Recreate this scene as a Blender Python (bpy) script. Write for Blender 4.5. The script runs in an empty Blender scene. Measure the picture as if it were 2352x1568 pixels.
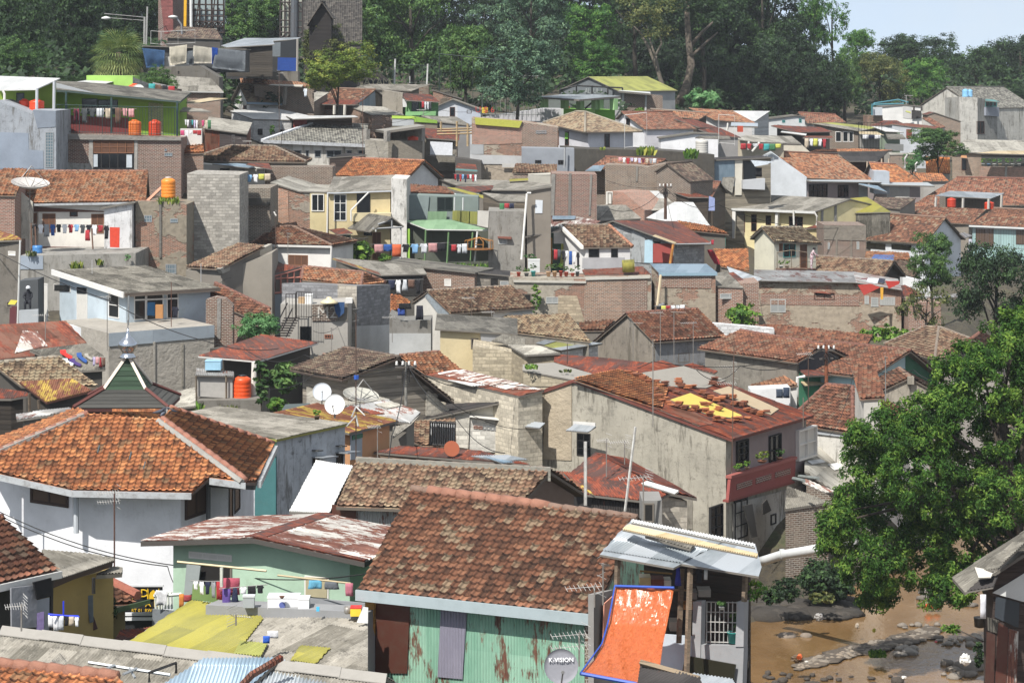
import bpy, bmesh, math, random, re
import numpy as np
from mathutils import Vector as V, noise as mnoise
random.seed(7)
SC=bpy.context.scene; COL=SC.collection
F=6000.0; CX=1176.0; HY=150.0; CZ=26.0      # focal length and horizon in 2352 px wide picture units; eye height
OX=OY=0.0; SZ=1.0
def tile(c,r):
 global OX,OY,SZ
 OX=(0,950,1900,2840)[c]*.6125; OY=(0,620,1260,1893)[r]*.6125; SZ=.2605
def full():
 global OX,OY,SZ
 OX=OY=0.0; SZ=1.0
def px(x,y): return OX+x*SZ, OY+y*SZ
def W(x,y,d):
 x,y=px(x,y); return V(((x-CX)/F*d, d, CZ-(y-HY)/F*d))
def ray(x,y):
 x,y=px(x,y); return V(((x-CX)/F,1.0,-(y-HY)/F))
EYE=V((0,0,CZ))
def hit(x,y,p,n):
 r=ray(x,y); return EYE+r*((p-EYE).dot(n)/r.dot(n))
DL=[(1568,58),(1300,73),(1100,90),(900,120),(800,135),(650,150),(470,173),(330,188),(250,195),(180,210),(100,230),(0,300)]
DC=[(1568,58),(1300,73),(1100,96),(1000,116),(900,126),(800,145),(700,165),(600,185),(500,198),(440,205),(400,215),(320,232),(250,268),(200,290),(100,330)]
DR=[(1568,58),(1300,75),(1100,105),(1000,120),(900,133),(800,150),(700,175),(600,208),(500,240),(460,262),(400,285),(350,300),(300,315),(250,330),(200,350),(100,400)]
def prof(L,y): return float(np.interp(y,[a for a,b in L],[b for a,b in L]))
def bl3(t,l,c,r):
 if t<-.03: k=min(1,(-.03-t)/.09); return c*(1-k)+l*k
 if t>.04: k=min(1,(t-.04)/.08); return c*(1-k)+r*k
 return c
def Dy(x,y):
 x,y=px(x,y); return bl3((x-CX)/F,prof(DL[::-1],y),prof(DC[::-1],y),prof(DR[::-1],y))
GL=[(0,-20),(120,-20.5),(145,-19.8),(165,-16),(173,-14),(185,-10.5),(195,-8),(220,-5.5),(260,-1),(330,3),(900,14)]
GC=[(0,-20),(120,-21.5),(150,-20.8),(165,-19),(178,-18),(192,-16.3),(210,-14.4),(230,-11.8),(250,-9.2),(275,-6.6),(300,-4.4),(340,0),(900,14)]
GR=[(0,-20),(120,-21.5),(150,-21.2),(180,-19.3),(210,-18.4),(240,-17.4),(270,-16.2),(300,-13),(337,-10),(380,-6),(450,0),(900,12)]
RIV=[(13,40),(13.6,70),(14.3,104),(16,111),(21,117.5),(25,125),(33,143),(42,182),(52,240)]
def rivd(x,y):
 xs=float(np.interp(y,[b for a,b in RIV],[a for a,b in RIV])); return x-xs
def gz(x,y):
 g=bl3(x/max(y,1),prof(GL,y),prof(GC,y),prof(GR,y))+CZ
 if y<215:
  t=abs(rivd(x,y)); half=6.2
  if y<150: pass
  k=min(1,max(0,(t-half)/4.5)); k=k*k*(3-2*k)
  bed=CZ-25.6
  g=bed+(g-bed)*k if y<190 else g*(y-190)/25+(bed+(g-bed)*k)*(1-(y-190)/25)
 if 88<y<126 and x>5.5:
  k=min(1,(x-5.5)/2.5)*min(1,(126-y)/5,(y-88)/8); g=min(g,g*(1-k)+(CZ-24.25)*k)
 return g
# ---------------------------------------------------------------- materials
def lin(h):
 if isinstance(h,(tuple,list)): return tuple(h)+(1,) if len(h)==3 else tuple(h)
 c=[int(h[i:i+2],16)/255 for i in (0,2,4)]
 return tuple((x/12.92 if x<=.04045 else ((x+.055)/1.055)**2.4) for x in c)+(1,)
def sc(c,k): return tuple(min(1,v*k) for v in c[:3])+(1,)
class NT:
 def __init__(s,name):
  s.m=bpy.data.materials.new(name); s.m.use_nodes=True; s.t=s.m.node_tree
  s.t.nodes.clear(); s.out=s.n('ShaderNodeOutputMaterial'); s.b=s.n('ShaderNodeBsdfPrincipled')
  s.t.links.new(s.b.outputs[0],s.out.inputs[0])
 def n(s,t,_i=None,**p):
  nd=s.t.nodes.new(t)
  for k,v in p.items(): setattr(nd,k,v)
  for k,v in (_i or {}).items(): s.set(nd.inputs[k],v)
  return nd
 def set(s,sock,v):
  if hasattr(v,'is_linked') or isinstance(v,bpy.types.NodeSocket): s.t.links.new(v,sock)
  else: sock.default_value=v
 def p(s,**k):
  for a,v in k.items(): s.set(s.b.inputs[a.replace('_',' ')],v)
 def math(s,op,a,b=0.0,c=None):
  n=s.n('ShaderNodeMath',{0:a,1:b},operation=op)
  if c is not None: s.set(n.inputs[2],c)
  return n.outputs[0]
 def mix(s,f,a,b,bt='MIX'):
  n=s.n('ShaderNodeMix',data_type='RGBA',blend_type=bt)
  s.set(n.inputs[0],f); s.set(n.inputs[6],a); s.set(n.inputs[7],b); return n.outputs[2]
 def ramp(s,f,stops):
  n=s.n('ShaderNodeValToRGB',{0:f}); e=n.color_ramp.elements
  while len(e)<len(stops): e.new(.5)
  for el,(p,c) in zip(e,stops): el.position=p; el.color=c if not isinstance(c,(int,float)) else (c,c,c,1)
  return n.outputs[0]
 def uv(s,rnd=True,sx=1,sy=1):
  u=s.n('ShaderNodeUVMap').outputs[0]
  if rnd:
   o=s.n('ShaderNodeObjectInfo').outputs['Random']
   o=s.math('MULTIPLY',o,37.0)
   o=s.n('ShaderNodeCombineXYZ',{0:o,1:o,2:o}).outputs[0]
   u=s.n('ShaderNodeVectorMath',{0:u,1:o},operation='ADD').outputs[0]
  if sx!=1 or sy!=1: u=s.n('ShaderNodeVectorMath',{0:u,1:(sx,sy,1)},operation='MULTIPLY').outputs[0]
  return u
 def noise(s,v,scale,det=4,rough=.55):
  return s.n('ShaderNodeTexNoise',{'Vector':v,'Scale':scale,'Detail':det,'Roughness':rough}).outputs['Fac']
 def bump(s,h,dist,st=1.0):
  n=s.n('ShaderNodeBump',{'Height':h,'Distance':dist,'Strength':st}); s.p(Normal=n.outputs[0])
MC={}
TILES={ # dark, mid, main, light, lichen colour, lichen amount
 'orange':('623a28','9c5c3a','c47a4c','d4945f','8a7458',.12),
 'orangeold':('48352a','8c5a40','b07450','c78e66','b09a7e',.3),
 'red':('452f26','754c3b','945f49','ab7758','9c8a74',.22),
 'brown':('38291f','63402e','7f523b','96694e','aa9a7e',.16),'black':('1f1d1b','35322e','48443f','5d5851','6e6960',.15),
 'dark':('2c2621','4b3d33','655145','846c5a','9d9078',.35),
 'grey':('3a2e27','6b5040','8c6a54','a9886c','b8a587',.42),
 'lichen':('463a30','7c6551','9c8266','b59c7c','c4b594',.52),
 'slate':('3c3b39','626058','7d7b72','98958a','b5b2a4',.35),
 'new':('b0602f','c9702f','d98440','e09048','c08850',.05)}
def m_tile(key,geo):
 d=TILES[key]; c=[lin(x) for x in d[:5]]; s=NT('roof_tiles_'+key)
 uv=s.uv(False); sep=s.n('ShaderNodeSeparateXYZ',{0:uv})
 cu=s.math('FLOOR',s.math('DIVIDE',sep.outputs[0],.23)); cv=s.math('FLOOR',s.math('DIVIDE',sep.outputs[1],.23))
 rnd=s.n('ShaderNodeObjectInfo').outputs['Random']
 w=s.n('ShaderNodeTexWhiteNoise',{0:s.n('ShaderNodeCombineXYZ',{0:cu,1:cv,2:s.math('MULTIPLY',rnd,91.0)}).outputs[0]}).outputs[0]
 uvr=s.uv()
 big=s.noise(uvr,.45,4,.65)
 f=s.math('ADD',s.math('MULTIPLY',w,.8),s.math('MULTIPLY',s.math('SUBTRACT',big,.40),.8))
 col=s.ramp(f,[(.05,sc(c[0],.7)),(.34,c[1]),(.62,c[2]),(.95,sc(c[3],1.1))])
 st=s.noise(s.uv(True,1,.6),2.6,6,.8)
 col=s.mix(s.ramp(st,[(.54,0.0),(.66,.75)]),col,sc(c[0],.8))
 li=s.noise(uvr,14.0,5,.75); l2=s.noise(uvr,.8,3,.6)
 lf=s.math('ADD',li,s.math('MULTIPLY',s.math('SUBTRACT',l2,.5),.6))
 a=d[5]; col=s.mix(s.ramp(lf,[(.76-a*.3,0.0),(.84-a*.3,.7)]),col,c[4])
 w2=s.n('ShaderNodeTexWhiteNoise',{0:s.n('ShaderNodeCombineXYZ',{0:cv,1:cu,2:s.math('MULTIPLY',rnd,53.0)}).outputs[0]}).outputs[0]
 col=s.mix(s.ramp(s.math('ADD',w2,s.math('MULTIPLY',s.math('SUBTRACT',l2,.5),.8)),[(.95-a*.6,0.0),(1.0-a*.6,.75)]),col,sc(c[4],.9))
 fine=s.noise(uvr,30,2); col=s.mix(.25,col,s.ramp(fine,[(.3,sc(c[0],.7)),(.7,c[3])]))
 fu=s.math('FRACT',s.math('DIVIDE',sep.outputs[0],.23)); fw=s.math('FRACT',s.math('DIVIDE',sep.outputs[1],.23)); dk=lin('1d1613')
 col=s.mix(s.ramp(fu,[(.1,0.0),(.17,.4),(.24,.4),(.34,0.0)]),col,dk); col=s.mix(s.ramp(fw,[(.78,0.0),(.88,.45)]),col,dk)  # painted shade of rolls and row lips, with groove dirt, mixed into tile colour
 s.p(Base_Color=col,Roughness=.88)
 su=s.math('SINE',s.math('MULTIPLY',sep.outputs[0],2*math.pi/.23)); fv=s.math('FRACT',s.math('DIVIDE',sep.outputs[1],.23))
 if geo: h=s.math('ADD',fine,w)
 else: h=s.math('ADD',s.math('ADD',su,s.math('MULTIPLY',s.math('SUBTRACT',1.0,fv),1.6)),s.math('MULTIPLY',w,.8))
 s.bump(h,.008 if geo else .035)
 return s.m
CORR={ # base, second, rust amount (0..1), roughness, metallic
 'grey':('9a958a','6a665c',0,.9),'greyd':('78746a','48453e',0,.92),'greyl':('b0aca0','88847a',0,.9),
 'rust':('583a33','452d26',.55,.75),'rustl':('76503f','55301f',.5,.75),'rustw':('d8d4cc','a8a49c',.56,.6),'rusty':('b59b45','8a7433',.6,.7),
 'white':('d8d8d4','bfc0be',.06,.5),'zinc':('b4b9bc','8f9699',.12,.42),'zincr':('a9a9a6','83807c',.4,.5),
 'yellow':('99923f','7d7a3c',.12,.7),'lime':('a2a456','86884a',.04,.75),'green':('8fb089','7a9c76',.05,.6),
 'mint':('9fc8ae','82b096',.42,.6),'lilac':('9d99a6','8b8896',.02,.6),'teal':('5f8f8c','4d7a78',.1,.6),'bluez':('9db0bd','7f94a2',.12,.45),
 'cream':('c8b795','a89672',.06,.7),'dark':('3a3634','24211f',.2,.8),'blue':('3d7fc4','2f66a8',.02,.6)}
def m_corr(key,geo):
 a,b,ru,ro=CORR[key]; a=lin(a); b=lin(b); s=NT('corrugated_sheet_'+key)
 uvr=s.uv(); uvs=s.uv(True,1,.22); sep=s.n('ShaderNodeSeparateXYZ',{0:s.uv(False)})
 su=s.math('SINE',s.math('MULTIPLY',sep.outputs[0],2*math.pi/.09))
 n1=s.noise(uvr,.7,5,.65); n2=s.noise(uvs,5,5,.7)
 sh=s.n('ShaderNodeTexWhiteNoise',{0:s.n('ShaderNodeCombineXYZ',{0:s.math('FLOOR',s.math('DIVIDE',sep.outputs[0],.82)),1:s.math('FLOOR',s.math('DIVIDE',sep.outputs[1],1.8)),2:0.0}).outputs[0]}).outputs[0]
 f=s.math('ADD',s.math('MULTIPLY',s.math('ADD',n1,n2),.5),s.math('MULTIPLY',s.math('SUBTRACT',sh,.5),.35))
 col=s.ramp(f,[(.32,b),(.62,a)])
 if key.startswith('grey'):
  col=s.mix(s.ramp(s.noise(uvr,2.2,8,.8),[(.5,0.0),(.68,.75)]),col,lin('33312c'))
  col=s.mix(s.ramp(s.noise(s.uv(True,3,.5),4,6,.7),[(.55,0.0),(.75,.5)]),col,lin('c9c4b6'))
 if ru:
  r=s.math('ADD',s.math('MULTIPLY',s.noise(s.uv(True,1,.3),1.6,7,.72),.75),s.math('MULTIPLY',s.noise(uvs,9,4,.7),.3))
  t=.72-ru*.42
  rc=s.ramp(s.noise(uvs,6,4,.7),[(.3,lin('4a2218')),(.55,lin('734232')),(.8,lin('a0755a'))])
  if key in('rust','rustl'): rc=s.ramp(s.noise(uvs,6,4,.7),[(.3,lin('3b1c16')),(.6,lin('8a4126')),(.85,lin('bf9a78'))])
  col=s.mix(s.ramp(r,[(t,0.0),(t+.05,.95)]),col,rc)
 s.p(Base_Color=col,Roughness=ro)
 if key in('zinc','bluez','zincr'): s.p(Metallic=.35)
 s.bump(s.math('ADD',su,n2) if not geo else n2,.02 if not geo else .006)
 return s.m
def m_wall(kind,h):
 s=NT('wall_'+kind); c=lin(h) if h else (.4,.4,.4,1); g_=.3*c[0]+.6*c[1]+.1*c[2]; k_=.25 if kind in('rr','st','bp') or (kind=='pl' and max(c[:3])<1.8*min(c[:3])) else .1 if kind=='br' else 0; c=tuple(v*(1-k_)+g_*k_ for v in c[:3])+(1,); uvr=s.uv(); uv=s.uv(False)
 n1=s.noise(uvr,.6,5,.65); n2=s.noise(s.uv(True,2.6,.55),1.0,6,.75); n3=s.noise(uvr,9,4,.6)
 if kind in('pl','rr'):
  col=s.mix(s.ramp(n1,[(.38,.0),(.68,.5)]),c,sc(c,.6)); col=s.mix(s.ramp(s.noise(uvr,1.8,8,.8),[(.57,0.0),(.7,.45 if kind=='rr' else .22)]),col,lin('57503f'))
  col=s.mix(s.ramp(n2,[(.6,0.0),(.8,.28)]),col,lin('5d564a'))
  if kind=='rr':
   vo=s.noise(uvr,3.0,6,.62)
   col=s.mix(s.ramp(vo,[(.4,.0),(.65,.4)]),col,sc(c,.6)); s.bump(s.math('ADD',vo,s.math('MULTIPLY',n3,.4)),.07)
  else: s.bump(n3,.006)
  s.p(Base_Color=col,Roughness=.9)
 elif kind=='st': # heavily stained plaster
  col=s.mix(s.ramp(n1,[(.3,.0),(.65,.8)]),c,sc(c,.66))
  col=s.mix(s.ramp(n2,[(.54,0.0),(.72,.6)]),col,lin('615b4f')); col=s.mix(s.ramp(s.noise(s.uv(True,1.5,.22),1.3,7,.75),[(.53,0.0),(.64,.75)]),col,lin('4d483d'))
  col=s.mix(s.ramp(s.noise(uvr,2.2,6,.75),[(.56,0.0),(.72,.7)]),col,lin('35322b'))
  col=s.mix(s.ramp(s.noise(uvr,.9,7,.8),[(.55,0.0),(.66,.6)]),col,sc(c,.35)); s.p(Base_Color=col,Roughness=.92); s.bump(n3,.012)
 elif kind in('br','bk'):
  bw,bh,mo=(.27,.095,.017) if kind=='br' else (.42,.2,.016)
  a=c; b=sc(c,.55)
  t=s.n('ShaderNodeTexBrick',{'Vector':uv,'Color1':(a[0]*1.3,a[1]*1.15,a[2]*1.08,1) if kind=='br' else sc(a,1.15),'Color2':sc(b,.85),'Mortar':lin('b3aea2') if kind=='br' else sc(c,.72),'Scale':1.0,'Mortar Size':mo,'Brick Width':bw,'Row Height':bh,'Bias':-.1})
  col=s.mix(s.ramp(n1,[(.45,.0),(.7,.4)]),t.outputs[0],lin('7a6450') if kind=='br' else sc(c,.6))
  col=s.mix(s.ramp(n2,[(.58,0.0),(.74,.6)]),col,lin('2f2b25')); col=s.mix(s.ramp(s.noise(s.uv(True,1,.7),1.1,7,.8),[(.55,0.0),(.66,.6)]),col,lin('a89c8b') if kind=='br' else sc(c,.45))
  col=s.mix(.25,col,s.ramp(n3,[(.3,sc(c,.35)),(.7,sc(c,1.25))]))
  s.p(Base_Color=col,Roughness=.93); s.bump(s.math('SUBTRACT',n3,s.math('MULTIPLY',t.outputs[1],1.5)),.012)
 elif kind in('bp','bg'): # brick showing through fallen render
  t=s.n('ShaderNodeTexBrick',{'Vector':uv,'Color1':lin('8d5a43'),'Color2':lin('5f3b2e'),'Mortar':lin('94897a'),'Scale':1.0,'Mortar Size':.014,'Brick Width':.23,'Row Height':.075,'Bias':-.1})
  ro=s.noise(uvr,3.5,6,.65); pl=s.mix(s.ramp(ro,[(.4,0.0),(.65,.55)]),c,sc(c,.55))
  k=s.noise(s.uv(True,.6,1.0),.55,6,.7); f=s.ramp(k,[(.46,0.0),(.49,1.0)])
  col=s.mix(f,t.outputs[0],pl); col=s.mix(s.ramp(n2,[(.56,0.0),(.74,.55)]),col,lin('38332a'))
  s.p(Base_Color=col,Roughness=.93); s.bump(s.math('ADD',s.math('MULTIPLY',f,.9),ro),.04)
 elif kind=='wd':
  sep=s.n('ShaderNodeSeparateXYZ',{0:uv}); pk=s.math('FLOOR',s.math('DIVIDE',sep.outputs[1],.2))
  w=s.n('ShaderNodeTexWhiteNoise',{0:s.n('ShaderNodeCombineXYZ',{0:pk}).outputs[0]}).outputs[0]
  g=s.noise(s.uv(True,.5,9),2.2,6,.7)
  col=s.ramp(s.math('ADD',s.math('MULTIPLY',g,.7),s.math('MULTIPLY',w,.3)),[(.3,sc(c,.45)),(.65,c)])
  fr=s.math('FRACT',s.math('DIVIDE',sep.outputs[1],.2)); s.p(Base_Color=col,Roughness=.9); s.bump(s.math('ADD',s.ramp(fr,[(.0,0.0),(.08,1.0)]),g),.02)
 return s.m
def M(code):
 if code in MC: return MC[code]
 k,_,v=code.partition(':')
 if code=='tarp':
  s=NT('tarpaulin'); n=s.noise(s.uv(),.8,4,.6); n2=s.noise(s.uv(True,2.5,.3),1.3,3,.5); s.p(Base_Color=s.mix(s.ramp(n,[(.4,0.0),(.7,.6)]),lin('e8844c'),lin('cf6a38')),Roughness=.3,Coat_Weight=.5,Coat_Roughness=.3); s.b.inputs['Specular IOR Level'].default_value=.9; s.bump(s.math('ADD',n,s.math('MULTIPLY',n2,1.6)),.11); m=s.m
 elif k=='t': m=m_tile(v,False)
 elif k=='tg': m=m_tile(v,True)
 elif k=='c': m=m_corr(v,False)
 elif k=='cg': m=m_corr(v,True)
 elif k in('pl','rr','st','br','bk','bp','wd'): m=m_wall(k,v)
 else:
  s=NT({'f':'fabric','p':'plastic','me':'metal','g':'glass','x':'paint','e':'lettering'}.get(k,k)); c=lin(v)
  if k=='f':
   n=s.noise(s.uv(),6,4); s.p(Base_Color=s.mix(s.ramp(n,[(.35,0.0),(.7,.35)]),c,sc(c,.6)),Roughness=.95); s.bump(n,.02)
  elif k=='p':
   n=s.noise(s.uv(),3,5,.7); s.p(Base_Color=s.mix(s.ramp(n,[(.45,0.0),(.75,.4)]),c,sc(c,.55)),Roughness=.42)
  elif k=='me':
   n=s.noise(s.uv(),4,5,.7); s.p(Base_Color=s.mix(s.ramp(n,[(.45,0.0),(.7,.5)]),c,lin('5b4a3e')),Roughness=.5,Metallic=.3)
  elif k=='g': s.p(Base_Color=c,Roughness=.18)
  else:
   n=s.noise(s.uv(),2.5,5,.7); s.p(Base_Color=s.mix(s.ramp(n,[(.45,0.0),(.75,.35)]),c,sc(c,.6)),Roughness=.75)
  m=s.m
 MC[code]=m; return m
# ---------------------------------------------------------------- mesh building
class MB:
 def __init__(s): s.v=[]; s.f=[]; s.mi=[]; s.cur=0; s.sm=[]; s.smooth=False
 def vs(s,*p):
  i=len(s.v); s.v+= [V(q) for q in p]; return list(range(i,i+len(p)))
 def face(s,*p):
  s.f.append(s.vs(*p)); s.mi.append(s.cur); s.sm.append(s.smooth); return s
 def idx(s,f): s.f.append(list(f)); s.mi.append(s.cur); s.sm.append(s.smooth)
 def prism(s,poly,vec):
  n=len(poly); a=s.vs(*poly); b=s.vs(*[p+vec for p in poly])
  nn=V((0,0,0))
  for i in range(n): nn+= (poly[i]).cross(poly[(i+1)%n])
  fl = nn.dot(vec)>0
  s.idx(a[::-1] if fl else a); s.idx(b if fl else b[::-1])
  for i in range(n):
   j=(i+1)%n; q=[a[i],a[j],b[j],b[i]]; s.idx(q if fl else q[::-1])
  return s
 def box(s,c,ax,ay,az):
  c,ax,ay,az=V(c),V(ax),V(ay),V(az); o=c-ax-ay-az
  return s.prism([o,o+2*ax,o+2*ax+2*ay,o+2*ay],2*az)
 def cub(s,c,sx,sy,sz,rot=0):
  ca,sa=math.cos(rot),math.sin(rot); return s.box(c,(ca*sx/2,sa*sx/2,0),(-sa*sy/2,ca*sy/2,0),(0,0,sz/2))
 def tube(s,pts,r,n=5,r2=None,cap=True):
  pts=[V(p) for p in pts]; rings=[]
  for i,p in enumerate(pts):
   t=(pts[min(i+1,len(pts)-1)]-pts[max(i-1,0)]); t=t.normalized() if t.length>1e-9 else V((0,0,1))
   a=t.cross(V((0,0,1))); a=a if a.length>.05 else t.cross(V((1,0,0))); a.normalize(); b=t.cross(a)
   rr=r if r2 is None else r+(r2-r)*i/(len(pts)-1)
   if callable(r): rr=r(i/(len(pts)-1))
   rings.append(s.vs(*[p+a*rr*math.cos(2*math.pi*k/n)+b*rr*math.sin(2*math.pi*k/n) for k in range(n)]))
  for A,B in zip(rings,rings[1:]):
   for k in range(n): s.idx([A[k],B[k],B[(k+1)%n],A[(k+1)%n]])
  if cap: s.idx(rings[0]); s.idx(rings[-1][::-1])
  return s
 def lathe(s,prof,c,n=14,ax=None):
  c=V(c); ax=V(ax) if ax else V((0,0,1)); ax.normalize()
  a=ax.cross(V((0,0,1))); a=a if a.length>.05 else V((1,0,0)); a.normalize(); b=ax.cross(a)
  rings=[s.vs(*[c+ax*z+a*r*math.cos(2*math.pi*k/n)+b*r*math.sin(2*math.pi*k/n) for k in range(n)]) for r,z in prof]
  for A,B in zip(rings,rings[1:]):
   for k in range(n): s.idx([A[k],A[(k+1)%n],B[(k+1)%n],B[k]])
  s.idx(rings[0][::-1]); s.idx(rings[-1])
  return s
 def build(s,name,mats,parent=None,**kw):
  me=bpy.data.meshes.new(name); o0=parent_loc(parent)
  me.from_pydata([p-o0 for p in s.v],[],s.f)
  for m in (mats if isinstance(mats,(list,tuple)) else [mats]): me.materials.append(M(m) if isinstance(m,str) else m)
  me.polygons.foreach_set('material_index',s.mi); me.polygons.foreach_set('use_smooth',s.sm)
  boxuv(me,o0); me.update()
  return link(name,me,parent,o0)
def parent_loc(p):
 o=V((0,0,0))
 while p is not None: o=o+p.location; p=p.parent
 return o
def boxuv(me,o0):
 uv=me.uv_layers.new(name='UVMap'); n=len(me.loops)
 co=np.empty(len(me.vertices)*3,'f'); me.vertices.foreach_get('co',co); co=co.reshape(-1,3)+np.array(o0)
 vi=np.empty(n,'i'); me.loops.foreach_get('vertex_index',vi)
 no=np.empty(len(me.polygons)*3,'f'); me.polygons.foreach_get('normal',no); no=no.reshape(-1,3)
 lt=np.empty(len(me.polygons),'i'); me.polygons.foreach_get('loop_total',lt); pn=np.repeat(no,lt,axis=0)
 u=np.stack([-pn[:,1],pn[:,0],0*pn[:,0]],1); L=np.linalg.norm(u,axis=1); k=L<.02; u[k]=(1,0,0); L[k]=1; u/=L[:,None]
 v=np.cross(pn,u); p=co[vi]
 out=np.stack([(p*u).sum(1),(p*v).sum(1)],1).astype('f'); uv.data.foreach_set('uv',out.ravel())
def link(name,me,parent,o0=None):
 o=bpy.data.objects.new(name,me); COL.objects.link(o)
 if parent is not None: o.parent=parent
 return o
def root(name,label,cat,loc,group=None,kind=None):
 o=bpy.data.objects.new(name,None); COL.objects.link(o); o.location=loc; o.empty_display_size=.3
 tag(o,label,cat,group,kind); return o
def tag(o,label,cat,group=None,kind=None):
 if label: o['label']=label
 if cat: o['category']=cat
 if group: o['group']=group
 if kind: o['kind']=kind
 return o
def thing1(mb,name,mats,label,cat,loc=None,group=None,kind=None):
 """a thing that is one mesh; its origin is put at loc (its base)"""
 if loc is None:
  xs=[p for p in mb.v]; loc=V((sum(p.x for p in xs)/len(xs),sum(p.y for p in xs)/len(xs),min(p.z for p in xs)))
 class _P: pass
 me=bpy.data.meshes.new(name); loc=V(loc)
 me.from_pydata([p-loc for p in mb.v],[],mb.f)
 for m in (mats if isinstance(mats,(list,tuple)) else [mats]): me.materials.append(M(m) if isinstance(m,str) else m)
 me.polygons.foreach_set('material_index',mb.mi); me.polygons.foreach_set('use_smooth',mb.sm)
 boxuv(me,loc); me.update(); o=link(name,me,None); o.location=loc
 return tag(o,label,cat,group,kind)
# ---------------------------------------------------------------- roof sheets
def sheet(bm,poly,kind,uvl,mi,lift=.0):
 """clip a wavy tile / corrugated grid to a planar convex polygon and add it to bm"""
 nn=V((0,0,0))
 for i in range(len(poly)): nn+=poly[i].cross(poly[(i+1)%len(poly)])
 if nn.z<0: poly=poly[::-1]; nn=-nn
 nn.normalize()
 u=V((-nn.y,nn.x,0)); u=u.normalized() if u.length>.02 else V((1,0,0)); v=nn.cross(u)
 P=[(p.dot(u),p.dot(v)) for p in poly]; h=poly[0].dot(nn)
 u0,u1=min(p[0] for p in P),max(p[0] for p in P); v0,v1=min(p[1] for p in P),max(p[1] for p in P)
 if kind=='tile':
  w,hh=.23,.23; nu=8 if poly[0].y<110 else 4
  i0,i1=math.floor(u0/w*nu),math.ceil(u1/w*nu); us=np.arange(i0,i1+1)*w/nu
  j0,j1=math.floor(v0/hh),math.ceil(v1/hh); vs=[];zs=[]
  for j in range(j0,j1+1): vs+=[j*hh,j*hh-.03]; zs+=[.0,.065]
  vs=np.array(vs); zs=np.array(zs)
  ph=2*np.pi*us/w; zu=.06*((1+np.cos(ph))/2)**(3 if nu==8 else 1.6)
 else:
  w=.09; nu=4
  i0,i1=math.floor(u0/w*nu),math.ceil(u1/w*nu); us=np.arange(i0,i1+1)*w/nu
  hh=1.8; j0,j1=math.floor(v0/hh),math.ceil(v1/hh); vs=[];zs=[]
  for j in range(j0,j1+1): vs+=[j*hh,j*hh+.01]; zs+=[.0,.022]
  vs=np.array(vs); zs=np.array(zs); zu=.021*np.sin(2*np.pi*us/w)
 UU,VV=np.meshgrid(us,vs); ZZ=zu[None,:]+zs[:,None]+lift
 if kind=='tile':
  rs=np.random.RandomState(int(abs(u0*13+v0*7)*10)%9999)
  nc=(i1-i0)//nu+2; jit=rs.normal(0,.007,(len(vs)//2+1,nc)); ci=((np.arange(i0,i1+1)-i0)//nu); rj=np.arange(len(vs)+1)[1:]//2
  ZZ=ZZ+jit[np.clip(rj,0,jit.shape[0]-1)][:,ci]
  sag=np.array([[mnoise.noise(V((a*.25,b*.3,3.3))) for a in us[::12]] for b in vs]);
  ZZ=ZZ+.05*np.repeat(sag,12,axis=1)[:,:len(us)]*.6
 pts=UU[...,None]*np.array(u)+VV[...,None]*np.array(v)+(ZZ+h)[...,None]*np.array(nn)
 ny,nx=UU.shape; idx=np.arange(ny*nx).reshape(ny,nx)
 fs=np.stack([idx[:-1,:-1],idx[:-1,1:],idx[1:,1:],idx[1:,:-1]],-1).reshape(-1,4)
 me=bpy.data.meshes.new('tmp'); me.from_pydata(pts.reshape(-1,3).tolist(),[],fs.tolist())
 b2=bmesh.new(); b2.from_mesh(me); bpy.data.meshes.remove(me)
 n=len(poly); cen=sum(poly,V((0,0,0)))/n
 for i in range(n):
  a,b=poly[i],poly[(i+1)%n]; e=b-a
  if e.length<1e-4: continue
  no=e.cross(nn).normalized()
  if (cen-a).dot(no)>0: no=-no
  g=list(b2.verts)+list(b2.edges)+list(b2.faces)
  bmesh.ops.bisect_plane(b2,geom=g,plane_co=a,plane_no=no,clear_outer=True,dist=1e-5)
 mp={}
 for q in b2.verts: mp[q]=bm.verts.new(q.co)
 for f in b2.faces:
  try: nf=bm.faces.new([mp[q] for q in f.verts])
  except ValueError: continue
  nf.smooth=True; nf.material_index=mi
  for l in nf.loops: l[uvl].uv=(l.vert.co.dot(u),l.vert.co.dot(v))
 b2.free()
NEAR_T=215; NEAR_C=150
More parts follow.
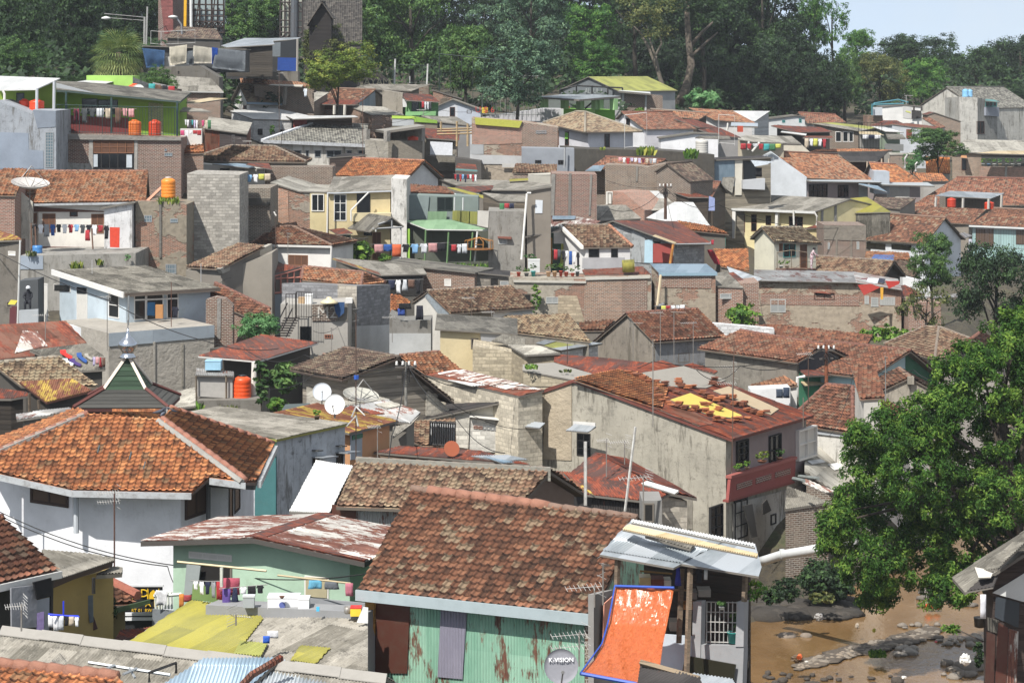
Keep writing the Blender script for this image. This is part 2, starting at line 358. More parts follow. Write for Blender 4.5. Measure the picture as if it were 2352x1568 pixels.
def roofmesh(name,parent,panels,code,th=.1,edge=None):
 """panels: planar convex polygons (world, any winding). Solid slab below, wavy sheet above when near."""
 k,_,key=code.partition(':'); d=min(p.y for q in panels for p in q)
 geo=(k=='t' and d<NEAR_T) or (k=='c' and d<NEAR_C)
 bm=bmesh.new(); uvl=bm.loops.layers.uv.new('UVMap')
 for q in panels:
  q2=[]
  for p in q:
   if not q2 or (p-q2[-1]).length>.01: q2.append(p)
  if (q2[0]-q2[-1]).length<.01: q2.pop()
  q=q2
  nn=V((0,0,0))
  for i in range(len(q)): nn+=q[i].cross(q[(i+1)%len(q)])
  if nn.z<0: q=q[::-1]
  nn.normalize(); nz=abs(nn.z)
  if nn.z<0: nn=-nn
  dn=V((0,0,-th)); of=V((0,0,-.05)) if geo and k=='t' else V((0,0,-.012)) if geo else V((0,0,0))
  A=[bm.verts.new(p+of) for p in q]; B=[bm.verts.new(p+of+dn) for p in q]; fs=[]
  fs.append(bm.faces.new(A)); fs.append(bm.faces.new(B[::-1])); n=len(q)
  for i in range(n): fs.append(bm.faces.new([A[i],B[i],B[(i+1)%n],A[(i+1)%n]]))
  u=V((-nn.y,nn.x,0)); u=u.normalized() if u.length>.02 else V((1,0,0)); v=nn.cross(u)
  for j,f in enumerate(fs):
   f.material_index=0 if j==0 else 1
   for l in f.loops: l[uvl].uv=(l.vert.co.dot(u),l.vert.co.dot(v))
  if geo: sheet(bm,q,'tile' if k=='t' else 'corr',uvl,0)
 o0=parent_loc(parent); bmesh.ops.translate(bm,verts=bm.verts,vec=-o0)
 me=bpy.data.meshes.new(name); bm.to_mesh(me); bm.free()
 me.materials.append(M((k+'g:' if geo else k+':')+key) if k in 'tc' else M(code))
 me.materials.append(M(edge or ('x:5c544a' if k=='t' else 'x:6b665e')))
 return link(name,me,parent)
# ---------------------------------------------------------------- buildings
B={}   # the building that windows and doors are put on
def hz(p): return V((p.x,p.y,0))
def frame_of(P0,P1):
 e=hz(P1-P0).normalized(); n=V((-e.y,e.x,0))
 if n.y<0: n=-n
 return e,n
def horiz(a,b,d):
 return d*(px(*a)[1]-HY)/(px(*b)[1]-HY)
def base_z(pts): return min(gz(p.x,p.y) for p in pts)-.4
def S(label,top,d=None,L=5,wall='pl:cfc8ba',roof=None,d2=None,yb=None,rise=0,ov=(.35,.2),th=.09,n='house',cat='house',skew=0,base=None,edge=None,group=None,roofname='roof',bd=None,solid=True):
 """building traced by its front roof edge (left to right); shed, flat or gable-end"""
 if d is None: d=Dy(*top[0])
 if d2==0: d2=horiz(top[0],top[-1],d)
 if d2 is None: d2=d
 P0=W(*top[0],d); P1=W(*top[-1],d2); e,nv=frame_of(P0,P1)
 Q=[P0]+[hit(*t,P0,nv) for t in top[1:-1]]+[P1]
 b=nv*L+e*skew
 if yb is not None:
  p=P0+b; rise=CZ-(px(0,yb)[1]-HY)/F*p.y-P0.z
 bb=b+V((0,0,rise)); f,s=ov if roof else (0,0)
 bz=base if base is not None else base_z([P0,P1,P0+b,P1+b])
 if base is not None and base>500: bz=hit(top[0][0],base-1000,P0,nv).z   # base given as 1000+picture y
 cen=(P0+P1+b)/2 if False else (P0+P1)/2+b/2
 r=root(n,label,cat,V((cen.x,cen.y,bz)),group)
 zd=V((0,0,-(th+.012) if roof else 0))
 wid=hz(P1-P0).length
 T=[q.copy() for q in Q]
 if s>0 and wid>2*s+.3:
  t=s/max(1e-6,hz(Q[1]-Q[0]).length); T[0]=Q[0].lerp(Q[1],min(t,.9))
  t=s/max(1e-6,hz(Q[-1]-Q[-2]).length); T[-1]=Q[-1].lerp(Q[-2],min(t,.9))
 ff=min(f,L*.4); sf=bb*(ff/L); sb=bb*(1-min(.2,ff)/L) if roof else bb
 fr=[q+sf+zd for q in T]; bk=[q+sb+zd for q in T]
 if roof and roof.startswith('t:') and fr[0].y<NEAR_T:
  for q in fr+bk: q.z-=.05
 mb=MB(); lo=[V((q.x,q.y,bz)) for q in fr]; lb=[V((q.x,q.y,bz)) for q in bk]
 mb.face(lo[0],lo[-1],*fr[::-1]); mb.face(lb[-1],lb[0],*bk)
 mb.face(lb[0],lo[0],fr[0],bk[0]); mb.face(lo[-1],lb[-1],bk[-1],fr[-1])
 for i in range(len(fr)-1): mb.face(fr[i],fr[i+1],bk[i+1],bk[i])
 mb.face(lo[0],lb[0],lb[-1],lo[-1])
 if solid: mb.build('wall',wall,r)
 if roof:
  roofmesh(roofname,r,[[Q[i],Q[i+1],Q[i+1]+bb,Q[i]+bb] for i in range(len(Q)-1)],roof,th,edge)
  if roof[0]=='t' and len(Q)==3: capline([[Q[1],Q[1]+bb]],roof,r)
 B.clear(); sb_=hz(b).normalized(); B.update(r=r,e=e,n=nv,F=fr[0],L=fr[0],R=fr[-1],Q=Q,bb=bb,bz=bz,w=wall,sL=sb_,sR=sb_)
 return r
def capline(lines,roof,r,rad=.11):
 key=roof.partition(':')[2]; c={'orange':'a5694a','orangeold':'8d5f48','red':'82503c','brown':'8a6a54','dark':'6b5a4c','grey':'8a7a68','lichen':'9a8e78','slate':'77756d','new':'b5734a','black':'3a3632'}[key]
 mb=MB()
 for a,b in lines:
  L=(b-a).length
  if L<.2: continue
  n=max(1,int(L/.42)) if a.y<NEAR_T else 1; st=(b-a)/n
  for i in range(n):
   p=a+st*i; mb.smooth=True; mb.tube([p+V((0,0,.01)),p+st+V((0,0,.01))],rad*1.12,6,rad*.86)
 if mb.f: mb.build('ridge_cap','rr:'+c,r)
def G(label,A,Bp,C,D,d=None,pitch=30,wall='pl:cfc8ba',roof='t:orangeold',d2=None,back=1.0,ov=(.4,.25),th=.1,n='house',cat='house',hip=False,cap=True,group=None,base=None,edge=None,gab=None):
 """building whose front roof slope is traced: eave left A, eave right Bp, ridge right C, ridge left D; ridge parallel or hipped"""
 if d is None: d=Dy(*A)
 if d2==0: d2=horiz(A,Bp,d)
 if d2 is None: d2=d
 PA,PB=W(*A,d),W(*Bp,d2); e,nv=frame_of(PA,PB); e3=(PB-PA).normalized()
 p=math.radians(pitch); up=nv*math.cos(p)+V((0,0,math.sin(p))); nn=e3.cross(up).normalized()
 PC,PD=hit(*C,PA,nn),hit(*D,PA,nn)
 def bk(R,Ev):
  v=hz(R-Ev)*back; v=nv*v.dot(nv)+ (e*v.dot(e) if not hip else V((0,0,0)))
  q=hz(R)+v; q.z=R.z-(R.z-Ev.z)*back; return q
 if hip:
  run=max(hz(PC-PA).dot(nv),hz(PD-PA).dot(nv)); v=nv*run*2
  Ab=PA+v; Bb=PB+v
 else: Ab,Bb=bk(PD,PA),bk(PC,PB)
 bz=base if base is not None else base_z([PA,PB,Ab,Bb])
 if base is not None and base>500: bz=hit(A[0],base-1000,PA,nv).z
 cen=(PA+PB+Ab+Bb)/4; r=root(n,label,cat,V((cen.x,cen.y,bz)),group)
 f,s=ov; zd=V((0,0,-(th+.012)-(.05 if PA.y<NEAR_T else 0))); tp=math.tan(p)
 dep=max(hz(Ab-PA).dot(nv),.5); f=min(f,dep*.3)
 a1=PA+nv*f+e*s; b1=PB+nv*f-e*s; a1.z=PA.z+tp*f*(1 if not hip else .6); b1.z=PB.z+tp*f*(1 if not hip else .6)
 zc=V((0,0,0))
 fr=[a1+zd,b1+zd]; a2=Ab-nv*f+e*s; b2=Bb-nv*f-e*s; a2.z=Ab.z+(tp*f*.6); b2.z=Bb.z+tp*f*.6; a2+=zd; b2+=zd
 lo=[V((q.x,q.y,bz)) for q in (fr[0],fr[1],b2,a2)]; mb=MB()
 mb.face(lo[0],lo[1],fr[1],fr[0]); mb.face(lo[2],lo[3],a2,b2); mb.face(lo[0],lo[3],lo[2],lo[1])
 if hip:
  mb.face(lo[3],lo[0],fr[0],a2); mb.face(lo[1],lo[2],b2,fr[1]); mb.face(fr[0],fr[1],b2,a2)
  panels=[[PA,PB,PC,PD],[Bb,Ab,PD,PC],[Ab,PA,PD],[PB,Bb,PC]]
  caps=[(PA,PD),(PB,PC),(PD,PC),(Ab,PD),(Bb,PC)]
 else:
  dl=PD+e*s+zd; cr=PC-e*s+zd
  mb.face(lo[3],lo[0],fr[0],dl,a2); mb.face(lo[1],lo[2],b2,cr,fr[1]); mb.face(fr[0],fr[1],cr,dl); mb.face(dl,cr,b2,a2)
  panels=[[PA,PB,PC,PD],[Bb,Ab,PD,PC]]; caps=[(PD,PC)]
 mb.build('wall',wall,r); roofmesh('roof',r,panels,roof,th,edge)
 if cap and roof[0]=='t': capline(caps,roof,r)
 B.clear(); B.update(r=r,e=e,n=nv,F=fr[0],L=fr[0],R=fr[1],bz=bz,Q=[PA,PB,PC,PD],w=wall,sL=hz(a2-fr[0]).normalized(),sR=hz(b2-fr[1]).normalized())
 return r
def side(k):
 q=V((k.y,-k.x,0)); return q if q.dot(B['e'])>0 else -q
def plane(on):
 if on=='F': return B['F'],B['n'],B['e']
 k=B.get('s'+on,B['n']); return B[on],side(k),k
ST={'w':('x:d8d6d0','g:1c1f22'),'b':('x:4c2c20','g:15171a'),'k':('x:1c1b1a','g:101214'),'r':('x:6a2a22','g:1a1416'),'g':('x:7d8285','g:22272b'),'t':('x:3e8a86','g:1c2224'),
 'v':('x:8c5a44','x:2a1a14'),'gb':('x:8a8d8e','g:5d7078'),'o':('x:6d665c','x:15120f'),'wd':('x:7a5238','x:5c3d2a'),'wh':('x:d5d2cb','x:c9c6be'),'gr':('x:a9aaa6','x:8d908e'),'p':('x:a85a4a','x:4a2a26'),'y':('x:a5762c','x:8d6222'),'bl':('x:8fb0bd','x:7d9fae'),'rd':('x:8d3a30','x:7c342c'),'dg':('x:28332f','g:18201e'),'bn':('x:3c2b22','x:54402f')}
def w(x0,y0,x1,y1,st='w',nx=1,ny=1,on='F',name='window',fw=.06,out=.035,label=None):
 p,n,e=plane(on)
 a=hit(x0,y0,p,n); b=hit(x1,y1,p,n); o=n*out if on=='R' else -n*out
 e2=hz(b-a); wd=e2.length
 if wd<.05: return
 e2.normalize(); z0,z1=b.z,a.z; U=V((0,0,1))
 fc,pc=ST[st]; mb=MB(); fw=min(fw,wd*.2,(z1-z0)*.2); oo=o.normalized()
 nrm=oo; t=out
 def bar(u0,u1,v0,v1,t0,t1):
  q=hz(a)+e2*u0+U*v0; mb.prism([q+nrm*t0,hz(a)+e2*u1+U*v0+nrm*t0,hz(a)+e2*u1+U*v1+nrm*t0,hz(a)+e2*u0+U*v1+nrm*t0],nrm*(t1-t0))
 bar(0,wd,z0,z0+fw,-.02,t); bar(0,wd,z1-fw,z1,-.02,t); bar(0,fw,z0+fw,z1-fw,-.02,t); bar(wd-fw,wd,z0+fw,z1-fw,-.02,t)
 for i in range(1,nx): u=wd*i/nx; bar(u-fw*.4,u+fw*.4,z0+fw,z1-fw,-.02,t*.9)
 for i in range(1,ny): v=z0+(z1-z0)*i/ny; bar(fw,wd-fw,v-fw*.35,v+fw*.35,-.02,t*.8)
 fo=mb.build(name,fc,B['r'])
 if label: fo['label']=label
 mb=MB(); bar(fw*.9,wd-fw*.9,z0+fw*.9,z1-fw*.9,-.02,t*.45); mb.build('pane' if name!='door' else 'door_leaf',pc,fo)
 return fo
def panel(pts,mat,name,on='F',out=.03,th=.03,label=None):
 """flat piece traced on a wall of the current building"""
 p,n,e=plane(on); q=[hit(x,y,p,n) for x,y in pts]
 o=n if on=='R' else -n
 mb=MB(); mb.prism([k+o*(out-th) for k in q],o*th); ob=mb.build(name,mat,B['r'])
 if label: ob['label']=label
 return ob
def slab(pts,mat,name,d,d2=None,pitch=10,th=.06,parent='B',edge=None,ia=0,ib=1,rootargs=None):
 """sheet traced on a sloping plane through two of its points"""
 if d2==0: d2=horiz(pts[ia],pts[ib],d)
 if d2 is None: d2=d
 PA,PB=W(*pts[ia],d),W(*pts[ib],d2); e,nv=frame_of(PA,PB); p=math.radians(pitch)
 up=nv*math.cos(p)+V((0,0,math.sin(p))); nn=(PB-PA).normalized().cross(up).normalized()
 q=[hit(x,y,PA,nn) for x,y in pts]
 if rootargs:
  c=sum(q,V((0,0,0)))/len(q); r=root(name,rootargs[0],rootargs[1],c,rootargs[2] if len(rootargs)>2 else None); roofmesh('sheet',r,[q],mat,th,edge); return r,q
 return roofmesh(name,B['r'],[q],mat,th,edge),q
def bars(lines,r,mat,name,n=4,each=False):
 """tubes given as lists of (x,y,d); children of the current building"""
 if each:
  for l in lines: MB().tube([W(*q) for q in l],r,n).build(name,mat,B['r'])
 else:
  mb=MB()
  for l in lines: mb.tube([W(*q) for q in l],r,n)
  return mb.build(name,mat,B['r'])
def gutter(mat='x:b9bdbd',t=.07,lab=None):
 Q=B['Q']; e,n=B['e'],B['n']; a,b=Q[0],Q[-1] if len(Q)!=4 else Q[1]
 mb=MB(); o=-n*.05+V((0,0,-.1)); mb.box((a+b)/2+o,(b-a)/2,n*.05,V((0,0,t))); mb.build('gutter',mat,B['r'])
def R(label,pts,d=None,d2=0,pitch=12,wall='pl:a8a296',roof='c:grey',ov=.3,ia=0,ib=1,th=.08,n='house',cat='house',edge=None,solid=True,group=None,base=None,fo=None):
 """building under one traced roof sheet: pts in the picture, on a plane through pts[ia]-pts[ib] rising backwards at pitch"""
 if d is None: d=Dy(*pts[ia])
 if d2==0: d2=horiz(pts[ia],pts[ib],d)
 if d2 is None: d2=d
 PA,PB=W(*pts[ia],d),W(*pts[ib],d2); e,nv=frame_of(PA,PB); p=math.radians(pitch)
 up=nv*math.cos(p)+V((0,0,math.sin(p))); nn=(PB-PA).normalized().cross(up).normalized()
 if nn.z<0: nn=-nn
 Q=[hit(x,y,PA,nn) for x,y in pts]; c=sum(Q,V((0,0,0)))/len(Q)
 bz=base if base is not None else base_z(Q)
 r=root(n,label,cat,V((c.x,c.y,bz)),group)
 def zat(q): return PA.z-((q.x-PA.x)*nn.x+(q.y-PA.y)*nn.y)/nn.z
 T=[]
 for i,q in enumerate(Q):
  v=hz(c-q); L=v.length; v=v.normalized()
  o=min(ov,L*.35); k=q+v*o
  if fo and i in(ia,ib): k=k+nv*fo
  k.z=zat(k)-th-.015-(.05 if roof[0]=='t' and PA.y<NEAR_T else 0); T.append(k)
 if solid:
  mb=MB(); lo=[V((k.x,k.y,bz)) for k in T]; m=len(T); o=(T[0]-T[1]).cross(T[2]-T[1]).z<0
  cw=sum((T[i].x*T[(i+1)%m].y-T[(i+1)%m].x*T[i].y) for i in range(m))<0
  if cw: T=T[::-1]; lo=lo[::-1]
  mb.face(*T); mb.face(*lo[::-1])
  for i in range(m): j=(i+1)%m; mb.face(lo[i],lo[j],T[j],T[i])
  mb.build('wall',wall,r)
  if cw: T=T[::-1]
 roofmesh('roof',r,[Q],roof,th,edge)
 a,b=T[ia],T[ib]
 if a.x>b.x: a,b=b,a
 e,nv2=frame_of(a,b); B.clear(); B.update(r=r,e=e,n=nv2,F=a,L=a,R=b,Q=Q,bz=bz,pl=(PA,nn))
 return r
def roofplane(seg=0):
 Q=B['Q']; a=Q[seg]; n=(Q[seg+1]-a).cross(B['bb']).normalized()
 return a,(n if n.z>0 else -n)
def onplane(pts,a,n,mat,name,lift=.07,th=.05,edge=None):
 q=[hit(x,y,a+n*lift,n) for x,y in pts]; return roofmesh(name,B['r'],[q],mat,th,edge)
def vp(pts,mat,name,d,d2=None,th=.05,own=None,ripple=0):
 """free-standing upright piece traced in the picture; own=(label,category[,group]) makes it a thing"""
 P0=W(*pts[0],d); x1=max(pts,key=lambda p:abs(p[0]-pts[0][0])); P1=W(*x1,d2 or d); e,nv=frame_of(P0,P1)
 q=[hit(x,y,P0,nv) for x,y in pts]; mb=MB(); mb.prism([k for k in q],nv*th)
 if own: return thing1(mb,name,mat,*own[:2],None,own[2] if len(own)>2 else None)
 return mb.build(name,mat,B['r'])
def loft(rows,mat,name,own=None,nx=14,sub=5,amp=.06,th=.02):
 """cloth between traced rows (xl,yl,xr,yr,d[,d2]); wrinkled"""
 bm=bmesh.new(); G_=[]
 R_=[]
 for a,b in zip(rows,rows[1:]):
  for k in range(sub): R_.append([u+(v-u)*k/sub for u,v in zip(a,b)])
 R_.append(rows[-1])
 for j,rw in enumerate(R_):
  A,C=W(rw[0],rw[1],rw[4]),W(rw[2],rw[3],rw[5] if len(rw)>5 else rw[4]); L=[]
  for i in range(nx+1):
   p=A.lerp(C,i/nx); s=p*1.3; k=amp*(mnoise.noise(V((s.x*2.2,s.z*.6,j*.02)))+.5*mnoise.noise(V((s.x*5,s.z*1.5,3))))
   L.append(bm.verts.new(p+V((0,k,0))))
  G_.append(L)
 for a,b in zip(G_,G_[1:]):
  for i in range(nx): bm.faces.new([a[i],a[i+1],b[i+1],b[i]])
 bmesh.ops.solidify(bm,geom=bm.faces[:],thickness=th)
 for f in bm.faces: f.smooth=True
 o0=sum((q.co for q in bm.verts),V((0,0,0)))/len(bm.verts); o0.z=min(q.co.z for q in bm.verts)
 if not own: o0=parent_loc(B['r'])
 bmesh.ops.translate(bm,verts=bm.verts,vec=-o0); me=bpy.data.meshes.new(name); bm.to_mesh(me); bm.free(); me.materials.append(M(mat)); boxuv(me,o0)
 if own:
  o=link(name,me,None); o.location=o0; return tag(o,own[0],own[1],own[2] if len(own)>2 else None)
 return link(name,me,B['r'])
def bx(x0,y0,x1,y1,d,dep,mat,name,own=None,lid=None,rot=0):
 """box standing where the picture shows it"""
 x,yb=(x0+x1)/2,y1; a=W(x,yb,d); wd=abs(x1-x0)*SZ/F*d; h=(y1-y0)*SZ/F*d
 if own:
  r=root(name,own[0],own[1],a,own[2] if len(own)>2 else None)
  MB().cub(a+V((0,dep/2,h*.45)),wd,dep,h*.9,rot).build('body',mat,r); MB().cub(a+V((0,dep/2,h*.95+.002)),wd*1.04,dep*1.04,h*.1,rot).build('lid',lid or mat,r); return r
 return MB().cub(a+V((0,dep/2,h/2)),wd,dep,h,rot).build(name,mat,B['r'])
def rail(pts,d,h,label,c='3b403c',own=True,step=.14,d2=None,n='railing',r=.014):
 """railing along a traced foot line; h is its height in metres"""
 P=[W(x,y,d+((d2 or d)-d)*i/max(1,len(pts)-1)) for i,(x,y) in enumerate(pts)]; mb=MB(); r=max(r,.00006*d)
 for a,b in zip(P,P[1:]):
  U=V((0,0,h)); mb.tube([a+U,b+U],r*1.6,4); mb.tube([a+U*.06,b+U*.06],r*1.4,4); L=(b-a).length; m=max(1,int(L/step))
  for i in range(m+1): q=a.lerp(b,i/m); mb.tube([q,q+U],r*(1.8 if i%8==0 else .9),4)
 if own: return thing1(mb,n,'me:'+c,label,n,P[0])
 return mb.build(n,'me:'+c,B['r'])
# ---------------------------------------------------------------- small things
def rect(x0,y0,x1,y1,d):
 a=W((x0+x1)/2,y1,d); b=W((x0+x1)/2,y0,d); wd=abs(x1-x0)*SZ/F*d; return a,wd,b.z-a.z
def tank(x0,y0,x1,y1,d,c,label,group='plastic water tanks',lid=None,logo=True):
 a,wd,h=rect(x0,y0,x1,y1,d); r=root('water_tank',label,'water tank',a,group); R=wd/2; mb=MB(); mb.smooth=True
 pr=[(R*.96,0),(R,.04*h)]
 for k in range(1,5): z=h*(.04+.74*k/5); pr+=[(R,z-.02*h),(R*.97,z),(R,z+.02*h)]
 pr+=[(R,h*.8),(R*.93,h*.86),(R*.55,h*.93),(R*.42,h*.94)]
 mb.lathe(pr,a,18).build('tank_body','p:'+c,r)
 mb=MB(); mb.smooth=True; mb.lathe([(R*.44,h*.93),(R*.46,h*.985),(R*.3,h)],a,14).build('lid','p:'+(lid or c),r)
 return r
def dish(x,y,rx,d,label,look=(0,-1,.35),c='dcdcd8',pole=1.0,text=None,kind='solid'):
 """satellite dish: reflector centre in the picture, radius in picture units"""
 c0=W(x,y,d); R=rx*SZ/F*d; ax=V(look).normalized(); base=c0+V((0,0,-R*.5-pole)); r=root('satellite_dish',label,'satellite dish',base,'satellite dishes')
 mb=MB(); mb.smooth=True; dp=R*(.06 if kind=='solid' else .30); pr=[(.02,-dp)]+[(R*t,-dp+dp*t*t) for t in(.25,.5,.75,1)]+[(R*1.01,.015)]+[(R*t,-dp+dp*t*t-.03) for t in(1,.6,.2)]+[(.02,-dp-.03)]
 mb.lathe(pr,c0,28,ax); mb.build('reflector','x:'+c,r)
 mb=MB(); s=ax.cross(V((0,0,1))).normalized(); lo=s.cross(ax); lo=lo if lo.z<0 else -lo
 f=c0+ax*R*(1.0 if kind=='solid' else .9)+(lo*R*.35 if kind=='solid' else V((0,0,0)))
 if kind=='solid': mb.tube([c0+lo*R*.95,f],.018,4); mb.tube([f,f+ (c0-f)*.12],.04,6)
 else:
  for k in range(3):
   q=c0+(s*math.cos(2.1*k+.4)+lo*math.sin(2.1*k+.4))*R*.98; mb.tube([q,f],.02,4)
  for k in range(12):
   q=c0+(s*math.cos(.5236*k)+lo*math.sin(.5236*k))*R; mb.tube([c0-ax*dp*1.02,q-ax*dp*.45+(c0-q)*.3,q],.018,4)
 mb.build('feed_arm','me:8c8c8a',r)
 mb=MB(); mb.tube([c0-ax*(dp+.02),c0-ax*(dp+.15)+V((0,0,-R*.3)),base],.035,6); mb.build('pole','me:77736c',r)
 if text: lettering(text[0],r,c0+ax*.004+V((0,0,R*text[2])),s if s.x>0 else -s,-lo,R*text[1],text[3])
 return r
def lettering(txt,parent,c,u,v,size,mat,name='lettering',extr=.012):
 cu=bpy.data.curves.new(name,'FONT'); cu.body=txt; cu.size=size; cu.extrude=extr; cu.align_x='CENTER'; cu.align_y='CENTER'; cu.resolution_u=2
 o=bpy.data.objects.new(name,cu); COL.objects.link(o); bpy.context.view_layer.update()
 me=bpy.data.meshes.new_from_object(o.evaluated_get(bpy.context.evaluated_depsgraph_get())); COL.objects.unlink(o); bpy.data.objects.remove(o)
 u,v=V(u).normalized(),V(v).normalized(); n=u.cross(v); o0=parent_loc(parent); c=V(c)
 for q in me.vertices: q.co=c+u*q.co.x+v*q.co.y+n*q.co.z-o0
 me.materials.clear(); me.materials.append(M(mat)); return link(name,me,parent)
def antenna(x,yt,yb,d,label,kind='yagi',face=1,arm=None,c='8f8b84',lean=0,big=1.0):
 a,b=W(x,yb,d),W(x+lean,yt,d); r=root('tv_antenna',label,'antenna',a,'rooftop antennas')
 rad=max(.022,.00011*d); MB().tube([a,b],rad,5).build('mast','me:'+c,r)
 mb=MB(); rr=max(.006,.00004*d); L=(arm or 110)*SZ/F*d*big
 for k,zo in enumerate((0,.28) if kind=='double' else (0,)):
  p=b+V((0,0,-.05-zo)); dirv=V((face*.9,-.35,0)).normalized(); q=p+dirv*L; p0=p-dirv*L*.25
  mb.tube([p0,q],rr*1.3,4); pr=dirv.cross(V((0,0,1)))
  if kind=='grid':
   for j in range(-3,4): mb.tube([p0+V((0,0,.08*j))-pr*.3,p0+V((0,0,.08*j))+pr*.3],rr,4)
  n=9
  for j in range(n):
   t=p0.lerp(q,j/(n-1)); h=.28-.012*j
   if kind=='cross': h=.5
   mb.tube([t-pr*h*.5+V((0,0,-h*.25)),t+pr*h*.5+V((0,0,h*.25))],rr,4)
  for z in(-.22,.22):
   mb.tube([p0+V((0,0,z))-pr*.28,p0+V((0,0,z))+pr*.28],rr,4)
 mb.build('elements','me:c4c2bc',r); return r
def mast(x,yt,yb,d,label,c='8d887f',lean=0,rad=None,n='mast_pole',cat='pole',group='thin masts on the roofs',arms=0):
 mb=MB(); a,b=W(x,yb,d),W(x+lean,yt,d); mb.tube([a,b],rad or max(.022,.0001*d),5)
 for k in range(arms):
  z=b+V((0,0,-.25-.5*k)); mb.tube([z-V((.5,.1,0)),z+V((.5,-.1,0))],.02,4)
 return thing1(mb,n,'me:'+c,label,cat,a,group)
def utility_pole(x,yt,yb,d,label,c='5a4a40',rad=.09):
 a,b=W(x,yb,d),W(x,yt,d); r=root('utility_pole',label,'utility pole',a,'utility poles'); MB().tube([a,b],rad,8,rad*.75).build('pole','wd:'+c,r)
 mb=MB()
 for k,z in enumerate((-.25,-.7)): mb.cub(b+V((0,0,z)),1.0-.2*k,.09,.09,.3)
 mb.build('crossarm','me:6a655e',r)
 for k in range(4):
  mb=MB(); mb.smooth=True; p=b+V((-.42+.28*k,.05,-.18)); mb.lathe([(.05,0),(.07,.06),(.045,.12),(.06,.17),(.02,.2)],p,8).build('insulator','x:d8d6d0',r)
 mb=MB()
 for k in range(5):
  p=b+V((0,-.12,-.5-.03*k)); mb.tube([p+V((.18*math.cos(t),0,.16*math.sin(t)-.06*k)) for t in [i*.7 for i in range(10)]],.018,4)
 mb.build('cable_coil','x:1d1c1b',r); return r
def wire(pts,label,sag=.6,r=.012,c='191817',n='overhead_cable',group='overhead cables'):
 P=[W(*p) for p in pts]; mb=MB()
 for a,b in zip(P,P[1:]):
  m=12; mb.tube([a.lerp(b,i/m)+V((0,0,-sag*4*(i/m)*(1-i/m))) for i in range(m+1)],max(r,.00006*a.y),4)
 return thing1(mb,n,'x:'+c,label,'cable',P[0],group)
GARM=dict(shirt=[(.18,1),(.42,.96),(.58,.96),(.82,1),(1,.68),(.86,.6),(.8,.72),(.8,0),(.2,0),(.2,.72),(.14,.6),(0,.68)],
 towel=[(0,1),(1,1),(1,0),(0,.02)],trousers=[(.1,1),(.9,1),(1,0),(.62,0),(.5,.62),(.38,0),(0,0)],dress=[(.25,1),(.75,1),(.8,.6),(1,0),(0,.02),(.2,.6)],shorts=[(.05,1),(.95,1),(1,0),(.56,0),(.5,.35),(.44,0),(0,0)])
def garment(kind,c,x0,y0,x1,y1,d,label,group,name=None,cat=None,tilt=0,tri=None):
 p0=GARM[kind]; a=W(x0,y0,d); wd=(x1-x0)*SZ/F*d; h=(y1-y0)*SZ/F*d
 bm=bmesh.new(); vs=[bm.verts.new((px_*wd,0,-h*(1-pz))) for px_,pz in p0]; f=bm.faces.new(vs); bmesh.ops.triangulate(bm,faces=[f])
 bmesh.ops.subdivide_edges(bm,edges=bm.edges[:],cuts=2,use_grid_fill=True)
 ph=random.random()*6
 for q in bm.verts:
  t=-q.co.z/h; q.co.y+=.06*wd*math.sin(q.co.x/wd*7+ph)*(.3+t)-.02; q.co.x+=.04*wd*math.sin(q.co.z/h*5+ph)*t; q.co.z+=tilt*q.co.x
 g=bm.faces[:]; rs=bmesh.ops.solidify(bm,geom=g,thickness=.02)
 for f in bm.faces: f.smooth=True
 me=bpy.data.meshes.new(name or kind); bm.to_mesh(me); bm.free(); cc=[int(c[i:i+2],16) for i in(0,2,4)]; g_=sum(cc)/3; c=''.join('%02x'%int(v*.8+g_*.2) for v in cc); me.materials.append(M('f:'+c)); boxuv(me,a)
 o=link(name or kind,me,None); o.location=a; return tag(o,label,cat or kind,group)
CN={'r':('b3282e','red'),'b':('1f4f9c','blue'),'k':('1b1b20','black'),'w':('dcdcdc','white'),'n':('1f2745','navy'),'lb':('6fa3d0','light blue'),'g':('8b8d90','grey'),'dg':('44484a','dark grey'),'p':('d09090','pink'),'o':('d8582a','orange'),'m':('6e1f30','maroon'),'t':('2f9d9c','teal'),'y':('c9c94a','yellow'),'be':('bfae94','beige'),'pu':('5a3f8f','purple'),'br':('6a4a3a','brown'),'gn':('3d7a4a','green'),'lv':('b5a8cc','lavender'),'rs':('b77f7c','dusty rose'),'hp':('cc3f6e','hot pink'),'lg':('c2c6c8','pale grey')}
KN={'s':'shirt','t':'towel','j':'trousers','d':'dress','h':'shorts'}
def glab(nm,i,place):
 n=len(nm); base=nm[i]+' '+place
 if nm.count(nm[i])==1: return base
 o=[k for k in range(n) if nm[k]==nm[i]].index(i); c=nm.count(nm[i])
 nb=', left one' if o==0 and c==2 else ', right one' if o==c-1 and c==2 else ', '+['leftmost','second','third','fourth','fifth'][o]+' of '+['','','two','three','four','five'][c]
 return base+nb
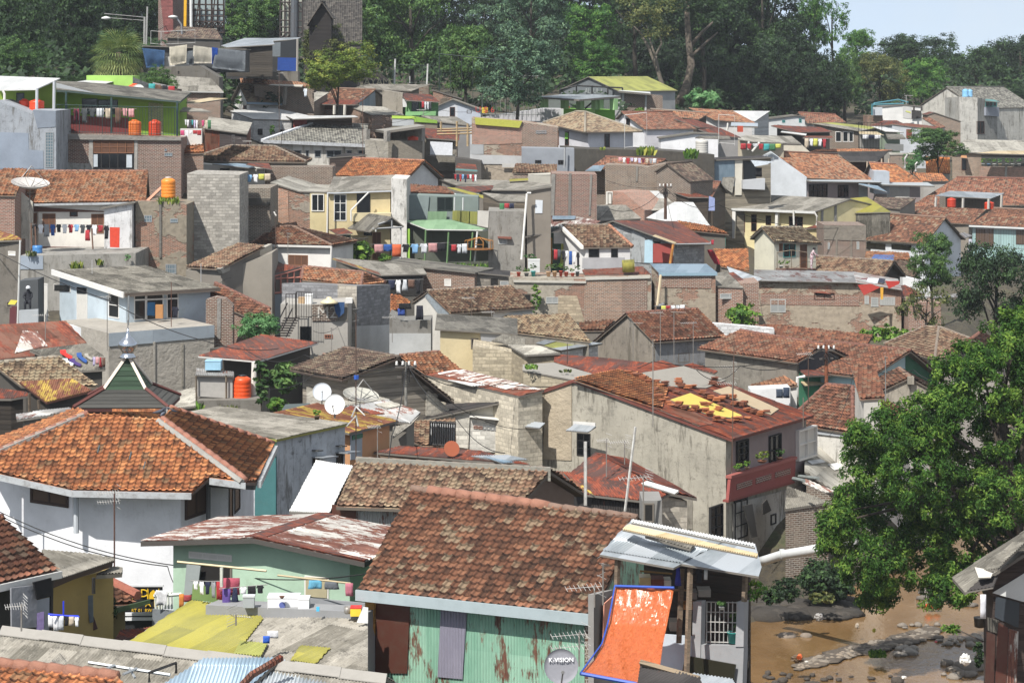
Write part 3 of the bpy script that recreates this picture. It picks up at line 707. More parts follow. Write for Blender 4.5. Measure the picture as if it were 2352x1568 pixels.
def washing(spec,x0,y0,x1,y1,d,place,drop=60,sag=0,d2=None,line=True,h=None):
 """clothes on a line: spec 'kc kc ...' garment kind + colour, optional :height"""
 it=spec.split(); n=len(it); d2=d2 or d; nm=[]
 for s in it:
  s=s.split(':')[0]; nm.append(CN[s[1:]][1]+' '+KN[s[0]])
 st=(x1-x0)/n; seen={}
 for i,s in enumerate(it):
  s,_,hh=s.partition(':'); hh=float(hh) if hh else drop*random.uniform(.6,1.3); t=(i+.5)/n
  x=x0+st*i; y=y0+(y1-y0)*t+sag*4*t*(1-t); dd=d+(d2-d)*t
  garment(KN[s[0]],CN[s[1:]][0],x+st*.03,y,x+st*(1.0),y+hh,dd,glab(nm,i,place),'washing '+place,None,'laundry')
 if line:
  P=[W(x0-st*.4,y0,d),W((x0+x1)/2,(y0+y1)/2+sag,(d+d2)/2),W(x1+st*.4,y1,d2)]
  thing1(MB().tube([q+V((0,.02,0)) for q in P],max(.012,.00006*d),4),'clothesline','x:8b8985','clothesline '+place,'clothesline',P[0],'clotheslines')
# ---------------------------------------------------------------- foliage
def m_leaf(name,dark,mid,light,tr=.25,rough=.5):
 s=NT('leaves_'+name); a=s.n('ShaderNodeAttribute',attribute_name='lv').outputs['Fac']
 o=s.n('ShaderNodeObjectInfo').outputs['Random']
 n=s.noise(s.n('ShaderNodeTexCoord').outputs['Object'],1.6,2)
 f=s.math('ADD',s.math('MULTIPLY',a,.8),s.math('ADD',s.math('MULTIPLY',s.math('SUBTRACT',o,.5),.15),s.math('MULTIPLY',s.math('SUBTRACT',n,.4),.5)))
 col=s.ramp(f,[(.05,lin(dark)),(.45,lin(mid)),(.85,lin(light))]); s.p(Base_Color=col,Roughness=rough+.1); s.b.inputs['Specular IOR Level'].default_value=.25
 t=s.n('ShaderNodeBsdfTranslucent',{0:s.mix(1.0,col,(1.0,1.0,.5,1),'MULTIPLY')}); mx=s.n('ShaderNodeMixShader',{0:tr,1:s.b.outputs[0],2:t.outputs[0]})
 s.t.links.new(mx.outputs[0],s.out.inputs[0]); return s.m
LEAF={}
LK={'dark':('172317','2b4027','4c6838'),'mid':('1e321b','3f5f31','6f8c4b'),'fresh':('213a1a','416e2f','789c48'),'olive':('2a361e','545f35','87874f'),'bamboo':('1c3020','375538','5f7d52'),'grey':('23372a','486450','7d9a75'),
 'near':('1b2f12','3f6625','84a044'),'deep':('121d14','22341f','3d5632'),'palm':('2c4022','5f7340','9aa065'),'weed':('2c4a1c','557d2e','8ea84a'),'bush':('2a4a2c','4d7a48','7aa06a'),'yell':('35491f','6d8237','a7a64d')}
def leafm(k):
 if k not in LEAF: LEAF[k]=m_leaf(k,*LK[k])
 return LEAF[k]
def leaves(name,clumps,per,size,seed,asp=.55,flat=.6,up=.5,simple=True):
 """clumps: (centre, radius, outward). Each leaf is its own little face"""
 rs=np.random.RandomState(seed); C=np.array([c[0] for c in clumps]); R=np.array([c[1] for c in clumps]); O=np.array([c[2] for c in clumps])
 N=len(C)*per; ci=np.repeat(np.arange(len(C)),per)
 q=rs.normal(size=(N,3)); q/=np.linalg.norm(q,axis=1)[:,None]; q*= (rs.rand(N)**.4)[:,None]; q[:,2]*=flat
 pos=C[ci]+q*R[ci][:,None]
 nrm=q*.6+O[ci]*.5+rs.normal(size=(N,3))*.45+np.array([0,0,up]); nrm/=np.linalg.norm(nrm,axis=1)[:,None]
 t=rs.normal(size=(N,3))+q*1.2+np.array([0,0,-.5]); t-=nrm*(t*nrm).sum(1)[:,None]; t/=np.linalg.norm(t,axis=1)[:,None]+1e-9
 b=np.cross(nrm,t); L=(size*rs.uniform(.6,1.3,N))[:,None]; Wd=L*asp
 if simple:
  vs=np.stack([pos-t*L*.5,pos+b*Wd*.5,pos+t*L*.5,pos-b*Wd*.5],1); k=4
  fs=np.arange(N*4).reshape(-1,4); fpl=1
 else:
  m=nrm*L*.10
  vs=np.stack([pos-t*L*.5,pos-t*L*.1+b*Wd*.5+m,pos+t*L*.25+b*Wd*.36+m,pos+t*L*.55-m,pos+t*L*.25-b*Wd*.36+m,pos-t*L*.1-b*Wd*.5+m],1)
  i=np.arange(N)[:,None]*6; fs=np.concatenate([i+np.array([0,1,2,3]),i+np.array([0,3,4,5])],1).reshape(-1,4); fpl=2
 me=bpy.data.meshes.new(name); me.from_pydata(vs.reshape(-1,3).tolist(),[],fs.tolist())
 at=me.attributes.new('lv','FLOAT','FACE'); cv=rs.rand(len(C))*.55
 val=np.clip(cv[ci]+rs.rand(N)*.5,0,1).astype('f'); at.data.foreach_set('value',np.repeat(val,fpl)); me.update(); return me
def crownmesh(seed,lobes=11,cl=22,per=26,size=.075,spread=.62,flat=.75,lr=(.28,.46)):
 rs=random.Random(seed); cs=[]
 for i in range(lobes):
  z=rs.uniform(-.8,.85); a=rs.uniform(0,6.28); rr=spread*math.sqrt(max(.05,1-z*z))*rs.uniform(.55,1.1)
  c=V((rr*math.cos(a),rr*math.sin(a),z*.62)); R=rs.uniform(*lr)
  for j in range(cl):
   u=rs.uniform(-.75,1); b=rs.uniform(0,6.28); s=math.sqrt(1-u*u); o=V((s*math.cos(b),s*math.sin(b),u))
   p=c+V((o.x*R,o.y*R,o.z*R*flat))*rs.uniform(.72,1.05)
   cs.append((tuple(p),rs.uniform(.09,.16),tuple(o)))
 return leaves('crown',cs,per,size,seed)
CR=[]
def crowns():
 for k in range(5): CR.append(crownmesh(40+k,lobes=15+k,size=.058,per=42,cl=21))
 CR.append(crownmesh(77,lobes=24,cl=18,per=40,size=.05,lr=(.2,.32),spread=.72))   # 5 finer
 CR.append(crownmesh(78,lobes=9,cl=12,per=20,size=.07,lr=(.2,.35)))   # 6 airy
CM={}
def tree(x0,y0,x1,y1,d,kind,label,ci=0,trunk=None,group=None,tc='3d372e',lean=0,name='tree',cat='tree',bot=None,limbs=4,trad=None):
 """crown box in the picture; the trunk runs down to the ground"""
 c=W((x0+x1)/2,(y0+y1)/2,d); rx=(x1-x0)/2*SZ/F*d; rz=(y1-y0)/2*SZ/F*d
 b=V((c.x+lean*SZ/F*d,d,gz(c.x,d)-.3)) if bot is None else W(bot[0],bot[1],d); r=root(name,label,cat,b,group)
 key=(ci,kind)
 if key not in CM:
  me=CR[ci].copy(); me.materials.clear(); me.materials.append(leafm(kind)); CM[key]=me
 o=link('crown',CM[key],r); o.location=c-b; s=1.12; o.scale=(rx*s,max(rx,rz*.8)*s,rz*1.3); o.rotation_euler=(0,0,random.uniform(0,6.28))
 R=trad or max(.12,rz*.06); mb=MB(); mb.smooth=True; top=c+V((0,0,rz*.35)); bend=V((random.uniform(-.4,.4),0,0))*R*2
 mb.tube([b,b.lerp(top,.35)+bend,b.lerp(top,.7)-bend*.5,top],R,7,R*.35)
 for k in range(limbs):
  a=random.uniform(0,6.28); s0=b.lerp(top,random.uniform(.5,.8)); e0=c+V((math.cos(a)*rx*.6,math.sin(a)*rx*.5,rz*random.uniform(-.1,.6))); mb.tube([s0,s0.lerp(e0,.5)+V((0,0,rz*.08)),e0],R*.42,5,R*.12)
 mb.build('trunk','wd:'+tc,r); return r
def shrub(x0,y0,x1,y1,d,kind,label,name='shrub',cat='shrub',leaf=.16,n=40,per=26,asp=.5,group=None,stem=True,depth=None):
 a,wd,h=rect(x0,y0,x1,y1,d); r=root(name,label,cat,a,group); rs=random.Random(int(x0*7+y0)); cs=[]; dp=depth or wd
 for i in range(n):
  u=rs.uniform(-1,1); t=rs.uniform(0,6.28); s=math.sqrt(1-u*u); o=V((s*math.cos(t),s*math.sin(t),u)); q=rs.uniform(.45,.95)
  cs.append(((o.x*wd*.5*q,o.y*dp*.5*q,h*.5+o.z*h*.5*q),min(wd,h)*.17,tuple(o)))
 me=leaves('foliage',cs,per,leaf,int(x0+y0)%9999,asp); me.materials.append(leafm(kind)); link('foliage',me,r)
 if stem:
  mb=MB()
  for k in range(4): mb.tube([a,a+V((rs.uniform(-.3,.3)*wd,rs.uniform(-.3,.3)*dp,h*.7))],max(.015,wd*.012),4,.01)
  mb.build('stem','wd:4f4436',r)
 return r
def potplant(x0,y0,x1,y1,d,c,label,kind='weed',ph=.38,group='potted plants'):
 a,wd,h=rect(x0,y0,x1,y1,d); r=root('potted_plant',label,'potted plant',a,group); R=wd*.36; P=h*ph; mb=MB(); mb.smooth=True
 mb.lathe([(R*.7,0),(R*.95,P*.85),(R*1.06,P*.86),(R*1.06,P),(R*.85,P),(R*.8,P*.9)],a,12).build('pot','x:'+c,r)
 cs=[]; rs=random.Random(int(x0*3+y1))
 for i in range(16):
  u=rs.uniform(-.3,1); t=rs.uniform(0,6.28); s=math.sqrt(1-u*u); cs.append(((s*math.cos(t)*wd*.42,s*math.sin(t)*wd*.42,P+(h-P)*(.3+.6*rs.random())),wd*.14,(s*math.cos(t),s*math.sin(t),u)))
 me=leaves('foliage',cs,14,max(.09,wd*.22),int(x0)%999,.45); me.materials.append(leafm(kind)); link('foliage',me,r); return r
def fan_palm(x,y,rpx,d,label):
 c=W(x,y,d); R=rpx*SZ/F*d; b=V((c.x,d,gz(c.x,d)-.2)); r=root('fan_palm',label,'palm tree',b)
 mb=MB(); mb.tube([b,b.lerp(c,.5)+V((.15,0,0)),c],.3,8,.24).build('trunk','wd:6d6250',r)
 vs=[];fs=[];lv=[]; rs=random.Random(5)
 for i in range(30):
  u=1-1.7*(i+.5)/30; t=i*2.4; s=math.sqrt(max(0,1-u*u)); dr=V((s*math.cos(t),s*math.sin(t),u)); st=c+dr*R*.42+V((0,0,-.12*R*(1-u)))
  side=dr.cross(V((0,0,1))); side=side.normalized() if side.length>.05 else V((1,0,0)); up=side.cross(dr)
  for k in range(22):
   a=(k-10.5)/10.5*1.75; q=(dr*math.cos(a)+side*math.sin(a)).normalized(); wv=(side*math.cos(a)-dr*math.sin(a))*R*.022
   e=st+q*R*.5+V((0,0,-R*.05)); e2=st+q*R*.85+V((0,0,-R*(.2+.12*(1-u)))); i0=len(vs)
   vs+=[st,e-wv,e+wv,e2]; fs+=[(i0,i0+1,i0+2),(i0+1,i0+3,i0+2)]; v=min(1,max(0,.25+.35*rs.random()+(.4 if u<-.2 else .1))); lv+=[v,v]
 me=bpy.data.meshes.new('crown'); me.from_pydata([tuple(p-b) for p in vs],[],fs); me.attributes.new('lv','FLOAT','FACE').data.foreach_set('value',lv)
 me.materials.append(leafm('palm')); link('crown',me,r); return r
def tuft(x0,y0,x1,y1,d,label,kind='weed',n=90,name='weeds',cat='weeds',k='stuff',wd=.05):
 a,w_,h=rect(x0,y0,x1,y1,d); vs=[];fs=[];lv=[]; rs=random.Random(int(x0+y1))
 for i in range(n):
  p=V((rs.uniform(-.5,.5)*w_,rs.uniform(-.4,.4)*min(w_,1.5),0)); e=p+V((rs.uniform(-.35,.35)*h,rs.uniform(-.35,.35)*h,h*rs.uniform(.4,1))); s=V((wd,rs.uniform(-wd,wd),0)); m=p.lerp(e,.55)+V((0,0,h*.12)); i0=len(vs)
  vs+=[p-s*.5,p+s*.5,m+s,m-s,e]; fs+=[(i0,i0+1,i0+2,i0+3),(i0+3,i0+2,i0+4)]; q=rs.random(); lv+=[q,q]
 me=bpy.data.meshes.new(name); me.from_pydata([tuple(p) for p in vs],[],fs); me.attributes.new('lv','FLOAT','FACE').data.foreach_set('value',lv); me.materials.append(leafm(kind))
 o=link(name,me,None); o.location=a; return tag(o,label,cat,None,k)
# ---------------------------------------------------------------- camera, light, setting
cam=bpy.data.cameras.new('Camera'); co=bpy.data.objects.new('Camera',cam); COL.objects.link(co); co.location=EYE; co.rotation_euler=(math.pi/2,0,0)
cam.sensor_width=36; cam.lens=36*F/2352; cam.shift_y=-(784-HY)/2352; cam.clip_start=1; cam.clip_end=6000; SC.camera=co
TS=V((-.33,-.52,.80)).normalized(); elev=math.asin(TS.z); azi=math.atan2(TS.x,TS.y)
su=bpy.data.lights.new('Sun','SUN'); su.energy=4.6; su.angle=math.radians(.55); su.color=(1,.96,.91); so=bpy.data.objects.new('Sun',su); COL.objects.link(so); so.rotation_euler=TS.to_track_quat('Z','Y').to_euler(); so.location=(0,0,120)
wd=bpy.data.worlds.new('World'); SC.world=wd; wd.use_nodes=True; nt=wd.node_tree; sk=nt.nodes.new('ShaderNodeTexSky'); sk.sky_type='NISHITA'; sk.sun_disc=False; sk.sun_elevation=elev; sk.sun_rotation=azi; sk.air_density=1.0; sk.dust_density=1.2; sk.ozone_density=2.5; sk.altitude=700
bg=nt.nodes['Background']; bg.inputs[1].default_value=.142
tc=nt.nodes.new('ShaderNodeTexCoord'); va=nt.nodes.new('ShaderNodeVectorMath'); va.inputs[1].default_value=(0,0,.16); nt.links.new(tc.outputs['Generated'],va.inputs[0]); nt.links.new(va.outputs[0],sk.inputs[0])
nz=nt.nodes.new('ShaderNodeTexNoise'); nz.inputs['Scale'].default_value=9; nz.inputs['Detail'].default_value=5; nt.links.new(tc.outputs['Generated'],nz.inputs['Vector']); rp=nt.nodes.new('ShaderNodeValToRGB'); rp.color_ramp.elements[0].position=.52; rp.color_ramp.elements[1].position=.75; rp.color_ramp.elements[0].color=(.5,.5,.5,1); rp.color_ramp.elements[1].color=(.72,.72,.72,1); nt.links.new(nz.outputs['Fac'],rp.inputs[0])
mx=nt.nodes.new('ShaderNodeMix'); mx.data_type='RGBA'; nt.links.new(rp.outputs[0],mx.inputs[0]); nt.links.new(sk.outputs[0],mx.inputs[6]); mx.inputs[7].default_value=(4.3,4.3,4.0,1); nt.links.new(mx.outputs[2],bg.inputs[0])
SC.view_settings.view_transform='Standard'; SC.view_settings.look='None'; SC.view_settings.gamma=1; SC.view_settings.exposure=0.48
SC.cycles.max_bounces=5; SC.cycles.diffuse_bounces=3; SC.cycles.glossy_bounces=2; SC.cycles.transparent_max_bounces=4
def ground():
 ys=sorted(set([3,20,35,50,60]+[65+2.0*i for i in range(90)]+[250+10*i for i in range(30)]+[560,640,760,900,1500,3000,5000]))
 xs=sorted(set([-2500,-1200,-500,-250,-150]+[-100+5*i for i in range(20)]+[1.5*i for i in range(54)]+[85,100,130,180,260,500,1200,2500]))
 vs=[];fs=[]
 for y in ys:
  for x in xs:
   z=gz(x,y)
   if y>450: z=min(z,CZ-2-(y-450)*.05)
   t=abs(rivd(x,y)); nz=mnoise.noise(V((x*.25,y*.25,1)))*.35+mnoise.noise(V((x*.9,y*.9,2)))*.14
   vs.append((x,y,z+nz))
 nx=len(xs)
 for j in range(len(ys)-1):
  for i in range(nx-1): k=j*nx+i; fs.append((k,k+1,k+1+nx,k+nx))
 me=bpy.data.meshes.new('ground'); me.from_pydata(vs,[],fs);
 for p in me.polygons: p.use_smooth=True
 s=NT('earth'); tc=s.n('ShaderNodeTexCoord').outputs['Object']; n=s.noise(tc,.35,6,.7); n2=s.noise(tc,3,6,.7)
 c=s.ramp(n,[(.35,lin('39332a')),(.55,lin('57503f')),(.7,lin('4a5533'))]); c=s.mix(s.ramp(n2,[(.4,0.0),(.7,.7)]),c,lin('2c2a25')); s.p(Base_Color=c,Roughness=.95); s.bump(n2,.15)
 me.materials.append(s.m); o=link('ground',me,None); o['kind']='structure'
ground()
def river():
 L=[];R=[];vs=[];fs=[]
 pts=[(13,40),(13.6,70),(13.8,85),(14.3,104),(16,111),(21,117.5),(25,125),(33,143),(42,182)]
 for i in range(len(pts)-1):
  for k in range(10):
   a=V((*pts[i],0)).lerp(V((*pts[i+1],0)),k/10)
   for j in range(24):
    x=a.x-9+18*j/23; vs.append((x,a.y,CZ-24.45))
 n=24
 for j in range(len(vs)//n-1):
  for i in range(n-1): k=j*n+i; fs.append((k,k+1,k+1+n,k+n))
 me=bpy.data.meshes.new('river'); me.from_pydata(vs,[],fs)
 s=NT('muddy_water'); tc=s.n('ShaderNodeTexCoord').outputs['Object']; mp=s.n('ShaderNodeVectorMath',{0:tc,1:(1.0,.45,1)},operation='MULTIPLY').outputs[0]
 n1=s.noise(mp,.5,5,.6); n2=s.noise(mp,2.2,5,.65)
 c=s.ramp(n1,[(.35,lin('6b5233')),(.65,lin('7f6443'))]); c=s.mix(s.ramp(n2,[(.6,0.0),(.8,.5)]),c,lin('97805f')); s.p(Base_Color=c,Roughness=.07); s.bump(n2,.03)
 me.materials.append(s.m); o=link('river',me,None); o['kind']='structure'
river()
crowns()
def haze():
 xs=(-420,420); ys=(-60,900); zs=(CZ-40,CZ+48); v=[(x,y,z) for x in xs for y in ys for z in zs]
 me=bpy.data.meshes.new('haze'); me.from_pydata(v,[],[(0,1,3,2),(4,6,7,5),(0,4,5,1),(2,3,7,6),(0,2,6,4),(1,5,7,3)])
 m=bpy.data.materials.new('haze'); m.use_nodes=True; t=m.node_tree; t.nodes.clear(); o=t.nodes.new('ShaderNodeOutputMaterial'); p=t.nodes.new('ShaderNodeVolumePrincipled'); p.inputs['Color'].default_value=(.82,.88,.95,1); p.inputs['Density'].default_value=HAZE; t.links.new(p.outputs[0],o.inputs['Volume'])
 me.materials.append(m); o=link('haze',me,None); o['kind']='stuff'; o['label']='thin pale haze in the air over the valley'; o['category']='haze'
HAZE=.00014
haze()
# ---------------------------------------------------------------- row at the bottom
tile(0,3)
G('mossy red tiled house at the bottom left corner with dark washing under its eave',(-300,757),(525,575),(20,105),(-300,175),66,30,'pl:4c4a46','t:red',d2=0,ov=(.5,.3)); gutter('x:c3c2bd',.09)
vp([(100,730),(325,705),(325,1075),(105,1085)],'f:84868a','curtain',66.9,67.6,own=('big grey curtain hung under the mossy red roof at the bottom left','curtain'))
vp([(298,680),(455,640),(455,800),(330,832)],'f:131316','black_cloth',67.3,67.9,own=('black cloth hung high beside the big grey curtain','laundry'))
vp([(320,955),(388,940),(386,1118),(318,1118)],'f:6b5f86','patterned_cloth',67.6,own=('purple patterned cloth hanging right of the big grey curtain','laundry'))
vp([(322,840),(442,812),(442,1100),(325,1110)],'pl:b9bec2','door_panel',68.4)
S('yellow plastered house with a grey corrugated awning on a scalloped brown board',[(452,700),(1000,560)],69.6,3,'pl:a8905a',d2=72,base=None)
r_=B['r']; slab([(452,672),(1005,487),(1008,466),(750,428),(368,393)],'c:grey','awning_roof',68.4,0,14,.05,edge='x:3a2c26')
vp([(455,675),(998,490),(990,545),(650,655),(462,735)],'x:3d2a22','scalloped_board',68.5,71.3)
bars([[(825,640,69.4),(825,780,69.4)],[(455,620,68.4),(450,1130,68.4)]],.05,'x:22201e','post',4,True)
slab([(845,615),(1075,600),(1082,555),(1000,545)],'c:greyd','awning_sheet',70.6,71.2,8,.1)
G('low house with an old tiled hip roof and a green eave beside the black sign',(560,885),(1205,862),(872,632),(560,640),73,28,'pl:9d9068','t:brown',d2=73.4,ov=(.35,.3),hip=False)
vp([(1035,905),(1325,832),(1325,868),(1040,950)],'x:45583a','green_fascia',72.6,73.4)
onpts=[W(868,622,74.9),W(1218,795,73.5)]
MB().tube(onpts,.14,6).build('verge_tiles','rr:a9583a',B['r'])
vp([(640,800),(760,780),(860,1090),(700,1150)],'f:5d4440','batik_cloth',71.2,own=('striped brown batik cloth hanging under the old tiled hip roof','laundry'))
vp([(762,800),(818,795),(822,1030),(790,1040)],'f:6d757a','grey_cloth',71.0,own=('narrow grey cloth beside the striped brown batik','laundry'))
r_=root('hanging_rack','blue plastic hanging rack with small white washing in front of the yellow house','hanging rack',W(560,1150,67.4))
MB().tube([W(560,845,67.4),W(560,985,67.4)],.02,5).tube([W(425,960,67.4),W(700,985,67.4)],.022,4).tube([W(440,970,67.2),W(690,975,67.7)],.02,4).build('rack_frame','p:2a3fd0',r_)
washing('tw tw tlg sk tbe sw',425,965,700,985,67.4,'on the blue hanging rack',130,0,line=False)
antenna(188,870,1110,63,'grey grid antenna at the bottom left in front of the curtain','grid',-1,140)
shrub(850,800,1060,1050,72.2,'dark','dark leafy shrub under the old tiled hip roof by the black sign',leaf=.09,n=26)
S('low wall of black polished tiles with white ledges under the black sign',[(1040,950),(1420,945)],77.5,.5,'x:17181a')
panel([(1040,945),(1420,940),(1420,965),(1040,970)],'x:dcdcdc','ledge',out=.1,th=.12); panel([(1040,985),(1420,980),(1420,1008),(1040,1012)],'x:dcdcdc','ledge',out=.1,th=.12)
r_=root('sign','black sign with yellow lettering and a small mosque emblem below the white mosque','sign',W(1230,945,77)); B['r']=r_
vp([(1080,715),(1432,715),(1432,945),(1080,945)],'x:101112','board',77,th=.06); vp([(1070,705),(1440,705),(1440,720),(1070,720)],'x:c8c9ca','board_rim',76.96,th=.1)
sp=lambda x,y:W(x,y,76.95)
lettering('JI D',r_,sp(1235,778),(1,0,0),(0,0,1),.33,'e:e0b41e'); lettering('RT 01  RW 0',r_,sp(1265,928),(1,0,0),(0,0,1),.13,'e:d8ae22'); lettering('A E',r_,sp(1336,870),(1,0,0),(0,0,1),.26,'e:e0b41e')
mb=MB(); c_=sp(1352,790); mb.prism([c_+V((x*.12,0,z*.12)) for x,z in [(-1,-1),(1,-1),(1,0),(.75,.6),(0,1.25),(-.75,.6),(-1,0)]],V((0,-.012,0)))
for q in(-1.35,1.35): mb.prism([c_+V(((q+x)*.12,0,z*.12)) for x,z in [(-.16,-1),(.16,-1),(.16,1.1),(0,1.7),(-.16,1.1)]],V((0,-.012,0)))
mb.build('emblem','e:e0b41e',r_)
R('rusty brown low roof in the gap below the black sign',[(1000,1205),(1330,1140),(1350,1070),(1060,1105)],72,0,10,'pl:5a4d42','c:rust')
S('mint green house with a peeling white and rust roof beside the mosque',[(1240,318),(2234,290),(3213,500)],75,4.3,'pl:a3c6a6','c:rustw',d2=72,ov=(.55,.75),edge='x:47433e',th=.14)
q_=B['Q'];bb_=B['bb']; mb=MB()
for a,b in((q_[1],q_[0]),(q_[1],q_[2])):
 v=(b-a).normalized()*.28; u=V((0,0,.035)); mb.prism([a+u,a+bb_+u,a+bb_+v+u,a+v+u],V((0,0,.02)))
mb.build('ridge_flashing','c:rust',B['r'])
mb=MB(); v=bb_.normalized()*.22; mb.prism([q_[1]+V((0,0,.03)),q_[2]+V((0,0,.03)),q_[2]+v+V((0,0,.03)),q_[1]+v+V((0,0,.03))],V((0,0,.02))); mb.build('verge_flashing','c:rust',B['r'])
w(1668,405,2048,500,'wh',3,1,name='transom_window'); w(1668,500,2048,800,'o',1,1,name='window_opening'); panel([(1685,510),(1810,505),(1780,745),(1660,800)],'x:8f9694','casement',out=.25,th=.04)
tile(1,3)
w(455,618,668,822,'wh',1,1,name='window_shutter',fw=.05); panel([(470,630),(660,640),(655,815),(470,800)],'x:a39a7c','shutter_board',out=.06)
panel([(190,782),(1015,860),(1015,930),(190,900)],'pl:8f9296','plinth',out=.12,th=.1)
tile(0,3)
R('low house roofed with yellow and grey corrugated sheets below the mint green wall',[(1050,1262),(2700,1412),(3244,1480),(3244,1000),(2874,945),(2240,905),(1690,838)],69.2,66.2,12,'pl:7a756c','c:grey',ib=1,ov=.25)
pl_=B['pl']
onplane([(1050,1262),(2050,1352),(2320,1000),(2240,905),(1690,838)],*pl_,'c:yellow','yellow_sheet',.05,.04)
onplane([(2120,1195),(2360,1215),(2300,1330),(2060,1310)],*pl_,'c:lime','yellow_sheet',.11,.04); onplane([(2650,1240),(2915,1262),(2780,1400),(2560,1365)],*pl_,'c:yellow','yellow_sheet',.05,.04)
antenna(2080,960,1060,67.6,'small grid antenna lying on the yellow corrugated sheets','grid',1,150,big=1)
garment('towel','1d57c8',2320,1150,2380,1215,66.8,'blue rag dropped on the grey corrugated sheets','rags on the sheets','rag','rag');
tile(1,3)
garment('towel','d2d2d2',125,1105,220,1170,66.9,'white crumpled plastic beside the blue rag on the grey sheets','rags on the sheets','rag','rag')
S('narrow grey concrete ledge along the mint green house',[(-420,880),(1010,945)],70.6,.8,'pl:8b8c8c',d2=68.8,base=CZ-17.5,n='ledge',cat='ledge')
bx(125,812,398,918,69.9,.6,'p:dedede','styrofoam_box',('long white foam box with small print on the ledge by the mint wall','box','foam boxes on the ledge')); bx(395,826,490,918,69.6,.5,'p:e2e2e0','styrofoam_box',('short white foam box beside the long foam box','box','foam boxes on the ledge'))
p_=W(255,880,69.85); r_=bpy.data.objects['styrofoam_box']; mb=MB(); mb.lathe([(.085,0),(.085,.02)],p_,16,(0,-1,0)); mb.build('print','e:56629c',r_)
bx(855,905,950,980,68.5,.35,'p:e2c23c','carton',('yellow and red carton by the wooden corner post','carton'),'p:c9302c')
mb=MB(); mb.smooth=True; mb.lathe([(.08,0),(.1,.03),(.1,.18),(.09,.18),(.08,.04)],W(833,955,68.7),14); thing1(mb,'cooking_pot','me:8d8a84','dented grey cooking pot beside the yellow carton','pot')
bx(555,900,582,936,69,.08,'p:4fb4dc','cup',('small light blue cup on the ledge','cup'))
mb=MB(); mb.smooth=True; mb.lathe([(.03,0),(.08,.06),(.075,.065),(.02,.01)],W(252,822,69.7),10); thing1(mb,'bowl','p:6a4a38','brown bowl upside on the long foam box','bowl')
vp([(910,1035),(1010,1042),(1012,905),(968,900)],'x:dcdcd8','white_board',68.2,own=('white board leaning against the wooden corner post','board'))
tile(0,3)
r_=root('storage_bin','clear grey plastic bin half full at the top of the yellow sheets','bin',W(2195,900,70)); MB().cub(W(2195,848,70),.3,.25,.3).build('bin_body','p:9ba0a2',r_); MB().cub(W(2195,798,70),.33,.28,.04).build('bin_rim','p:c5c8c9',r_)
washing('sw sw sn sg tr:160',1700,665,1960,670,71.3,'over the line at the mint house window',110,5)
garment('towel','b04558',1940,640,2115,790,71,'big dark pink towel spread on the rail by the mint house window','washing by the mint house window','towel','laundry')
washing('tpu:180 dn:150 sw:60 tk:70 sk:70',1960,740,2330,700,70.9,'piled beside the dark pink towel',150,0)
vp([(1700,690),(1930,720),(1920,860),(1690,830)],'x:70884e','green_board',71.9,own=('mossy green board behind the washing at the mint house window','board'))
r_=root('balcony_stair','white wooden balcony frame with striped cloth at the corner of the mint house','balcony frame',W(1420,1110,73));
for k in range(6): MB().tube([W(1370+28*k,790-5*k,73),W(1375+28*k,915,73)],.035,4).build('baluster','x:d2d6cc',r_)
MB().tube([W(1355,800,73),W(1600,785,73)],.05,4).build('handrail','x:d2d6cc',r_); B['r']=r_; vp([(1345,915),(1540,930),(1440,1070),(1340,1110)],'me:8b9194','sheet_panel',72.8)
garment('shirt','d0d0d0',1355,745,1490,880,72.7,'white striped shirt over the white balcony frame','washing on the white balcony frame','shirt','laundry'); garment('towel','d87a26',1580,780,1622,905,72.6,'orange cloth at the corner of the mint house','washing on the white balcony frame','cloth','laundry'); garment('towel','a8383a',1612,790,1690,850,72.6,'red and white striped cloth next to the orange cloth','washing on the white balcony frame','cloth','laundry')
mast(1953,550,720,70.7,'short white post at the mint house window','d0d2c8',rad=.05,n='post',group=None)
tile(1,3)
wire([(-670,500,72.6),(115,580,71.8)],'bleached bamboo pole hung in front of the mint house window',.0,.035,'c5b694','drying_pole','bamboo drying poles'); wire([(215,618,71),(860,690,69.6)],'bamboo pole with shorts in front of the mint house shutter',0,.028,'a8997a','drying_pole','bamboo drying poles')
garment('shorts','4f9ab8',485,660,608,735,70.2,'light blue shorts hanging on the bamboo pole by the shutter','washing on the bamboo pole','shorts','laundry'); garment('shorts','5d6468',625,675,755,740,69.9,'dark grey shorts hanging on the bamboo pole by the shutter','washing on the bamboo pole','shorts','laundry'); garment('towel','b56070',812,685,880,800,69.5,'dusty red towel at the end of the bamboo pole by the brown roof','washing on the bamboo pole','towel','laundry')
G('shed of mint and lilac corrugated sheets under the big brown tiled roof',(915,755),(3004,975),(3384,112),(1400,-140),69.1,32,'c:mint','t:brown',d2=66,ov=(.35,.28),th=.12,cap=True); gutter('x:9aa6a8',.14)
onp=B['F'],B['n']
panel([(1088,838),(1388,858),(1362,1480),(1082,1475)],'me:5a352a','rusty_sheet',out=.05); panel([(1662,880),(1890,905),(1850,1530),(1632,1510)],'c:lilac','lilac_sheet',out=.05,th=.03); panel([(1012,830),(1092,838),(1066,1465),(988,1460)],'wd:b98d45','corner_post',out=.16,th=.16)
q_=B['Q']; capline([(q_[3].lerp(q_[2],.08),q_[3].lerp(q_[2],.62))],'t:orange',B['r'],.16);
tile(2,3)
S('strip of dark brick wall right of the mint corrugated sheets',[(690,985),(790,990)],66.2,2,'br:5a4438',n='wall',cat='wall')
tile(0,3)
G('house with a long grey asbestos roof across the bottom left',(-250,1700),(3200,2150),(3400,1510),(20,1085),63,20,'pl:8a867c','c:grey',d2=0,ov=(.3,.2))
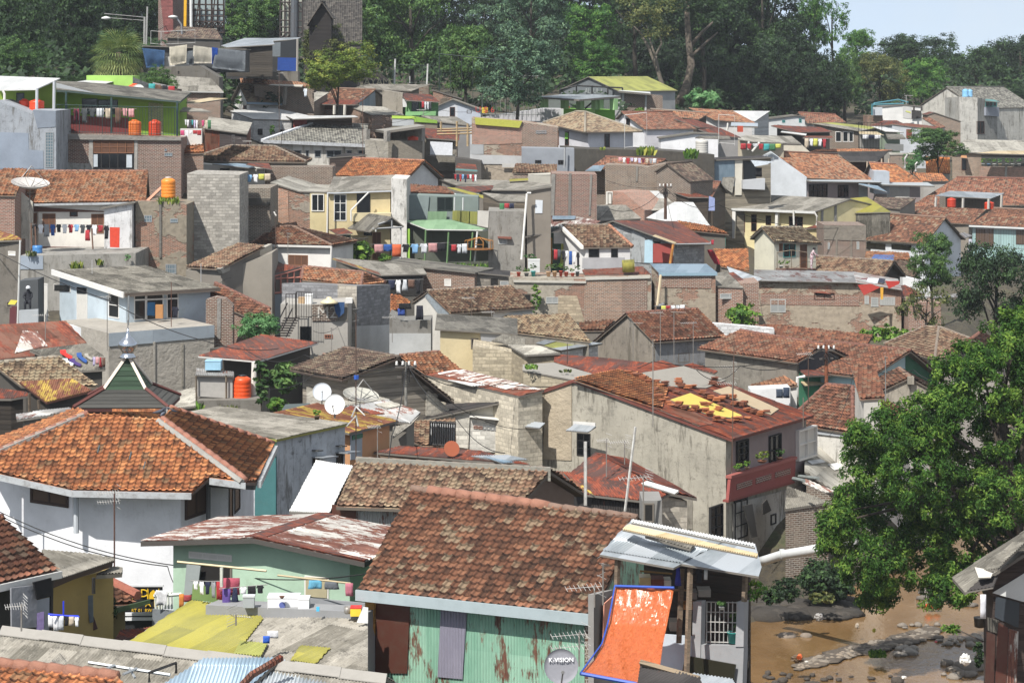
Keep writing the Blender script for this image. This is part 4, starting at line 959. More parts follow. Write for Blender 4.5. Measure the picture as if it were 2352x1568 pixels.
q_=B['Q']; mb=MB(); dn=(q_[0]-q_[3]).normalized()*.42; bn=V((dn.x*-.3,-dn.y,dn.z))
for i in range(9):
 a=q_[3].lerp(q_[2],i/9)+V((0,0,.05+.02*(i%2))); b=q_[3].lerp(q_[2],(i+1.03)/9)+V((0,0,.05+.02*(i%2))); mb.prism([a,b,b+dn,a+dn],V((0,0,.025))); mb.prism([a,b,b+bn*.6,a+bn*.6],V((0,0,.025)))
mb.build('ridge_cap','x:96928a',B['r'])
G('house with orange ridge tiles in the very bottom left corner',(-300,1930),(1500,2120),(1040,1512),(-300,1372),57.5,30,'pl:8a867c','t:orange',d2=0,cap=False)
q_=B['Q']; capline([(q_[3],q_[2])],'t:orange',B['r'],.15)
R('zinc roofed house at the bottom edge between the grey asbestos roofs',[(1250,1700),(2100,1700),(2475,1345),(1790,1352)],60,0,9,'pl:8a867c','c:bluez'); tile(1,3)
slab([(245,1350),(-140,1700),(900,1700)],'c:zinc','roof_slope',60.2,None,6,.05,ia=1,ib=2); bars([[(245,1345,61.2),(-20,1500,60.4),(-150,1640,59.8)]],.09,'c:rustl','rust_ridge',5)
tile(0,3)
r_=root('pipe_frame','grey pipe frame lying on the asbestos roof at the bottom left','pipe frame',W(1150,1520,60)); mb=MB(); mb.tube([W(780,1385,60.5),W(1500,1495,60)],.04,5).tube([W(850,1480,59.8),W(1010,1410,60.3)],.035,5).tube([W(1085,1490,59.7),W(1205,1437,60.1)],.035,5).tube([W(1140,1437,60.2),W(1190,1520,59.8)],.03,5); mb.build('pipes','me:a3a8aa',r_); MB().tube([W(1315,1560,59.2),W(1315,1475,59.2),W(1552,1388,59.8),W(1552,1480,59.8)],.035,5).build('bracket','me:2b2b2b',r_)
tile(2,3)
S('open riverside shed with shelves under a patched zinc canopy',[(960,745),(2135,840)],64.6,3.2,'wd:4a4038',d2=62.4,base=CZ-24,n='shed',cat='shed',solid=False)
mb=MB(); e,nv=B['e'],B['n']; P0,P1=B['Q'][0],B['Q'][-1]; z0=W(1500,1330,63).z
lo=lambda p,z:V((p.x,p.y,z))
P2=P0.lerp(P1,.8); k=1.3
mb.prism([lo(P0+nv*k,CZ-24),lo(P2+nv*k,CZ-24),lo(P2+nv*k,P1.z+.9),lo(P0+nv*k,P0.z+.9)],nv*.1); mb.prism([lo(P0,z0),lo(P1,z0),lo(P2+nv*k,z0),lo(P0+nv*k,z0)],V((0,0,-.15))); mb.build('back_wall','wd:3d352d',B['r'])
slab([(820,430),(1470,548),(1540,512),(2222,622),(2248,540),(2195,350),(1105,128)],'c:zinc','canopy',63.4,60.9,11,.05,ia=0,ib=3)
slab([(1100,150),(2190,370),(2192,345),(1110,128)],'c:white','canopy_flashing',64.55,62.0,11,.04); slab([(1020,215),(1650,345),(2210,455),(2215,430),(1080,175)],'c:cream','canopy_sheet',63.95,61.3,11,.03); slab([(1220,270),(1620,385),(1660,350),(1250,262)],'c:greyd','canopy_sheet',63.7,62.8,11,.05)
bars([[(978,480,63.3),(972,712,63.3)],[(1620,540,62.3),(1585,1510,61.6)],[(1545,560,63),(1518,1215,62.8)],[(2105,610,61.6),(2095,850,61.6)]],.07,'wd:7a6a58','post',4,True)
panel([(1370,1135),(1690,1160),(1690,1568),(1345,1568)],'pl:b9c6d0','blue_wall',out=.05,th=.1); panel([(1690,835),(1765,832),(1755,1330),(1680,1330)],'pl:9a9b9c','gate_pier',out=.25,th=.2); panel([(2080,835),(2142,832),(2135,1230),(2062,1230)],'pl:9a9b9c','gate_pier',out=.25,th=.2); panel([(1680,1215),(2132,1225),(2115,1700),(1690,1700)],'pl:989a9b','lower_wall',out=.22,th=.2)
panel([(1640,1300),(2085,1380),(2060,1570),(1600,1520)],'g:2b2a20','brown_glass_sheet',out=.35,th=.03)
mb=MB(); p,n,e=plane('F');
for k in range(9): x=1765+k*38; mb.tube([hit(x,850,p-n*.1,n),hit(x-4,1215,p-n*.1,n)],.014,4)
for k in range(5): y=852+k*88; mb.tube([hit(1760,y,p-n*.1,n),hit(2078,y+8,p-n*.1,n)],.014,4)
mb.build('wire_grille','me:b5b5b0',B['r'])
for i,(x0,y0,x1,y1,c,nm) in enumerate([(1175,640,1270,710,'b9a878','box'),(1275,655,1385,715,'6a3a2a','box'),(1390,665,1450,720,'c8c0b0','box'),(1560,880,1680,920,'9c6a36','basket'),(1600,770,1680,830,'7d746a','box'),(1690,750,1800,810,'8f8a80','box'),(1440,1030,1520,1110,'a09888','box')]):
 bx(x0,y0,x1,y1,64.2-(.3 if x0>1500 else 0),.5,'p:'+c,'storage_box',(['pale','dark red','whitish','brown wicker','dull grey','light grey','dirty white'][i]+' box stacked inside the riverside shed','box','boxes inside the riverside shed'))
vp([(1175,575),(1460,600),(1460,612),(1175,588)],'wd:9a7a48','shelf',64.4); vp([(1150,735),(1620,745),(1620,760),(1150,750)],'wd:8a7458','shelf',63.4)
garment('dress','2c2f8c',1480,545,1540,710,62.6,'dark blue garment hanging inside the riverside shed','washing in the riverside shed','garment','laundry'); garment('shirt','26262b',1660,560,1730,680,62.4,'black shirt hanging under the zinc canopy','washing in the riverside shed','shirt','laundry'); garment('towel','c8c8c4',1740,570,1770,655,62.4,'white strip hanging next to the black shirt','washing in the riverside shed','cloth','laundry')
mb=MB(); mb.smooth=True; mb.lathe([(.12,0),(.15,.24),(.165,.25),(.15,.26),(.1,.2)],W(2000,1212,62.6),16); thing1(mb,'plant_tub','p:2f8f86','teal tub behind the wire grille of the riverside shed','tub'); shrub(1960,930,2080,1150,62.7,'mid','thin plant growing in the teal tub',leaf=.1,n=14,per=14); potplant(1860,850,1930,920,62.1,'d0d2cc','white hanging pot by the wire grille','mid')
shrub(2090,610,2320,860,61.8,'weed','flowering bougainvillea beside the riverside shed',leaf=.09,n=18,per=16,name='flowering_shrub')
loft([(955,718,1475,735,63.0,62.2),(935,880,1440,900,62.7,62.0),(900,1050,1405,1080,62.3,61.6),(850,1220,1375,1240,61.6,61),(770,1370,1352,1400,60.9,60.4),(655,1478,1335,1600,60.3,59.4)],'tarp','tarpaulin',('bright orange tarpaulin draped from a blue bar by the river','tarpaulin'),26,8,.16)
r_=root('tarpaulin_bar','blue hem bars holding the orange tarpaulin','bar',W(960,1480,61)); MB().tube([W(955,712,62.9),W(1478,728,62.1)],.035,6).build('top_bar','p:274fa8',r_); MB().tube([W(650,1482,60.2),W(1150,1575,59.6)],.045,6).build('bottom_bar','p:274fa8',r_); MB().tube([W(953,715,62.85),W(925,880,62.55),W(890,1050,62.15),W(840,1220,61.45),W(650,1480,60.15)],.022,5).build('side_hem','p:274fa8',r_)
S('pale rendered pier with a salmon side wall left of the orange tarpaulin',[(768,790),(938,745)],65.6,.15,'pl:8d8a84',d2=67,n='wall',cat='wall')
panel([(830,865),(938,770),(920,1000),(812,1290)],'pl:c98f7a','salmon_wall',out=.1)
dish(480,1420,150,59.6,'grey dish with white lettering at the bottom beside the orange tarpaulin',(.08,-1,.22),'85858a',1.5,('K-VISION',.36,.37,'e:f4f4f4'))
antenna(850,510,880,63.6,'thin yagi antenna on a wooden pole left of the orange tarpaulin','yagi',1,60); antenna(775,700,900,63.8,'white yagi antenna pointing down left over the brown tiles','yagi',-1,300,big=.9); antenna(640,1120,1420,62,'white long antenna in front of the mint corrugated wall','double',-1,260)
R('brown plank and plastic roof scraps at the bottom beside the orange tarpaulin',[(1150,1600),(1800,1720),(1700,1520),(1180,1388)],57,0,12,'pl:5d554a','c:dark'); slab([(1600,1560),(2050,1640),(1990,1530),(1640,1480)],'c:zinc','zinc_sheet',58.5,0,8,.04)
bars([[(1180,1385,58),(1700,1530,57.2)]],.07,'wd:8a7a64','beam');
tile(3,3)
S('dark patched plank shack with corrugated roof at the right edge over the river',[(1830,768),(2560,300),(3300,768)],84,2.4,'wd:4d403a','c:greyd',ov=(.5,1.0),n='shack',cat='shack')
panel([(2070,770),(2380,580),(2390,860),(2330,845)],'x:c9cbc8','white_gable_board',out=.06); panel([(2025,985),(2125,1010),(2110,1125),(2030,1100)],'c:greyd','patch_sheet',out=.07); panel([(2120,1030),(2210,1080),(2195,1568),(2095,1568)],'me:5a352c','rusty_sheet',out=.05); panel([(2215,1085),(2300,1110),(2285,1568),(2200,1568)],'c:rustw','peeling_sheet',out=.05); panel([(2020,1110),(2095,1140),(2085,1568),(2005,1568)],'me:4c2f28','rusty_sheet',out=.05); panel([(2100,800),(2310,860),(2300,1080),(2090,985)],'g:3a4046','window_sheet',out=.05)
slab([(1985,575),(2120,560),(2360,330),(2250,330)],'c:greyd','roof_sheet',83,82.5,20,.06); slab([(1850,760),(2080,720),(2120,620),(1980,640)],'c:dark','roof_sheet',82.6,82.2,18,.05); slab([(1950,640),(2060,635),(2085,575),(1915,545)],'x:c4beb2','white_sheet',82.4,None,14,.04)
mb=MB(); mb.smooth=True; mb.lathe([(.1,0),(.17,.03),(.19,.3),(.2,.32),(.17,.31)],W(1962,1078,81.5),14); thing1(mb,'bucket','p:1a1a1b','black bucket hung on the wall of the plank shack','bucket')
garment('towel','cfcfd4',1965,785,2015,1000,81.2,'white cloth hung above the black bucket','washing on the plank shack','cloth','laundry')
# ---------------------------------------------------------------- mosque
tile(0,2)
def mosque():
 c0=W(900,1480,94); bz=CZ-20.3; r=root('mosque','white mosque with a bright orange tiled roof and a dark shingled cap','mosque',V((c0.x,94,bz))); B.clear(); B['r']=r
 PA,PB=W(640,1350,86.6),W(1690,1372,86.3); e,nv=frame_of(PA,PB); p=math.radians(29); nn=(PB-PA).normalized().cross(nv*math.cos(p)+V((0,0,math.sin(p)))).normalized()
 h=lambda x,y:hit(x,y,PA,nn)
 front=[h(*q) for q in [(-160,1088),(-120,1180),(640,1350),(1690,1372),(1850,1235),(1430,738),(770,690)]]; tri=[h(*q) for q in [(1850,1235),(2168,1278),(1430,738)]]
 H0,H1=h(770,690),h(-160,1088); nL=(H1-H0).cross(V((-.05,1,0))).normalized()
 left=[hit(x,y,H0,nL) for x,y in [(770,690),(-160,1088),(-160,960),(690,640)]]
 K0,K1=h(1430,738),h(2168,1278); nR=(K1-K0).cross(V((.03,1,0))).normalized()
 right=[hit(x,y,K0,nR) for x,y in [(1430,738),(2168,1278),(2262,1276),(2414,955),(1500,640)]]
 bk=max(q.y for q in right)+.5; back=[V((right[3].x,bk+1.0,right[3].z-.4)),V((front[0].x,bk+1.0,front[0].z-.2)),left[3],right[4]]
 roofmesh('roof',r,[front,tri,right],'t:orange',.1,'x:5a4a40'); roofmesh('roof_side',r,[left],'t:orange',.1,'x:5a4a40')
 mb=MB(); mb.prism([back[0],back[1],back[2],back[3]],V((0,0,-.1))); mb.build('rear_slope','t:orange',r)
 for a,b in((H0,H1),(K0,K1),(right[4],right[3])):
  mb=MB(); mb.smooth=True; m=int((b-a).length/.4)
  for i in range(m): u=a.lerp(b,i/m); v=a.lerp(b,(i+1)/m); mb.tube([u+V((0,0,.04)),v+V((0,0,.04))],.13,6,.10)
  mb.build('ridge_tiles','rr:a8674a',r); MB().tube([a+V((-.12,-.1,-.02)),b+V((-.12,-.1,-.02))],.12,5).build('mortar_strip','rr:9a968c',r)
 mb=MB(); ev=[h(-120,1180),h(640,1350),h(1690,1372)]
 for a,b in zip(ev,ev[1:]): mb.box((a+b)/2+V((0,-.08,-.13)),(b-a)/2,V((0,.07,0)),V((0,0,.1)))
 a,b=h(1850,1240),h(2168,1282); mb.box((a+b)/2+V((0,-.08,-.13)),(b-a)/2,V((0,.07,0)),V((0,0,.1)))
 a,b=right[2],right[3]; mb.box((a+b)/2+V((.08,0,-.13)),(b-a)/2,V((.07,0,0)),V((0,0,.1)))
 mb.build('gutter','me:b9bcbc',r)
 f=[W(-160,1300,90.6),W(195,1300,89.0),W(640,1400,87.5),W(1592,1400,87.4),W(1838,1400,89.3),W(2010,1400,89.3),W(2128,1400,92)]
 top=PA.z-.2; P=[V((q.x,q.y,bz)) for q in f]+[V((f[-1].x+.1,bk,bz)),V((f[0].x,bk,bz))]
 MB().prism(P,V((0,0,top-bz))).build('wall','pl:e2e3e4',r)
 def on(i):
  a,b=P[i],P[i+1]; ee,n=frame_of(a,b); B.update(F=V((a.x,a.y,top)),e=ee,n=n,L=a,R=b,w='')
 on(1); w(275,1320,607,1512,'bn',2,1,fw=.1,out=.06)
 on(3); w(1628,1345,1818,1555,'bn',2,1,fw=.1,out=.06)
 on(5); w(2015,1310,2050,1640,'k',1,1); w(2065,1300,2112,1520,'k',1,1)
 on(2)
 bars([[(672,1360,87.1),(672,1568,87.1),(672,1735,87.1)]],.09,'x:b5babd','downpipe',8)
 bars([[(1838,1300,88.8),(1835,1660,88.8)],[(1840,1312,88.8),(2245,1335,88),(2250,1290,88)]],.08,'x:6f7274','downpipe',8)
 panel([(195,1400),(212,1400),(212,1800),(195,1800)],'pl:d8d9da','pilaster',out=.06)
 cx=(W(1058,633,93).x); cy=94.9; zt=W(1058,633,93.2).z; hw=1.7
 MB().cub((cx,cy,zt-.6),2.9,2.9,1.3).build('drum','x:34302c',r)
 def ring(z,w_): return [V((cx-w_,cy-w_,z)),V((cx+w_,cy-w_,z)),V((cx+w_,cy+w_,z)),V((cx-w_,cy+w_,z))]
 zb=W(0,470,94.2).z; za=W(0,185,94.9).z; A_,Bq,Cq=ring(zt,hw),ring(zb,.76),ring(za,.05);
 lo=MB(); up=MB()
 for i in range(4):
  j=(i+1)%4
  for k in range(5):
   t0,t1=k/5,(k+1)/5
   q=[A_[i].lerp(Bq[i],t0),A_[j].lerp(Bq[j],t0),A_[j].lerp(Bq[j],t1),A_[i].lerp(Bq[i],t1)]; o=V((0,0,.012)); lo.face(q[0]+o,q[1]+o,q[2],q[3]); lo.face(q[0],q[1],q[1]+o,q[0]+o)
  for k in range(7):
   t0,t1=k/7,(k+1)/7; q=[Bq[i].lerp(Cq[i],t0),Bq[j].lerp(Cq[j],t0),Bq[j].lerp(Cq[j],t1),Bq[i].lerp(Cq[i],t1)]; dr=(q[0]+q[1])/2-V((cx,cy,0)); dr.z=0; o=dr.normalized()*.012; up.face(q[0]+o,q[1]+o,q[2],q[3])
 lo.build('cap_skirt','wd:4a4944',r); up.build('cap_spire','wd:2f4431',r)
 MB().prism(ring(zt-.14,hw-.02),V((0,0,.12))).build('cap_board','x:45241f',r)
 for i in range(4): MB().tube([Bq[i]+V((0,0,.02)),Cq[i]+V((0,0,.02))],.075,4).build('white_hip','x:cfc4b4',r); MB().tube([A_[i]+V((0,0,.04)),Bq[i]+V((0,0,.04))],.07,4).build('maroon_hip','x:5a2f28',r)
 s=.2605*94.9/F; c=V((cx,cy,za-.02)); mb=MB(); mb.smooth=True
 mb.lathe([(s*85,0),(s*60,s*18),(s*48,s*45),(s*70,s*75),(s*85,s*105),(s*78,s*135),(s*52,s*165),(s*24,s*190),(s*12,s*225),(s*9,s*260)],c,20)
 s2=NT('polished_metal'); s2.p(Base_Color=lin('c9ccd0'),Metallic=1.0,Roughness=.22); mb.build('finial',s2.m,r)
 MB().tube([c+V((0,0,s*255)),c+V((0,0,s*330)),c+V((s*12,0,s*345)),c+V((s*4,0,s*372))],s*7,6,s*3).build('finial_tip','me:8a8a88',r)
 for x,y in((858,1010),(1262,1155),(1138,1070)):
  q=[h(x,y+32),h(x+16,y-32),h(x+26,y-30),h(x+8,y+34)]; MB().prism([k_+nn*.06*(1 if nn.z>0 else -1) for k_ in q],V((0,0,.03))).build('glass_tile','g:4a5558',r)
 return r
mosque()
def bird(x,y,d,c,label,rot=0):
 a=W(x,y,d); r=root('pigeon',label,'pigeon',a,'pigeons on the mosque roof'); mb=MB(); mb.smooth=True; u=V((math.cos(rot),math.sin(rot),0))
 mb.tube([a+u*-.26+V((0,0,.08)),a+u*-.12+V((0,0,.1)),a+V((0,0,.12)),a+u*.1+V((0,0,.17)),a+u*.15+V((0,0,.24)),a+u*.2+V((0,0,.24)),a+u*.235+V((0,0,.23))],lambda t:(.012,.045,.075,.062,.034,.036,.006)[min(6,int(t*6+.01))],8); mb.build('body','x:'+c,r)
 mb=MB(); mb.tube([a+V((0,.02,0)),a+V((0,.02,.08))],.01,4).tube([a+V((0,-.02,0)),a+V((0,-.02,.08))],.01,4); mb.build('legs','x:8a4a40',r)
for i,(x,y,c,l) in enumerate([(1410,695,'3f434c','dark pigeon nearest the shingled cap on the mosque roof'),(1440,712,'5d6470','blue grey pigeon between the dark pigeon and the pale one on the mosque'),(1500,735,'9a968e','pale pigeon lowest on the mosque roof ridge'),(1515,690,'4a4d55','dark pigeon perched highest, apart on the mosque ridge')]): bird(x,y,91.6,c,l,i*1.3)
antenna(1010,1365,2150,84,'tall thin antenna mast in front of the white mosque wall','double',-1,150)
tile(0,3); mast(1007,-100,660,83.6,'thin rust brown mast standing before the white mosque wall','6a4a40')
# ---------------------------------------------------------------- left side behind the mosque
tile(0,2)
R('shed with a flaking maroon and white sheet roof at the left edge',[(-100,215),(300,175),(765,58),(580,-135),(-100,-95)],126,127.5,14,'pl:5d554c','c:rustl'); pl_=B['pl']
onplane([(130,150),(420,85),(330,-40),(200,-50)],*pl_,'c:rustw','flaking_sheet',.05,.03)
R('shed with a dark grey asbestos roof and washing spread on it',[(720,305),(930,292),(925,185),(765,62),(262,125)],121,121,13,'pl:4d483f','c:greyd',ia=0,ib=1)
for i,(x0,y0,x1,y1,c,l) in enumerate([(530,130,640,205,'d02c26','bright red shirt drying flat on the dark grey asbestos roof'),(550,205,650,262,'c9d4de','pale cloth drying flat under the bright red shirt'),(610,205,720,270,'43306a','dark purple cloth drying flat beside the pale cloth'),(675,155,770,240,'2a4f8c','blue jeans drying flat on the dark grey asbestos roof'),(745,160,815,215,'9a968c','grey cloth drying flat beside the blue jeans')]):
 a=W(x0,y1,122.3); mb=MB(); pl=hit
 q=[hit(x0+dx*(x1-x0),y0+dy*(y1-y0),W(640,230,122.2)+V((0,0,.12)),V((0,-.24,.97))) for dx,dy in[(0,0),(.45,-.05),(.5,.35),(1,.75),(.9,1),(.55,.8),(.3,.55),(.02,.3)]]
 mb.prism(q,V((0,0,.04))); thing1(mb,'laundry','f:'+c,l,'laundry',None,'washing spread on the asbestos roof')
washing('slv tp dr tbr',815,180,930,190,121,'on the short line at the end of the dark asbestos roof',80,0)
G('house with a pale lichen covered tile roof behind the mosque cap',(190,430),(872,447),(522,186),(-60,240),111,28,'pl:4f4a42','t:lichen',d2=111)
R('lean-to with a yellow and rust sheet roof below the lichen tiles',[(410,582),(812,478),(632,374),(172,402)],106.5,107.5,17,'pl:3d3830','c:rusty',edge='x:4a2c22')
R('dark shelter with a rust brown sheet awning at the left edge',[(-60,550),(100,550),(262,520),(235,492),(-60,455)],106,106,14,'wd:3b342c','c:rust')
bars([[(258,500,105.6),(262,690,105.6)],[(340,560,105.6),(345,640,105.6)]],.06,'wd:6a5c4c','post',4,True)
R('scrap of grey zinc roof between the mosque roof and the yellow lean-to',[(150,735),(640,665),(620,630),(380,655),(140,690)],101,101,8,'pl:6f695e','c:zincr')
full()
R('rooftop kiosk under a dark rust sheet roof with a tank and climbing plants',[(455,817),(592,829),(731,787),(600,768)],134,134,9,'pl:4a443b','c:rust',ov=.5,fo=1.6,edge='x:c9c6bf')
tile(0,2)
bars([[(2243,225,133.2),(2232,545,133.2)]],.14,'x:d5d2c8','post',8)
S('plain grey concrete house carrying the rust roofed kiosk',[(1735,568),(2300,560)],131.5,6,'st:7c776c')
tank(2060,340,2215,565,132.6,'e0521f','bright orange water tank with a dark lid under the rust kiosk roof',lid='2a2a2a')
r_=root('cage','wire cage wrapped in clear plastic beside the orange kiosk tank','cage',W(1890,552,132.3));
B['r']=r_; vp([(1728,330),(2050,345),(2050,548),(1728,530)],'p:a9a6a0','plastic_wrap',132.4,th=.8); slab([(1722,345),(2060,352),(2062,312),(1735,283)],'c:zincr','cage_roof',132.2,132.2,12,.04); bars([[(1730,350,132.2),(1732,600,132.2)],[(1995,345,132.2),(1995,650,132.2)]],.05,'wd:7d7160','cage_leg',4,True)
bx(1808,218,1945,300,132.6,.8,'p:9cc4d8','water_box',('light blue plastic cistern box on top of the wrapped cage','box'))
tile(1,2)
shrub(10,180,130,640,130.8,'mid','climbing vine hanging down the post of the rust kiosk',leaf=.28,n=46,name='climbing_vine',per=18); shrub(110,230,400,520,131.5,'mid','broad leaved plants filling the rust kiosk',leaf=.34,n=50,name='plants',per=20,asp=.35); shrub(130,520,310,680,130.5,'weed','leafy creeper hanging from the kiosk ledge',leaf=.22,n=26,name='creeper',per=18)
tile(0,2)
tuft(1680,560,1790,660,129.5,'weeds growing on the ledge under the kiosk cage','weed',40); tuft(1930,600,2100,700,128.5,'dry weeds and scraps on the ledge under the orange kiosk tank','olive',50)
R('low shed with a plain grey sheet roof left of the kiosk',[(1480,640),(1725,615),(1722,452),(1555,490)],125,125,10,'pl:86816f','c:greyl')
# ---------------------------------------------------------------- centre
tile(1,2)
S('blue grey house with a stained long wall and a flat asbestos roof beside the mosque',[(205,908),(848,768)],100,6.5,'st:c0c6cb','c:grey',d2=104.3,rise=.25,ov=(.15,.1),edge='x:8f8a45')
panel([(20,880),(205,905),(205,1060),(20,1040)],'x:4f8a6a','green_fascia','L',.08,.06); panel([(20,1060),(205,1060),(205,1800),(20,1800)],'pl:3f6f70','teal_wall','L',.05,.06)
for x0,x1,y in((515,640,1060),(725,842,1020)):
 w(x0+5,y+5,x0+62,y+110,'k',1,1); a=W(x0,y,101.2 if x0<600 else 102.6); panel([(x0,y-58),(x0+48,y-62),(x0+48,y-52),(x0,y-48)],'x:4a4a48','drip_ledge',out=.3,th=.3); panel([(x0-2,y),(x1,y-14),(x1,y-4),(x0-2,y+10)],'c:zinc','window_hood',out=.6,th=.6)
S('peach plastered house with a yellow and rust roof below the satellite dishes',[(845,852),(1278,745)],107,4,'pl:c09068','c:rusty',d2=110.6,rise=.5,ov=(.2,.4)); panel([(850,870),(952,845),(950,1080),(850,1090)],'pl:9aa5ad','grey_end',out=.05); panel([(860,875),(950,855),(950,890),(860,915)],'x:3f6f58','green_board',out=.09)
R('low house with patched zinc sheets behind the white dish',[(1000,735),(1385,765),(1475,668),(1182,563),(820,618)],116,116,7,'pl:7d776b','c:zincr'); pl_=B['pl']; onplane([(1070,600),(1220,575),(1320,610),(1180,640)],*pl_,'c:greyl','grey_sheet',.05,.03); onplane([(800,640),(860,615),(1160,680),(1060,690)],*pl_,'c:rust','rust_sheet',.05,.03); slab([(1228,892),(1395,772),(1470,690),(1380,765),(1230,800)],'c:grey','side_sheet',115,116,10,.05)
R('shed with a weathered pale asbestos roof under the wire dish',[(470,625),(845,612),(1205,556),(640,428),(468,448)],122.5,122.5,8,'pl:57524a','c:greyl')
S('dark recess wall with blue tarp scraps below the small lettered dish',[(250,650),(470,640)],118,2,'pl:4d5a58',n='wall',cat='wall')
dish(717,600,90,102.4,'big plain white dish standing on the blue grey house roof',(-.12,-1,.28),'e2e2de',.35); dish(605,490,82,118,'small grey dish with dark lettering behind the big white dish',(.1,-1,.5),'c5cace',.7,('BiG',.55,-.35,'e:44484c')); dish(950,515,160,113,'wide wire mesh dish tilted skyward behind the antenna mast',(.15,-.25,.95),'a9a79c',.5,kind='mesh')
potplant(525,650,595,735,101.5,'7d6a50','spiky green plant in a pot beside the big white dish','weed')
r_=antenna(905,-200,1568,98,'very tall rusty antenna mast with blue joints before the tiled roof','cross',1,1,c='5f4b40'); MB().tube([W(908,345,98),W(908,380,98)],.1,6).build('blue_joint','p:2a55a8',r_)
for a,b in(((905,700),(820,795)),((905,700),(925,795)),((905,620),(865,715)),((905,620),(985,700))): MB().tube([W(*a,98),W(*b,97.5)],.03,4).build('brace','me:b9b9b4',r_)
antenna(1095,785,1085,104,'antenna on a thin mast by the peach plastered wall','yagi',-1,90)
G('tiled house behind the weathered wooden gable, left part',(478,445),(930,472),(1150,212),(612,165),137,27,'st:8d877a','t:brown',d2=137)
G('house with an orange brown tile patch behind the wooden gable',(1520,338),(1838,300),(1640,138),(1290,172),140,24,'pl:8a8272','t:orangeold',d2=141)
S('weathered grey plank house whose gable faces the camera with wires at its apex',[(783,378),(1280,186),(1768,572)],122.5,5,'wd:9b9284','t:dark',d2=126,ov=(.5,.6),edge='x:4b4038')
panel([(1518,500),(1540,480),(1720,640),(1720,700),(1515,700)],'bk:cbc3b2','white_blocks',out=.06)
R('long white block house with a rust streaked sheet roof',[(1520,340),(2345,528),(2565,475),(1830,288)],132,0,7,'bk:cbc2ae','c:rustl',ov=.15); onplane([(1712,385),(2050,430),(1930,440)][:3],*B['pl'],'c:white','white_sheet',.05,.03); onplane([(1790,300),(2300,400),(2500,470),(2560,470),(1850,290)],*B['pl'],'c:rustw','pale_sheet',.05,.03)
w(1700,555,1772,672,'o',name='door_opening'); w(1962,588,2035,625,'o')
utility_pole(1345,225,620,119,'slim utility pole with insulators before the wooden gable','8a8880',.07)
R('patch of old brown tiles behind the dark metal gate',[(1360,905),(1500,962),(1790,960),(1782,728),(1402,758)],121,121,24,'pl:6f6657','t:grey',ia=1,ib=2)
S('white block house with a red vent row and a thin dark lean-to roof',[(1500,730),(2360,542)],125.6,4,'pl:d5cdb8','c:dark',d2=125.2,ov=(.5,.3)); panel([(1915,690),(2340,745),(2345,1035),(1905,1000)],'bk:d3d0c6','white_block_wall',out=.2,th=.2); panel([(1790,668),(1915,655),(1900,985),(1788,965)],'bk:cfcabd','pier',out=.3,th=.3); panel([(1912,700),(2342,750),(2342,735),(1920,690)],'x:dad8d0','ledge',out=.5,th=.5)
for k in range(6): w(2028+35*k,780+4*k,2056+35*k,815+4*k,'gb',fw=.03,out=.24,name='glass_block')
for x in(1946,1988,2243,2284): w(x,785+(x-1946)*.1,x+36,808+(x-1946)*.1,'v',3,2,fw=.02,out=.24,name='vent_brick')
r_=root('gate','dark metal bar gate between the peach wall and the white block house','gate',W(1670,960,118.5)); mb=MB()
for k in range(12): mb.tube([W(1560+20*k,755,118.5),W(1556+20*k,958,118.5)],.035,4)
mb.tube([W(1552,755,118.5),W(1785,768,118.5)],.05,4).tube([W(1550,955,118.5),W(1783,965,118.5)],.05,4); mb.build('gate_bars','me:2b2c2d',r_); B['r']=r_; vp([(1560,765),(1780,775),(1778,955),(1555,950)],'x:c4c6c6','backing_sheet',118.7)
R('maroon sheet roofs crossing behind the long old tiled roof',[(1060,1020),(1900,1090),(2440,1130),(2000,1010),(1290,970)],109,107,7,'pl:6b5a4a','c:rust'); onplane([(1915,1055),(2240,1045),(2420,1085),(2180,1105)],*B['pl'],'c:zinc','zinc_sheet',.05,.03); onplane([(2030,1060),(2300,1110),(2200,1120)],*B['pl'],'c:bluez','zinc_sheet',.09,.03)
mb=MB(); mb.lathe([(.33,0),(.33,.03)],W(1748,992,107.5),20,(.3,-1,.35)); thing1(mb,'round_lid','x:9c5436','round rust red lid leaning by the dark metal gate','lid')
G('house with a long brown tiled roof and grey mortared ridge behind the big brown roof',(730,1490),(2300,1545),(2620,1180),(910,1090),86,26,'me:6a5a50','t:grey',d2=84.5,ov=(.4,.3)); q_=B['Q']
MB().box((q_[3]+q_[2])/2+V((0,-.05,-.12)),(q_[2]-q_[3])/2,V((0,.12,0)),V((0,0,.22))).build('ridge_mortar','rr:8f8b7c',B['r'])
panel([(700,1480),(915,1490),(915,1640),(700,1640)],'me:5a3427','rust_panel',out=.1); panel([(918,1490),(1290,1510),(1285,1760),(700,1760)],'c:zincr','tin_wall',out=.07)
R('lean-to under two clean white corrugated sheets',[(318,1542),(672,1558),(880,1140),(552,1095)],87.4,86.6,22,'pl:5a554c','c:white',ov=.2);
tile(2,2)
G('low house under a dark maroon sheet gable below the stained gable wall',(500,1250),(1200,1465),(1440,1380),(780,1030),98,14,'bk:c0b8a8','c:rust',d2=94,ov=(.3,.2),cap=False)
R('maroon sheet roof with yellow streaks left of the maroon gable',[(-220,1150),(580,1200),(770,1395),(500,1330),(-100,1120)][:4],100,99,6,'pl:6d6256','c:rustl')
R('shed with a maroon roof and a corrugated front beside the twin masts',[(690,1390),(1300,1460),(1445,1375),(930,1270),(500,1200)],93,92.5,9,'c:dark','c:rust',ov=.3); onplane([(545,1300),(770,1395),(700,1340),(560,1250)],*B['pl'],'c:rusty','yellow_sheet',.05,.03)
S('shanty doorway of grey boards below the stained gable wall',[(1195,1450),(1370,1450)],90.5,2,'pl:87847d'); w(1205,1470,1300,1640,'o',name='door_opening')
